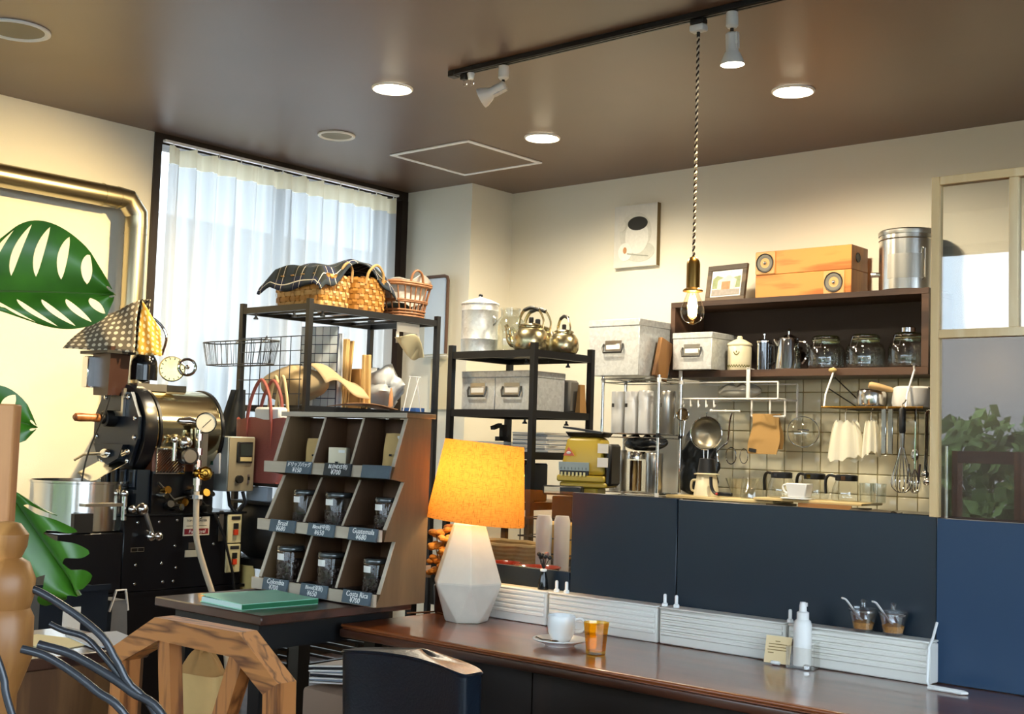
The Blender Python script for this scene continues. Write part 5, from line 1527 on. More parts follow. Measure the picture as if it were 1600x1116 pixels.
bxg = tag(MB().box((0, 0, .075), (.10, .075, .15), bev=.01).build('grey_tin', mat('grey_brown_tin', '#6b675f', .5), None, loc=(-3.56, 4.488, 1.3045)), 'dark grey tin standing behind the tower tin boxes', 'tin')
kb = thing('kraft_packet', 'small folded kraft packet at the end of the tower middle shelf', 'packet', (-3.478, 4.497, 1.3045))
MB().box((0, 0, .065), (.028, .05, .13), taper=(.4, .7)).build('packet', M_KRAFTD, kb)
# papers, stapler and modem on the third shelf
rnd = random.Random(3)
ps = thing('paper_stack', 'loose stack of white and bluish papers on the shelf tower', 'papers', (-3.83, 4.33, 1.1205))
for k in range(7):
    MB(Matrix.Rotation(rnd.uniform(-.25, .25), 4, 'Z')).b(-.085, .085, -.14, .10, k * .006, k * .006 + .004).build('sheet', [M_PAPER, mat('bluish_paper', '#a9bcd8', .7), M_PAPER][k % 3], ps)
ps2 = thing('paper_stack', 'thicker pile of papers beside the stapler on the tower', 'papers', (-3.60, 4.38, 1.1205))
for k in range(9):
    MB(Matrix.Rotation(rnd.uniform(-.1, .1), 4, 'Z')).b(-.10, .10, -.10, .10, k * .010, k * .010 + .008).build('sheet', [M_PAPER, mat('grey_paper2', '#9ea3a8', .7)][k % 2], ps2)
stp = thing('hole_punch', 'small black hole punch standing on the papers', 'hole punch', (-3.758, 4.27, 1.165))
MB().b(-.014, .014, -.03, .03, 0, .02).build('base', M_BLACKPL, stp)
MB().b(-.012, .012, -.004, .02, .02, .075).build('column', M_BLACKPL, stp)
MB(Matrix.Rotation(.3, 4, 'X')).b(-.012, .012, -.045, .01, .066, .082).build('lever', M_BLACKPL, stp)
md_ = thing('modem', 'dark router box with green status lights below the papers', 'router', (-3.575, 4.23, .9005))
MB().box((0, 0, .085), (.15, .14, .17), bev=.006).build('case', mat('dark_slate_plastic', '#1b2430', .35), md_)
MB().b(.045, .055, -.0725, -.0702, .09, .10).b(.045, .055, -.0725, -.0702, .065, .08).b(.045, .055, -.0725, -.0702, .11, .12).build('status_light', emit('green_led', (.3, 1, .35), 3), md_)
msh = T().b(-3.946, -3.471, 4.141, 4.529, .885, .90).build('shelf_board', M_BLACK, tw)
for q in ((-3.944, -3.473, 4.12, 4.14), (-3.47, -3.45, 4.143, 4.527)):
    T().b(*q, .868, .90).build('rail', M_BLACK, tw)
bk = thing('black_box', 'black box on the tower shelf beside the router', 'box', (-3.80, 4.30, .9005))
MB().box((0, 0, .09), (.24, .22, .18), bev=.008).build('case', M_BLACKPL, bk)
# mirror and paper on the column
mr = thing('framed_board', 'narrow pale board with rounded brown frame leaning by the column', 'framed board', (-5.02, 5.09, 1.66))
MB().b(-.088, .088, 0, .012, 0, .452).build('board', mat('pale_blue_board', '#c9d6e2', .3), mr)  # flat pale blue painted in place of the mirror's reflection
MB().tube([(-.088, 0, .452), (.06, 0, .452), (.083, 0, .445), (.090, 0, .425), (.090, 0, 0)], .010, 8).build('frame', mat('walnut_frame', '#5f4432', .5), mr)
MB().b(-.10, .09, -.012, .022, -.014, -.0105).build('ledge', M_WHITE, mr)
np_ = thing('wall_notice', 'cream paper notice hung below the framed board', 'notice', (-5.0, 5.125, 1.34))
MB().b(-.08, .08, 0, .004, 0, .295).build('sheet', mat('cream_notice', '#d8c9a4', .8), np_)
# ---------------------------------------------------------------- yellow coffee grinder on a small dark cabinet
gc = thing('grinder_cabinet', 'dark cabinet supporting the yellow coffee grinder', 'cabinet', (-3.245, 4.315, -.05))
MB().b(-.13, .20, -.14, .16, 0, .985, bev=.004).build('body', mat('cabinet_dark2', '#231b15', .5), gc)
M_YEL = mat('mustard_yellow_paint', '#b59c36', .38)
gn = thing('coffee_grinder', 'mustard yellow coffee grinder with black drawer behind the bar', 'coffee grinder', (-3.285, 4.285, .9355), rz=math.radians(20))
MB().box((.02, 0, .02), (.12, .13, .04), bev=.006).build('foot', M_YEL, gn)
MB().box((.02, 0, .052), (.21, .17, .022), bev=.006).build('lower_band', M_YEL, gn)
MB().box((.01, 0, .078), (.215, .18, .028), bev=.006).build('collar', M_YEL, gn)
MB().box((.01, .01, .175), (.21, .17, .165), bev=.022, seg=3, taper=(.74, .8)).build('housing', M_YEL, gn)
MB().b(-.085, .045, -.087, -.078, .093, .112).build('slot', M_BLACKPL, gn)
for k in range(7):
    MB().b(-.078 + k * .017, -.070 + k * .017, -.092, -.0875, .088, .105).build('comb_tooth', mat('cream_tooth', '#ddd49a', .5), gn)
dp = Matrix.Rotation(math.radians(6), 4, 'X')
MB(Matrix.Translation((0, -.0865, .112)) @ dp).b(-.088, .048, -.002, .002, 0, .036).build('dial_strip', mat('grey_dial_strip', '#9fb0b4', .4), gn)
for k in range(8):
    MB(Matrix.Translation((0, -.0868, .112)) @ dp).b(-.078 + k * .016, -.0765 + k * .016, -.0032, -.0018, .004, .014).build('dial_mark', M_INK, gn)
MB(Matrix.Translation((-.045, -.084, .175)) @ dp).prism([(-.026, 0), (.026, 0), (0, .038)], .003, 'xz', -.004).build('triangle_badge', mat('coral_badge', '#d4705c', .5), gn)
MB(Matrix.Translation((-.045, -.086, .175)) @ dp).sphere((0, -.002, .013), .008, 10, 6, (1.3, .2, .8)).build('badge_cup', M_PAPER, gn)
MB().box((.015, .01, .268), (.15, .12, .022), bev=.004, taper=(1.2, 1.2)).build('hopper_collar', M_BLACKPL, gn)
MB(Matrix.Translation((.0, 0, .283)) @ Matrix.Rotation(.12, 4, 'Y')).b(-.085, .09, -.06, .06, 0, .008).build('hopper_lid', M_BLACKPL, gn)
MB().box((.127, .0, .14), (.03, .15, .18), bev=.01).build('side_motor', M_BLACKPL, gn)
for z, w_ in ((.19, .05), (.13, .07)):
    MB().b(.085, .13, -.092, -.082, z, z + .04).build('note_sticker', M_PAPER, gn)
MB().b(-.145, .03, -.135, -.088, .006, .046, bev=.006).build('drawer', M_BLACKPL, gn)
MB().b(-.135, -.065, -.1365, -.1352, .014, .040).build('drawer_label', mat('cream_label', '#d8d4bd', .6), gn)
# ---------------------------------------------------------------- seen through the clear window of the screen
lt = thing('back_table', 'low table behind the bar seen through the clear screen', 'table', (-3.05, 3.60, -.05))
MB().b(-.33, .30, -.31, .25, .70, .725).build('top', wood('back_table_wood', '#5a3b22', '#7d5735', 'x', 5, .5), lt)
for x in (-.3, .27):
    for y in (-.28, .22):
        MB().box((x, y, .35), (.03, .03, .70)).build('leg', M_BLACKPL, lt)
wkb = thing('seagrass_tray', 'shallow woven seagrass tray behind the clear screen', 'tray', (-3.12, 3.58, .6755))
M_SEA = mat('seagrass', '#a58b5c', .7, var=.2, vscale=30)
for k in range(7):
    MB().tube([(.17 * math.cos(2 * PI * i / 30) * (1 + .02 * k), .095 * math.sin(2 * PI * i / 30) * (1 + .02 * k), .008 + .015 * k + .002 * math.sin(i * 2)) for i in range(30)], .009, 6, closed=True).build('coil', M_SEA, wkb)
MB().lathe([(.001, .002), (.09, .004)], 24, cap0=False, cap1=False).build('bottom', M_SEA, wkb)
for k, (x, y, mm, lb) in enumerate(((-2.885, 3.53, M_POLYS, 'clear plastic sleeve roll standing behind the clear screen'), (-2.825, 3.56, M_POLYS, 'second clear plastic sleeve roll behind the first'))):
    o_ = MB().lathe([(.026, 0), (.028, .005), (.030, .20), (.024, .22)], 18).build('sleeve_roll', mm, None, loc=(x, y, .6755)); tag(o_, lb, 'plastic roll')
rb = thing('red_dish', 'glossy red dish on the table behind the clear screen', 'dish', (-2.965, 3.37, .6755))
MB().lathe([(.04, 0), (.06, .005), (.085, .045), (.088, .05), (.084, .048), (.06, .012), (.001, .008)], 28, cap1=False).build('bowl', mat('red_lacquer', '#8c2413', .15), rb)
rb2 = dup(rb, (-2.785, 3.37, .6755), label='second glossy red dish nearer the navy screen edge')
bd = thing('tool_basket', 'black wire basket of packets behind the clear screen', 'basket', (-3.04, 3.778, .6755))
MB().b(-.13, .13, -.06, .06, 0, .006).build('bottom', M_BLACK, bd)
for i in range(12):
    x = -.12 + i * .0218
    MB().cyl((x, -.06, 0), (x, -.06, .19), .0025, n=5).build('wire', M_BLACK, bd)
for z in (.06, .12, .19):
    MB().tube([(-.13, -.06, z), (.13, -.06, z), (.13, .06, z), (-.13, .06, z)], .003, 5, closed=True).build('wire', M_BLACK, bd)
MB().box((.02, 0, .11), (.14, .08, .14), bev=.01).build('packet', mat('yellow_packet', '#bd9a4e', .6), bd)
# dried orange flowers behind the lamp
fl = thing('dried_flowers', 'bunch of orange dried flowers tucked behind the lamp', 'flowers', (-2.545, 2.65, CZ))
M_OR = mat('orange_petals', '#c98a3a', .8, var=.15, vscale=40)
rnd = random.Random(9)
MB().lathe([(.02, 0), (.022, .004), (.026, .08), (.022, .085)], 16).build('pot', M_BAREDGE, fl)
for k in range(13):
    z = .09 + .0125 * k; x = .025 * math.sin(k * 2.1); y = .025 * math.cos(k * 2.1)
    MB().tube([(0, 0, .06), (x * .4, y * .4, z * .7), (x, y, z)], .0018, 5).build('stem', mat('dry_stem', '#7a5a2c', .8), fl)
    pm = MB()
    for j in range(9):
        a = j * 2.4; el = rnd.uniform(-.2, .9)
        pm.sphere((x + .016 * math.cos(a) * math.cos(el), y + .016 * math.sin(a) * math.cos(el), z + .014 * math.sin(el)), .012, 8, 5, (1, 1, .7))
    pm.build('bloom', M_OR, fl)
# ================================================================ wall shelf and kitchen things
M_WAL = wood('walnut_shelf', '#33221a', '#533b2b', 'x', 4, .45, 5)
ks = thing('wall_shelf', 'dark walnut open box shelf on the back wall', 'shelf', (-2.81, 5.36, 1.51))
KX0, KX1, KY0, KY1, KZ0, KZ1 = -3.478, -2.140, 5.22, 5.498, 1.512, 1.893
Q = lambda: WB(ks)
Q().b(KX0, KX1, KY0, KY1, KZ1 - .026, KZ1, bev=.001).build('top_board', M_WAL, ks)
Q().b(KX0, KX1, KY0, KY1, KZ0, KZ0 + .034, bev=.001).build('bottom_board', M_WAL, ks)
Q().b(KX0, KX0 + .026, KY0, KY1, KZ0 + .0345, KZ1 - .0265).build('side_board', M_WAL, ks)
Q().b(KX1 - .032, KX1, KY0, KY1, KZ0 + .0345, KZ1 - .0265).build('side_board', M_WAL, ks)
Q().b(KX0 + .027, KX1 - .033, KY1 - .008, KY1, KZ0 + .0345, KZ1 - .0265).build('back_board', mat('shelf_back_dark', '#2c1d15', .6), ks)
FZ = KZ0 + .0345
tin_box((-3.425, 5.165, FZ), .225, .27, .185, 'pale galvanized tin box in the left of the wall shelf', GB)
tin_box((-3.792, 4.955, 1.508), .308, .30, .282, 'large galvanized tin box on top of the chrome wire rack', GB, lidh=.035, hw=.10)
brd = MB().box((0, 0, .11), (.02, .10, .22), rot=Matrix.Rotation(-.25, 3, 'X')).build('wooden_board', wood('board_wood', '#7b5530', '#9a703f', 'z', 5, .6), None, loc=(-3.505 + .048, 5.12, 1.512))
bpy.data.objects.remove(brd)
ck = thing('cream_canister', 'cream enamel canister with lid and checked band on the wall shelf', 'canister', (-3.117, 5.29, FZ))
MB().lathe([(.056, 0), (.058, .003), (.058, .12), (.056, .123)], 40).build('body', M_CREAM, ck)
MB().lathe([(.061, .122), (.062, .128), (.058, .134), (.03, .150), (.014, .156), (.014, .166), (.010, .170)], 36).build('lid', M_CREAM, ck)
for k in range(26):
    a = PI * 1.05 + k * PI * .9 / 25
    MB().box((.0585 * math.cos(a), .0585 * math.sin(a), .018 + .006 * (k % 2)), (.002, .007, .006), rot=Matrix.Rotation(a, 3, 'Z')).build('check', mat('olive_print', '#6f6a3a', .6) if k == 0 else bpy.data.materials['olive_print'], ck)
cr_ = MB()
a0 = -PI * .42
for k in range(7):
    t = -1 + k / 3
    a = a0 + t * .22
    cr_.box((.0587 * math.cos(a), .0587 * math.sin(a), .075 + .012 * t * t), (.0012, .005, .006), rot=Matrix.Rotation(a, 3, 'Z'))
cr_.box((.0587 * math.cos(a0), .0587 * math.sin(a0), .09), (.0012, .006, .008), rot=Matrix.Rotation(a0, 3, 'Z'))
cr_.build('crest_mark', bpy.data.materials['olive_print'], ck)
# french presses / pots
def press(x, label, r=.036, h=.135, y=5.31):
    t = thing('french_press', label, 'french press', (x, y, FZ), group='presses on the wall shelf')
    MB().lathe([(r, 0), (r, h)], 24, cap1=False).build('beaker', thin_glass('smoky_glass', (.30, .31, .33), .08) if 'smoky_glass' not in bpy.data.materials else bpy.data.materials['smoky_glass'], t)
    for k in range(4):
        a = PI / 4 + k * PI / 2 + .4
        MB().box((r * 1.03 * math.cos(a), r * 1.03 * math.sin(a), h * .48), (.003, .009, h * .96), rot=Matrix.Rotation(a, 3, 'Z')).build('frame_strip', M_CHROME, t)
    MB().lathe([(r * 1.06, h), (r * 1.06, h + .008), (r * .8, h + .015), (r * .2, h + .018), (.003, h + .02), (.003, h + .035), (.009, h + .036), (.009, h + .044), (.003, h + .046)], 24).build('lid', M_CHROME, t)
    MB().tube([(r, -.0, h * .9), (r + .03, -.02, h * .85), (r + .03, -.02, h * .3), (r, 0, h * .2)], .006, 8).build('handle', M_BLACKPL, t)
    return t
press(-2.992, 'slim french press with chrome lid on the wall shelf')
press(-2.93, 'dark french press half hidden by the chrome coffee pot', .034, .12, 5.41)
po = thing('coffee_pot', 'tall chrome coffee pot with knobbed lid on the wall shelf', 'coffee pot', (-2.85, 5.29, FZ), rz=.35)
MB().lathe([(.060, 0), (.063, .004), (.060, .05), (.050, .13), (.047, .145), (.050, .148)], 36).build('body', M_CHROME, po)
MB().lathe([(.050, .146), (.048, .152), (.02, .166), (.006, .170), (.006, .185), (.010, .188), (.006, .194)], 30).build('lid', M_CHROME, po)
MB().tube(smooth_path([(.048, 0, .135), (.085, 0, .125), (.088, 0, .07), (.062, 0, .03)], 5), .006, 8).build('handle', M_CHROME, po)
MB().tube([(-.045, 0, .12), (-.062, 0, .14), (-.068, 0, .145)], [.014, .010, .007], 10).build('spout', M_CHROME, po)
for z in (.05, .075, .10):
    MB().b(.080, .098, -.008, .008, z, z + .012).build('handle_ring', M_BLACKPL, po)
def clip_jar(x, label, lid2=False):
    t = thing('clip_top_jar', label, 'jar', (x, 5.325, FZ), group='clip top glass jars on the wall shelf', rz=random.uniform(-.3, .3))
    MB().lathe([(.070, 0), (.083, .006), (.088, .02), (.088, .092), (.078, .112), (.062, .122), (.060, .126), (.060, .136), (.057, .136), (.057, .124), (.074, .110), (.085, .09), (.085, .02), (.075, .01), (.001, .008)], 36, cap1=False).build('glass', M_GLASS, t)
    MB().lathe([(.062, .137), (.064, .140), (.064, .150), (.056, .158), (.02, .160)], 32, cap0=True).build('lid', thin_glass('lid_glass', (.80, .86, .70), .1) if 'lid_glass' not in bpy.data.materials else bpy.data.materials['lid_glass'], t)
    MB().lathe([(.061, .1335), (.063, .1365), (.061, .1368)], 32, cap0=False, cap1=False).build('seal', mat('cream_rubber', '#c9c69a', .6) if 'cream_rubber' not in bpy.data.materials else bpy.data.materials['cream_rubber'], t)
    for z in (.131, .146):
        MB().tube([(.066 * math.cos(2 * PI * i / 32), .066 * math.sin(2 * PI * i / 32), z) for i in range(32)], .0018, 5, closed=True).build('wire_ring', M_CHROME, t)
    MB().tube([(-.016, -.066, .148), (-.020, -.072, .13), (-.018, -.082, .10), (.018, -.082, .10), (.020, -.072, .13), (.016, -.066, .148)], .0022, 6).build('clasp', M_CHROME, t)
    if lid2:
        MB().lathe([(.030, .1605), (.034, .163), (.034, .182), (.030, .186)], 28).build('screw_cap', M_CHROME, t)
    return t
clip_jar(-2.675, 'clip top glass jar nearest the chrome coffee pot')
clip_jar(-2.478, 'clip top glass jar in the middle of the three shelf jars')
clip_jar(-2.275, 'clip top glass jar with a chrome cap on top, right end', True)
# on top of the shelf
TZ = KZ1 + .0005
fr = thing('picture_frame', 'brown framed painting of a red-doored hut on the wall shelf top', 'picture', (-3.215, 5.30, TZ), rot=(math.radians(-9), 0, math.radians(-6)))
M_FRM = wood('frame_brown', '#3d3122', '#5e4c36', 'x', 8, .6)
for q in ((-.12, .12, 0, .026), (-.12, .12, .164, .19), (-.12, -.095, .026, .164), (.095, .12, .026, .164)):
    MB().b(q[0], q[1], -.008, .008, q[2], q[3], bev=.001).build('frame_bar', M_FRM, fr)
MB().b(-.095, .095, -.002, .004, .026, .164).build('mount', M_PAPER, fr)
for nm_, poly, c_ in (('painted_sky', [(-.085, .10), (.085, .10), (.085, .155), (-.085, .155)], '#cdd3d4'), ('painted_trees', [(-.085, .07), (.085, .07), (.085, .13), (.05, .125), (0, .12), (-.06, .138), (-.085, .12)], '#8f9a72'),
                      ('painted_hut', [(-.055, .060), (.055, .060), (.062, .112), (.012, .138), (-.052, .112)], '#d8cfbe'), ('painted_door', [(-.028, .06), (.025, .06), (.025, .105), (-.028, .105)], '#c9835f'),
                      ('painted_ground', [(-.085, .034), (.085, .034), (.085, .062), (-.085, .066)], '#9b948c')):
    d_ = {'painted_sky': .0022, 'painted_trees': .0026, 'painted_hut': .003, 'painted_door': .0034, 'painted_ground': .0036}[nm_]
    MB().prism(poly, .0006, 'xz', -d_ - .0006).build(nm_, mat(nm_ + '_paint', c_, .8, var=.15, vscale=60), fr)
M_TEAK = wood('orange_teak', '#a5622a', '#cf8a45', 'x', 5, .4, 6)
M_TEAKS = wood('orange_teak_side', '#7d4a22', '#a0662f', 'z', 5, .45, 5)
def speaker(z, dx, label):
    t = thing('speaker_box', label, 'speaker', (-2.776, 5.355, z), group='stacked wooden speaker boxes')
    MB().b(-.249, .249, -.085, .085, .0005, .114, bev=.0015).build('cabinet', M_TEAK, t)
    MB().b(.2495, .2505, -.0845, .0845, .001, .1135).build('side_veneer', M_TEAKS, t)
    pl_ = MB().box((dx, -.088, .057), (.106, .006, .110), bev=.004, seg=1).build('baffle', mat('pale_baffle', '#c99a62', .5), t)
    My = Matrix.Translation((dx, -.0915, .057)) @ Matrix.Rotation(PI / 2, 4, 'X')
    MB(My).lathe([(.040, .003), (.046, .005), (.046, .0), (.040, -.002)], 32, cap0=False, cap1=False).build('surround', M_BLACKPL, pl_)
    MB(My).lathe([(.040, .003), (.033, .004), (.014, -.006), (.001, -.006)], 32, cap0=False, cap1=False).build('cone', mat('grey_cone', '#6d6a60', .6), pl_)
    MB(My).sphere((0, 0, -.001), .0095, 14, 8).build('dust_cap', M_CHROME, pl_)
    for k in range(4):
        a = PI / 4 + k * PI / 2
        MB(My).cyl((.044 * math.cos(a), .044 * math.sin(a), 0), (.044 * math.cos(a), .044 * math.sin(a), .004), .004, n=8).build('screw', M_BLACKPL, pl_)
    return t
speaker(TZ, .165, 'lower orange wooden speaker box with its driver on the right')
sp2 = speaker(TZ + .1148, -.195, 'upper orange wooden speaker box with its driver on the left')
My = Matrix.Translation((.2508, -.02, .06)) @ Matrix.Rotation(PI / 2, 4, 'Y')
MB(My).lathe([(.001, .0005), (.020, .0006), (.022, .003), (.024, 0)], 20, cap0=False, cap1=False).build('port', M_BLACKPL, sp2)
sd = thing('water_dispenser', 'round stainless steel dispenser drum with lid on the shelf top', 'drum', (-2.285, 5.355, TZ))
MB().lathe([(.130, 0), (.134, .004), (.134, .255), (.131, .258)], 48).build('body', mat('drum_bright_steel', '#f0eee8', .22, 1.0), sd)
MB().lathe([(.137, .252), (.138, .258), (.138, .270), (.132, .276), (.06, .282)], 48, cap0=False).build('lid', M_BRUSHED, sd)
MB().lathe([(.1345, .228), (.137, .231), (.1345, .234)], 48, cap0=False, cap1=False).build('bead', M_STEEL, sd)
MB().lathe([(.1355, .05), (.1355, .16)], 12, cap0=False, cap1=False, a0=-PI * .62, a1=-PI * .22).build('front_plate', M_BRUSHED, sd)
MB().tube([(.10, -.092, .045), (.112, -.10, .05), (.112, -.10, .18), (.10, -.092, .185)], .004, 8).build('side_handle', M_CHROME, sd)
MB().cyl((-.13, -.03, .085), (-.165, -.04, .085), .012, n=14).build('tap', M_CHROME, sd)
pc = thing('cup_painting', 'small unframed canvas painting of a coffee cup on the back wall', 'painting', (-3.888, 5.4995, 2.14))
M_CANV = mat('canvas_white', '#dcdad0', .8, var=.04, vscale=30)
MB().b(-.142, .142, -.030, 0, 0, .342).build('canvas', M_CANV, pc)
MB().b(.1422, .1432, -.030, -.0, 0, .342).build('canvas_edge', mat('canvas_edge', '#7c6a45', .8), pc)
def ell(cx, cz, rx, rz_, n=28):
    return [(cx + rx * math.cos(2 * PI * i / n), cz + rz_ * math.sin(2 * PI * i / n)) for i in range(n)]
for k, (nm_, poly, c_) in enumerate((('painted_saucer', ell(.0, .185, .105, .115), '#d2d1c6'), ('painted_grey', ell(.03, .08, .10, .055), '#c6c7bc'), ('painted_cup', ell(.012, .165, .078, .095), '#e6e5dc'), ('painted_plate', ell(-.065, .085, .046, .05), '#eceae2'),
                                     ('painted_coffee', ell(.016, .237, .066, .038), '#2a2a26'), ('painted_spoon', [(-.05, .07), (.09, .05), (.09, .055), (-.05, .077)], '#9fa196'), ('painted_cake', ell(-.065, .093, .012, .018), '#c08a5c'), ('painted_handle', ell(-.09, .23, .03, .03), '#d9d7cc'))):
    MB().prism(poly, .0005, 'xz', -.0307 - .0006 * k).build(nm_, mat(nm_ + '_p', c_, .8, var=.05, vscale=60), pc)

# ---------------------------------------------------------------- chrome wire rack with tea cans
wk_ = thing('wire_rack', 'chrome wire kitchen rack holding tea cans', 'wire rack', (-3.56, 5.16, .9055))
U = lambda: WB(wk_)
for x in (-3.73, -3.39):
    for y in (5.0, 5.195):
        U().cyl((x, y, .9055), (x, y, 1.512), .0085, n=12).build('post', M_CHROME, wk_)
        for z in (1.49, 1.22, .93):
            U().cyl((x, y, z - .014), (x, y, z + .008), .0105, n=12).build('collar', M_WHITEPL if z != 1.22 else M_BLACKPL, wk_)
for z in (1.495, 1.222, .932):
    for q in (((-3.73, 5.0, z), (-3.39, 5.0, z)), ((-3.73, 5.195, z), (-3.39, 5.195, z)), ((-3.73, 5.0, z), (-3.73, 5.195, z)), ((-3.39, 5.0, z), (-3.39, 5.195, z))):
        U().cyl(q[0], q[1], .0035, n=8).build('frame_wire', M_CHROME, wk_)
        U().cyl((q[0][0], q[0][1], z - .018), (q[1][0], q[1][1], z - .018), .003, n=8).build('frame_wire', M_CHROME, wk_)
    for k in range(1, 17):
        x = -3.73 + k * .02
        U().cyl((x, 5.0, z + .002), (x, 5.195, z + .002), .0016, n=5).build('shelf_wire', M_CHROME, wk_)
def can(x, y, z, r, h, m, label, lidm=None, tagw=True):
    t = thing('tea_can', label, 'can', (x, y, z), group='tea cans on the chrome wire rack')
    MB().lathe([(r * .97, 0), (r, .002), (r, h * .78)], 28).build('body', m, t)
    MB().lathe([(r * 1.03, h * .775), (r * 1.03, h - .004), (r * .98, h)], 28).build('lid', lidm or m, t)
    if tagw:
        MB().lathe([(r * 1.012, h * .62), (r * 1.012, h * .71)], 6, cap0=False, cap1=False, a0=-PI * .72, a1=-PI * .52).build('label', mat('dark_label', '#3a3a38', .6) if 'dark_label' not in bpy.data.materials else bpy.data.materials['dark_label'], t)
    return t
M_WCAN = mat('white_satin_can', '#e9e9e6', .3, .15)
can(-3.672, 5.06, 1.2255, .037, .208, M_WCAN, 'white tea can at the left of the upper rack row')
can(-3.590, 5.06, 1.2255, .037, .208, M_WCAN, 'white tea can in the middle of the upper rack row')
can(-3.507, 5.06, 1.2255, .037, .212, M_WCAN, 'white tea can right of the middle without a label', tagw=False)
can(-3.44, 5.145, 1.2255, .042, .215, M_BRUSHED, 'steel tea can standing behind the right rack post')
can(-3.675, 5.07, .9355, .043, .205, M_BRUSHED, 'steel tea can at the left of the lower rack row', tagw=False)
can(-3.455, 5.07, .9355, .042, .195, M_BRUSHED, 'steel tea can at the right of the lower rack row', tagw=False)
gl = thing('glass_canister', 'glass canister with steel lid between the lower tea cans', 'canister', (-3.565, 5.07, .9355))
MB().lathe([(.044, 0), (.046, .003), (.046, .165)], 28, cap1=False).build('glass', M_GLASS, gl)
MB().lathe([(.048, .163), (.048, .195), (.044, .20)], 28).build('lid', M_STEEL, gl)
for k in range(6):
    MB().box((.024 * math.cos(k), .024 * math.sin(k), .08), (.010, .010, .15)).build('stick', [M_KRAFTD, M_BEAN, M_KRAFT][k % 3], gl)
def bagp(u, v):
    a = 2 * PI * u
    r = math.sin(PI * (.05 + .9 * v)) ** .5
    return (.13 * math.cos(a) * r * (1 + .1 * math.sin(3 * a)), .05 * math.sin(a) * r, .075 * v + .012 * math.sin(5 * a) * v)
lump('dark_packet', 'crumpled dark plastic packet wedged between the rack rows', 'packet', (-3.54, 5.10, 1.14), bagp, mat('dark_foil', '#23272b', .25, .3, bump=.6, bscale=25))
def bagq(u, v):
    a = 2 * PI * u
    r = (.35 + .65 * math.sin(PI * (.12 + .62 * (1 - v)))) * (1 if v > .03 else .4)
    w_ = 1 + .16 * math.sin(3 * a + 5 * v) + .10 * math.sin(7 * a - 9 * v) + .07 * math.sin(11 * a + 17 * v)
    return (.10 * math.cos(a) * r * w_ + .03 * (v - .5), .05 * math.sin(a) * r * w_, .29 * v + .03 * math.sin(2 * a + 1) * v)
lump('black_bag', 'black plastic bag hanging at the right side of the wire rack', 'bag', (-3.325, 5.27, .93), bagq, mat('black_foil', '#15191b', .3, bump=.6, bscale=25))

# ---------------------------------------------------------------- under-shelf hanger rack and what hangs from it
hr = thing('hanging_rack', 'white wire hanger rack hooked under the wall shelf', 'hanging rack', (-3.13, 5.30, 1.33))
V = lambda: WB(hr)
for x in (-3.405, -3.02):
    V().b(x - .009, x + .009, 5.205, 5.216, 1.40, 1.555, bev=.002).build('hook_strap', M_WHITE, hr)
    V().b(x - .009, x + .009, 5.205, 5.25, 1.5475, 1.552).build('hook_tab', M_WHITE, hr)
for y in (5.21, 5.40):
    V().cyl((-3.41, y, 1.405), (-2.86, y, 1.405), .0045, n=8).build('wire', M_WHITE, hr)
    V().cyl((-3.41, y, 1.485), (-2.86, y, 1.485), .0035, n=8).build('wire', M_WHITE, hr)
for x in (-3.41, -3.22, -3.02, -2.86):
    V().cyl((x, 5.21, 1.405), (x, 5.40, 1.405), .0045, n=8).build('wire', M_WHITE, hr)
V().cyl((-2.86, 5.21, 1.405), (-2.86, 5.21, 1.485), .0045, n=8).build('wire', M_WHITE, hr)
V().cyl((-2.86, 5.40, 1.31), (-2.86, 5.40, 1.485), .0055, n=8).build('wire', M_WHITE, hr)
V().cyl((-3.05, 5.30, 1.325), (-2.87, 5.30, 1.325), .006, n=10).build('towel_bar', M_WHITE, hr)
for x in (-3.05, -2.95, -2.87):
    V().cyl((x, 5.30, 1.325), (x, 5.30, 1.405), .005, n=8).build('bar_strut', M_WHITE, hr)
for k in range(5):
    x = -3.39 + k * .045
    V().tube([(x, 5.212, 1.404), (x, 5.212, 1.375), (x + .006, 5.205, 1.362), (x + .014, 5.20, 1.366), (x + .015, 5.20, 1.378)], .0035, 6).build('peg_hook', M_WHITE, hr)
V().cyl((-3.20, 5.19, 1.345), (-3.05, 5.19, 1.345), .0045, n=8).sphere((-3.21, 5.19, 1.345), .009, 8, 6).sphere((-3.13, 5.19, 1.345), .007, 8, 6).build('rail', M_WHITE, hr)
wr_ = lump('wrap_film', 'clear film packet lying in the white hanger rack', 'packet', (-3.13, 5.31, 1.4105), lambda u, v: tuple(Vector(bagp(u, v)) * .9), mat('film_grey', '#a9a79c', .2))
def sieve(x, z, r, hl, y, label, dark):
    t = thing('sieve', label, 'sieve', (x, y, z), group='hanging sieves', rot=(0, 0, .25))
    MB().tube([(r * math.cos(2 * PI * i / 32), 0, r * math.sin(2 * PI * i / 32)) for i in range(32)], .0035, 8, closed=True).build('rim', M_CHROME, t)
    My_ = Matrix.Rotation(-PI / 2, 4, 'X')
    MB(My_).lathe([(r * .99, 0), (r * .9, .02), (r * .6, .035), (.001, .042)], 30, cap0=False, cap1=False).build('mesh', dark, t)
    for dx in (-.01, .012):
        MB().cyl((dx, 0, -r), (dx * .6, -.004, -r - hl), .0035, n=8).build('handle', M_CHROME, t)
    MB().tube([(0, 0, r), (0, -.004, r + .018), (.006, -.004, r + .024)], .003, 6).build('loop', M_CHROME, t)
    return t
M_MESH = mat('steel_mesh', '#8a8473', .35, .8)
sieve(-3.225, 1.235, .079, .165, 5.17, 'large round steel sieve hanging under the wall shelf', M_MESH)
sieve(-3.372, 1.325, .031, .075, 5.185, 'small round strainer hanging left of the large sieve', mat('wood_mesh', '#a58f66', .6))
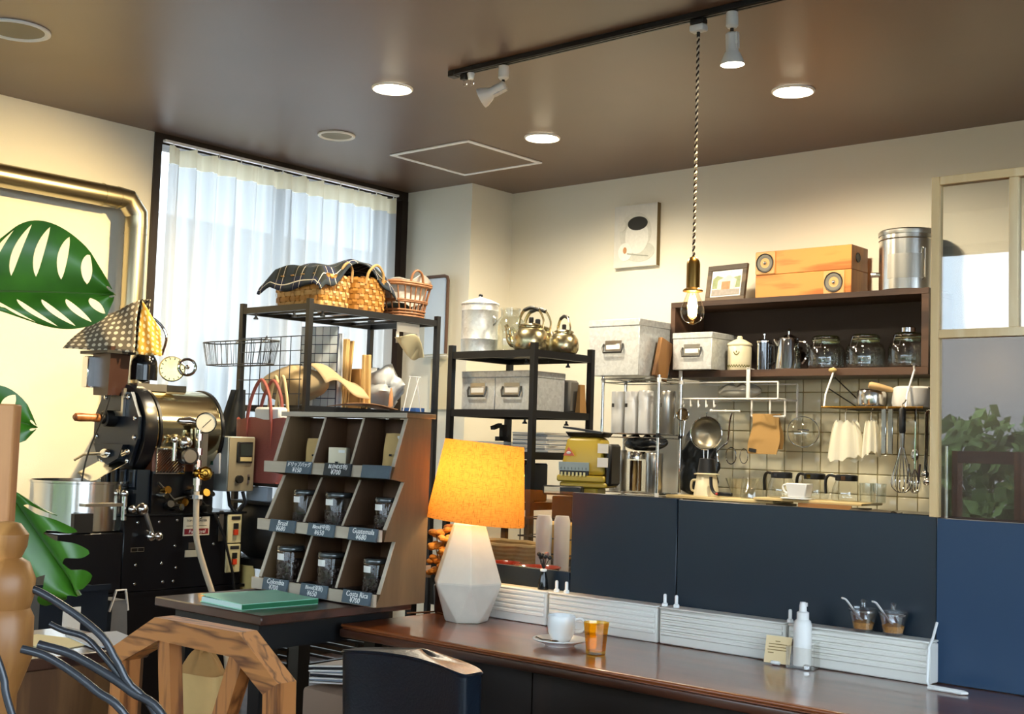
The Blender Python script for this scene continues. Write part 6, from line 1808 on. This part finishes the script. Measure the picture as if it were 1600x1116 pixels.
ld = thing('ladle_rings', 'steel ladle with looped end hanging beside the towel', 'ladle', (-3.115, 5.19, 1.10))
MB().tube(smooth_path([(.02, 0, .235), (.01, 0, .20), (.0, 0, .10), (-.02, 0, .08), (-.055, 0, .05), (-.05, 0, .0)], 5), .0045, 8).build('shaft', M_CHROME, ld)
MB().tube([(.02 + .028 * math.cos(2 * PI * i / 20), 0, .03 + .04 * math.sin(2 * PI * i / 20)) for i in range(20)], .0028, 6, closed=True).build('ring', M_CHROME, ld)
MB().tube([(.09 + .022 * math.cos(2 * PI * i / 20), 0, .03 + .035 * math.sin(2 * PI * i / 20)) for i in range(20)], .0022, 6, closed=True).build('ring', M_CHROME, ld)
tw_ = thing('tan_towel', 'tan towel with a dark corner label folded over the hanger bar', 'towel', (-2.96, 5.30, 1.325))
M_TOW = mat('tan_terry', '#a9854f', .95, bump=.5, bscale=500)
def towf(s):
    return lambda u, v: (-.082 + .15 * u + .008 * math.sin(6 * v + 4 * u), s * (.009 + .030 * v + .008 * math.sin(5 * u)), .0085 - v * (.19 if s < 0 else .165))
MB().grid(towf(-1), 12, 12).build('front_fall', M_TOW, tw_, thick=.004)
MB().grid(towf(1), 12, 12).build('rear_fall', M_TOW, tw_, thick=.004)
MB().grid(lambda u, v: (-.082 + .15 * u, -.009 + .018 * v, .0085 + .004 * math.sin(PI * v)), 8, 4).build('fold', M_TOW, tw_, thick=.004)
MB(Matrix.Translation((-.055, -.046, -.165)) @ Matrix.Rotation(.15, 4, 'Y')).b(-.02, .02, -.003, 0, -.008, .008).build('label', M_INK, tw_)
gd = thing('pan_cover', 'clear glass pan lid hanging against the tiles beside the towel', 'pan lid', (-2.815, 5.38, 1.255), rot=(math.radians(80), 0, math.radians(28)))
MB().lathe([(.074, 0), (.074, .004), (.06, .018), (.02, .028), (.001, .03)], 32, cap0=False, cap1=False).build('glass', M_GLASS, gd)
MB().tube([(.074 * math.cos(2 * PI * i / 32), .074 * math.sin(2 * PI * i / 32), 0) for i in range(32)], .0025, 6, closed=True).build('rim', M_CHROME, gd)
MB().b(-.028, .028, -.005, .005, .028, .042, bev=.003).build('knob', M_CHROME, gd)

# wire pan shelf on the right
ws = thing('pan_shelf', 'black and white wire shelf hung under the wall shelf holding pans', 'wire shelf', (-2.38, 5.25, 1.36))
N = lambda: WB(ws)
for x in (-2.575, -2.195):
    N().tube([(x, 5.20, 1.548), (x, 5.205, 1.53), (x + .004, 5.12, 1.42), (x + .012, 5.09, 1.362)], .0045, 8).build('front_arm', M_WHITEPL, ws)
    xs = x if x < -2.4 else -2.108
    N().cyl((xs, 5.21, 1.505), (xs, 5.44, 1.42), .003, n=6).build('side_wire', M_BLACK, ws)
    N().cyl((xs, 5.15, 1.45), (xs, 5.44, 1.38), .003, n=6).build('side_wire', M_BLACK, ws)
N().cyl((-2.575, 5.09, 1.362), (-2.108, 5.09, 1.362), .0045, n=8).build('front_wire', M_BRASS, ws)
N().cyl((-2.575, 5.44, 1.362), (-2.108, 5.44, 1.362), .004, n=8).build('back_wire', M_BLACK, ws)
for k in range(14):
    x = -2.57 + k * .0345
    N().cyl((x, 5.09, 1.362), (x, 5.44, 1.362), .0025, n=6).build('shelf_wire', M_BLACK, ws)
N().sphere((-2.578, 5.20, 1.535), .016, 10, 8, (1.3, .8, .7)).build('rope_knot', mat('straw_rope', '#c9ab6c', .8), ws)
pt = thing('saucepan', 'small polished steel saucepan on the wire pan shelf', 'pan', (-2.395, 5.22, 1.3655))
MB().lathe([(.055, 0), (.064, .004), (.068, .03), (.068, .062), (.064, .075), (.05, .082)], 36).build('body', M_STEEL, pt)
pw = thing('milk_pan', 'white enamel milk pan with a wooden handle on the wire pan shelf', 'pan', (-2.215, 5.24, 1.3655))
MB().lathe([(.075, 0), (.086, .005), (.09, .02), (.086, .085), (.070, .094)], 40).build('body', M_WHITE, pw)
wh = MB(Matrix.Translation((-.07, -.045, .075)) @ Matrix.Rotation(math.radians(35), 4, 'Z') @ Matrix.Rotation(math.radians(-78), 4, 'Y'))
wh.lathe([(.008, 0), (.012, .01), (.016, .06), (.016, .10), (.012, .108)], 18).build('wooden_handle', wood('pan_handle_wood', '#b98e55', '#d8b27a', 'z', 6, .5), pw)
# gauze cloths
M_GAUZE = cloth_translucent('cream_gauze', (.90, .86, .70), .25)
def gauze(x, y, wd, h, label, seed):
    t = thing('gauze_cloth', label, 'cloth', (x, y, 1.30), group='cream gauze filter cloths under the pan shelf')
    def gf(u, v):
        a = 2 * PI * u
        return (wd * math.cos(a) * (.55 + .45 * v ** .5) * (1 + .05 * math.sin(5 * a + seed)), .03 * math.sin(a) * (.6 + .4 * v) + .006 * math.sin(7 * a + seed), -h * v + .012 * math.cos(2 * a + seed) * v + .006 * math.sin(9 * a))
    MB().grid(gf, 48, 12, True).build('pouch', M_GAUZE, t, smooth=60)
    MB().tube([(0, 0, -.004), (0, 0, .045), (.006, 0, .056)], .0022, 6).build('wire_hook', M_CHROME, t)
    return t
gauze(-2.478, 5.13, .085, .165, 'large pleated cream gauze cloth hanging under the pan shelf', 1)
gauze(-2.352, 5.12, .042, .145, 'narrow cream gauze cloth hanging beside the larger gauze', 2)
gauze(-2.298, 5.15, .028, .13, 'third cream gauze cloth half hidden by the steel tongs', 3)
# utensils
tg = thing('steel_tongs', 'flat steel tongs hanging from the pan shelf', 'tongs', (-2.262, 5.08, 1.16))
for dx in (-.014, .016):
    MB().b(dx - .011, dx + .011, -.004, .004, 0, .195, bev=.002).build('arm', M_CHROME, tg)
MB().tube([(0, 0, .195), (0, 0, .208)], .003, 6).build('hook', M_CHROME, tg)
wsk = thing('balloon_whisk', 'large balloon whisk with black handle hanging from the pan shelf', 'whisk', (-2.185, 5.06, 1.0))
MB().lathe([(.009, .36), (.0145, .352), (.0145, .26), (.011, .25)], 18).build('handle', M_BLACKPL, wsk)
MB().lathe([(.0125, .25), (.012, .245), (.009, .19), (.008, .185)], 16).build('ferrule', M_BRUSHED, wsk)
for k in range(7):
    a = PI * k / 7
    pts = [(.006, .20), (.020, .14), (.042, .06), (.040, .022), (.018, .002), (0, 0), (-.018, .002), (-.040, .022), (-.042, .06), (-.020, .14), (-.006, .20)]
    MB().tube(smooth_path([(p[0] * math.cos(a), p[0] * math.sin(a), p[1]) for p in pts], 4), .0014, 5).build('wire', M_CHROME, wsk)
MB().tube([(0, 0, .358), (0, 0, .375), (.012, 0, .385), (.016, 0, .395)], .003, 6).build('hook', M_CHROME, wsk)
for i, (x, y, z, L_, lb) in enumerate(((-2.142, 5.09, 1.16, .19, 'slim steel spatula hanging beside the whisk'), (-2.118, 5.14, 1.08, .26, 'long steel skimmer hanging behind the whisk'), (-2.098, 5.11, 1.05, .29, 'steel ladle hanging nearest the wooden partition post'))):
    t = thing('kitchen_utensil', lb, 'utensil', (x, y, z), group='steel utensils hanging by the partition')
    MB().tube([(0, 0, .01), (.002, 0, L_), (.010, -.004, L_ + .012)], .004, 8).build('shaft', M_CHROME, t)
    MB().sphere((0, 0, 0), .018, 12, 8, (1, .5, 1.5 if i == 0 else .9)).build('head', M_STEEL, t)
mw_ = thing('small_whisk', 'small wire whisk hanging low beside the balloon whisk', 'whisk', (-2.128, 5.06, 1.0))
MB().cyl((0, 0, .09), (0, 0, .30), .004, n=8).build('handle', M_CHROME, mw_)
for k in range(5):
    a = PI * k / 5
    MB().tube(smooth_path([(p[0] * math.cos(a), p[0] * math.sin(a), p[1]) for p in ((.003, .10), (.022, .05), (.016, .008), (0, 0), (-.016, .008), (-.022, .05), (-.003, .10))], 4), .0015, 5).build('wire', M_CHROME, mw_)

# ---------------------------------------------------------------- worktop: drying tray and drippers
KT = .906
dt = thing('drying_board', 'long pale wooden drying board along the kitchen worktop', 'board', (-2.85, 5.15, KT))
M_PB = wood('pale_board', '#cdb27a', '#e2cc98', 'x', 6, .5, 3)
MB().b(-.52, .06, -.10, .10, .012, .026, bev=.002).build('slat_board', M_PB, dt)
MB().b(-.03, .50, -.12, .09, .027, .039, bev=.002).build('slat_board', M_PB, dt)
for x in (-.4, .05, .42):
    MB().b(x - .03, x + .03, -.09, .09, 0, .0115).build('foot', M_WAL, dt)
MB().b(.20, .205 + .25, -.125, -.1205, .008, .026).build('front_strip', wood('strip_wood', '#9a6b3a', '#b9884f', 'x', 6, .5), dt)
KB = KT + .0265
cu = thing('stacked_mug', 'cream mug upside down on the drying board', 'mug', (-3.185, 5.12, KB))
MB().lathe([(.060, 0), (.062, .002), (.048, .098), (.044, .102)], 32).build('body', M_CREAM, cu)
MB().tube(smooth_path([(-.052, 0, .075), (-.082, 0, .07), (-.085, 0, .03), (-.058, 0, .018)], 5), .006, 8).build('handle', M_CREAM, cu)
cdp = thing('black_dripper', 'black cone dripper stacked on the upturned cream mug', 'dripper', (-3.185, 5.12, KB + .1025))
MB().lathe([(.060, 0), (.062, .004), (.045, .008)], 32).build('flange', M_CREAM, cdp)
MB().lathe([(.045, .0085), (.036, .076), (.033, .078)], 32).build('cone', M_BLACKPL, cdp)
bh = thing('black_tool', 'black handled brush leaning against the cream mug', 'brush', (-3.105, 5.06, KB))
MB().tube(smooth_path([(-.02, 0, .095), (-.016, 0, .05), (.0, 0, .022), (.03, -.005, .014)], 5), .008, 8).build('curved_handle', M_BLACKPL, bh)
MB().b(.02, .10, -.012, .004, .008, .026, bev=.004).build('grip', M_BLACKPL, bh)
MB().sphere((.022, -.014, .016), .007, 8, 6).build('red_dot', mat('red_dot', '#b0302a', .5), bh)
gs = thing('glass_server', 'plain clear glass server behind the black brush', 'server', (-2.965, 5.17, KB))
MB().lathe([(.052, 0), (.056, .004), (.050, .09), (.044, .10)], 28, cap1=False).build('glass', M_GLASS, gs)
bw = thing('glass_bowl', 'clear glass bowl rim seen behind the cream mug', 'bowl', (-3.06, 5.24, KB))
MB().lathe([(.03, 0), (.05, .01), (.082, .09), (.08, .09), (.048, .014), (.001, .008)], 28, cap1=False).build('glass', M_GLASS, bw)
def carafe(x, y, label, rz):
    t = thing('glass_carafe', label, 'carafe', (x, y, KT + .0395), rz=rz, group='glass coffee carafes on the drying board')
    MB().lathe([(.050, 0), (.062, .004), (.066, .02), (.060, .06), (.046, .092), (.044, .10)], 32, cap1=False).build('glass', M_GLASS, t)
    MB().lathe([(.047, .090), (.049, .094), (.049, .114), (.040, .118)], 28).build('collar', M_BLACKPL, t)
    MB().tube(smooth_path([(-.046, 0, .108), (-.080, 0, .112), (-.094, 0, .085), (-.092, 0, .03)], 5), .008, 8, flat=(1.3, .8)).build('handle', M_BLACKPL, t)
    MB().b(-.01, .01, -.051, -.048, .094, .112).build('spout_mark', M_CHROME, t)
    return t
carafe(-2.790, 5.13, 'glass carafe with black handle at the left of the drying board row', -.1)
carafe(-2.655, 5.19, 'glass carafe half hidden behind the white dripper', -.1)
carafe(-2.475, 5.14, 'glass carafe with black handle at the right end of the row', .15)
dpp = thing('white_dripper', 'white ceramic dripper with handle in front of the carafes', 'dripper', (-2.668, 5.055, KT + .0395))
MB().box((0, 0, .004), (.135, .075, .006), bev=.002).build('base_plate', M_PORC, dpp)
MB().box((.008, 0, .04), (.085, .06, .064), bev=.004, taper=(1.25, 1.15)).build('cone', M_PORC, dpp)
MB().tube(smooth_path([(-.045, 0, .066), (-.072, 0, .058), (-.066, 0, .034), (-.038, 0, .018)], 5), .005, 8).build('handle', M_PORC, dpp)
for x, lb in ((-2.365, 'slim clear glass tumbler beside the right carafe'), (-2.315, 'clear glass tumbler at the end of the drying board')):
    t = thing('glass_tumbler', lb, 'glass', (x - .02, 5.16, KT + .0395), group='clear tumblers on the drying board')
    MB().lathe([(.030, 0), (.032, .003), (.036, .085), (.034, .085), (.030, .006), (.001, .005)], 24, cap1=False).build('glass', M_GLASS, t)
mt = MB().grid(lambda u, v: (-.10 + .20 * u, -.06 + .12 * v, .004 + .012 * math.sin(4 * u + 3 * v) ** 2), 10, 8).build('dark_mat', mat('dark_olive_mat', '#3d3526', .8), None, loc=(-2.29, 5.02, KT), thick=.004)
tag(mt, 'crumpled dark olive mat at the right end of the worktop', 'mat')
for x, m_, lb in ((-2.335, M_CHROME, 'thin steel pick hanging on the tiles under the gauze'), (-2.285, mat('pick_dark', '#3a2a33', .4), 'dark handled pick hanging on the tiles')):
    o_ = MB().tube([(0, 0, 0), (.008, 0, .09)], .0055, 8).build('tile_pick', m_, None, loc=(x, 5.47, 1.03)); tag(o_, lb, 'pick')

# tall dark fridge shape, added only to darken the partition pane
rf = thing('refrigerator', 'tall dark refrigerator seen through the glass partition', 'refrigerator', (-1.55, 5.24, -.05))
MB().b(-.46, .46, -.25, .24, 0, 1.70, bev=.01).build('body', mat('dark_fridge', '#2b2523', .35), rf)
MB().b(-.455, .455, -.262, -.2505, .72, 1.69, bev=.004).build('door', mat('dark_fridge_door', '#332b29', .3), rf)
MB().b(-.455, .455, -.262, -.2505, .02, .71, bev=.004).build('door', bpy.data.materials['dark_fridge_door'], rf)
MB().cyl((-.40, -.285, .85), (-.40, -.285, 1.25), .008, n=10).build('handle', M_BRUSHED, rf)
# wooden boards standing behind the big tin box
for k, (x, lb) in enumerate(((-3.44, 'brown wooden tray standing beside the large tin box'),)):
    o_ = MB(Matrix.Rotation(-.28, 4, 'X')).b(-.012, .012, -.05, .06, 0, .20, bev=.003).build('wooden_tray', wood('tray_wood', '#6e4a28', '#94693a', 'z', 5, .6), None, loc=(-3.449, 5.08, 1.5))
    tag(o_, lb, 'tray')
# ================================================================ plant and near things at the left edge
M_LEAF = bpy.data.materials.new('monstera_leaf')
M_LEAF.use_nodes = True
nt = M_LEAF.node_tree
p_ = nt.nodes['Principled BSDF']
tcn = nt.nodes.new('ShaderNodeTexCoord'); wv = nt.nodes.new('ShaderNodeTexNoise'); wv.inputs['Scale'].default_value = 14
rp = nt.nodes.new('ShaderNodeValToRGB')
rp.color_ramp.elements[0].color = rgba('#163a0c'); rp.color_ramp.elements[1].color = rgba('#4a8420')
nt.links.new(tcn.outputs['Object'], wv.inputs['Vector']); nt.links.new(wv.outputs['Fac'], rp.inputs[0]); nt.links.new(rp.outputs[0], p_.inputs['Base Color'])
p_.inputs['Roughness'].default_value = .32
p_.inputs['Transmission Weight'].default_value = 0.0
M_STEM = mat('green_stem', '#3f5a24', .4)
pl_ = thing('monstera_plant', 'large monstera plant with split leaves at the left edge', 'plant', (-2.25, .78, -.05))
PO = Vector(pl_.location)
MB().lathe([(.10, 0), (.12, .01), (.15, .26), (.155, .28), (.14, .28), (.13, .25)], 32, cap1=False).build('pot', mat('dark_pot', '#3a332c', .5), pl_)
MB().lathe([(.001, .24), (.135, .24)], 28, cap0=False, cap1=False).build('soil', mat('soil', '#2a1d14', .95), pl_)
VR, VU = Vector((.755, .656, .0)), Vector((0, 0, 1))
VN = VR.cross(VU)      # towards the viewer
def leaf(base, ax_, ay_, L_, wu, wl, n, closed=True, droop=.05, cup=.03, curl=0.0):
    """split leaf: base point, axis along the midrib, axis across (upper side), length, half widths"""
    ax_, ay_ = Vector(ax_).normalized(), Vector(ay_).normalized()
    an_ = ax_.cross(ay_).normalized()
    base = Vector(base)
    def P(s, t, side):
        wd = (wu if side > 0 else wl) * (math.sin(PI * (0.10 + .88 * s)) ** .65) * (1.0 if s < .85 else (1 - (s - .85) / .15 * .55))
        fwd = .38 * L_ * t ** 1.25 * (1 - s) ** .8
        q = base + ax_ * (L_ * s + fwd) + ay_ * (side * wd * t * (1 - .12 * t))
        return q + an_ * (cup * math.sin(PI * t * .5) * (1 - .8 * t) * 2 - droop * (s ** 2) - curl * t ** 2) - VU * droop * .4 * s * s
    m_ = MB()
    T_ = 16
    for side in (1, -1):
        for k in range(n):
            s0, s1 = k / n, (k + 1) / n
            c = (s0 + s1) / 2; h = (s1 - s0) / 2
            prev = None
            for j in range(T_ + 1):
                t = j / T_
                x = min(1, max(0, (t - .20) / .72))
                wf = 1 - .42 * math.sin(PI * x) ** .6 if closed else (1 if t < .25 else 1 - .40 * min(1, (t - .25) / .2) - .45 * max(0, (t - .75) / .25) ** 2)
                row = [m_.v(P(c + h * wf * q, t, side)) for q in (-1, -.5, 0, .5, 1)]
                if prev:
                    for i in range(4):
                        m_.f([prev[i], prev[i + 1], row[i + 1], row[i]])
                prev = row
    bmesh.ops.remove_doubles(m_.bm, verts=m_.bm.verts[:], dist=.0006)
    m_.M = Matrix.Identity(4)
    for v in m_.bm.verts:
        v.co -= PO
    lf = m_.build('leaf', M_LEAF, pl_, smooth=60, thick=.0012)
    mid = MB().tube([P(s / 12, 0, 1) - PO for s in range(13)], [.003 - .0018 * s / 12 for s in range(13)], 6).build('midrib', M_STEM, lf)
    return lf
# upper big leaf, tip pointing right
leaf((-2.015, .888, 1.368), VR * .99 + VU * .05, -VR * .30 + VU * .95, .285, .135, .075, 7, True, droop=.02, cup=.02)
# lower hanging leaf
leaf((-1.845, .925, 1.08), VR * .60 - VU * .80, VR * .82 + VU * .57, .215, .055, .11, 4, False, droop=.03, cup=.03, curl=.02)
# small pointed leaves
leaf((-1.905, .86, 1.18), VR * .98 - VU * .05, VU, .13, .05, .05, 3, True, cup=.01)
leaf((-1.995, .86, 1.30), VR * .5 - VU * .85, VR, .12, .045, .04, 3, True, cup=.01)
leaf((-1.955, .87, 1.02), VR * .45 - VU * .9, VR, .16, .04, .04, 4, False, cup=.01)
for q in (((-2.25, .78, .22), (-2.2, .80, .8), (-2.10, .84, 1.2), (-2.015, .888, 1.368)), ((-2.25, .78, .22), (-2.12, .80, .8), (-1.93, .87, 1.08), (-1.845, .925, 1.08)), ((-2.25, .78, .22), (-2.1, .8, .9), (-1.95, .85, 1.16), (-1.905, .86, 1.18)), ((-2.25, .78, .22), (-2.15, .8, .9), (-2.02, .85, 1.26), (-1.995, .86, 1.30)), ((-2.25, .78, .22), (-2.1, .8, .8), (-1.98, .85, 1.0), (-1.955, .87, 1.02))):
    MB().tube([p - PO for p in smooth_path(q, 6)], .006, 8).build('petiole', M_STEM, pl_)
# wooden frame corner
wfm = thing('wooden_easel', 'light brown wooden frame corner standing at the left edge', 'frame', (-1.602, .756, -.05), rz=math.atan2(.656, .755))
M_LW = wood('light_brown_wood', '#9a6238', '#bd8552', 'z', 5, .5, 5)
M_LWX = wood('light_brown_wood_x', '#7d4c2a', '#9a6238', 'x', 5, .5, 5)
MB().b(.020, .068, -.012, .012, 0, 1.232, bev=.002).build('stile', M_LW, wfm)
MB().b(-.40, .019, -.012, .012, 1.184, 1.232, bev=.002).build('top_rail', M_LWX, wfm)
MB().b(-.448, -.401, -.012, .012, 0, 1.232, bev=.002).build('stile', M_LW, wfm)
# turned wooden post
tp = thing('turned_post', 'turned light wooden post with rounded knob at the lower left', 'post', (-1.452, .745, -.05))
MB().lathe([(.03, 0), (.034, .01), (.034, .02), (.022, .06), (.022, .88), (.033, .912), (.037, .925), (.0365, .972), (.031, .983), (.035, .998), (.036, 1.018), (.028, 1.038), (.018, 1.044), (.024, 1.058), (.025, 1.072), (.015, 1.085), (.002, 1.088)], 32).build('shaft', wood('turned_wood', '#8f5f30', '#b8834a', 'z', 6, .4), tp)
# dark arching stems
ds_ = thing('arched_branch', 'dark glossy arching bare stems across the lower left corner', 'branch', (-1.40, .82, .80))
M_DST = mat('dark_glossy_stem', '#43454a', .25, .4)
STEMLIST = [
    (((-1.437, .762, .960), (-1.417, .779, .95), (-1.389, .807, .926), (-1.366, .829, .901), (-1.356, .84, .878), (-1.346, .851, .852), (-1.30, .90, .72), (-1.22, .95, .10)), .0048),
    (((-1.433, .797, .911), (-1.419, .808, .904), (-1.399, .827, .896), (-1.371, .836, .876), (-1.352, .85, .85)), .0038),
    (((-1.344, .715, .901), (-1.324, .733, .894), (-1.303, .753, .878), (-1.281, .774, .856), (-1.255, .80, .825), (-1.22, .86, .70), (-1.20, .95, .10)), .0048),
    (((-1.425, .779, .889), (-1.395, .805, .879), (-1.367, .832, .859), (-1.341, .857, .836), (-1.309, .888, .799), (-1.26, .92, .65), (-1.21, .96, .10)), .0056),
    (((-1.325, .66, .93), (-1.318, .67, .905), (-1.312, .679, .877), (-1.305, .688, .836), (-1.27, .75, .65), (-1.19, .93, .10)), .0042)]
for q, r0 in STEMLIST:
    MB().tube([Vector(p) - Vector(ds_.location) for p in smooth_path(q, 6)], r0, 10).build('stem', M_DST, ds_)
MB(Matrix.Translation(Vector((-1.205, .95, -.05)) - Vector(ds_.location))).lathe([(.05, 0), (.06, .01), (.07, .16), (.06, .16)], 24).build('pot', mat('small_dark_pot', '#2c2a28', .5), ds_)
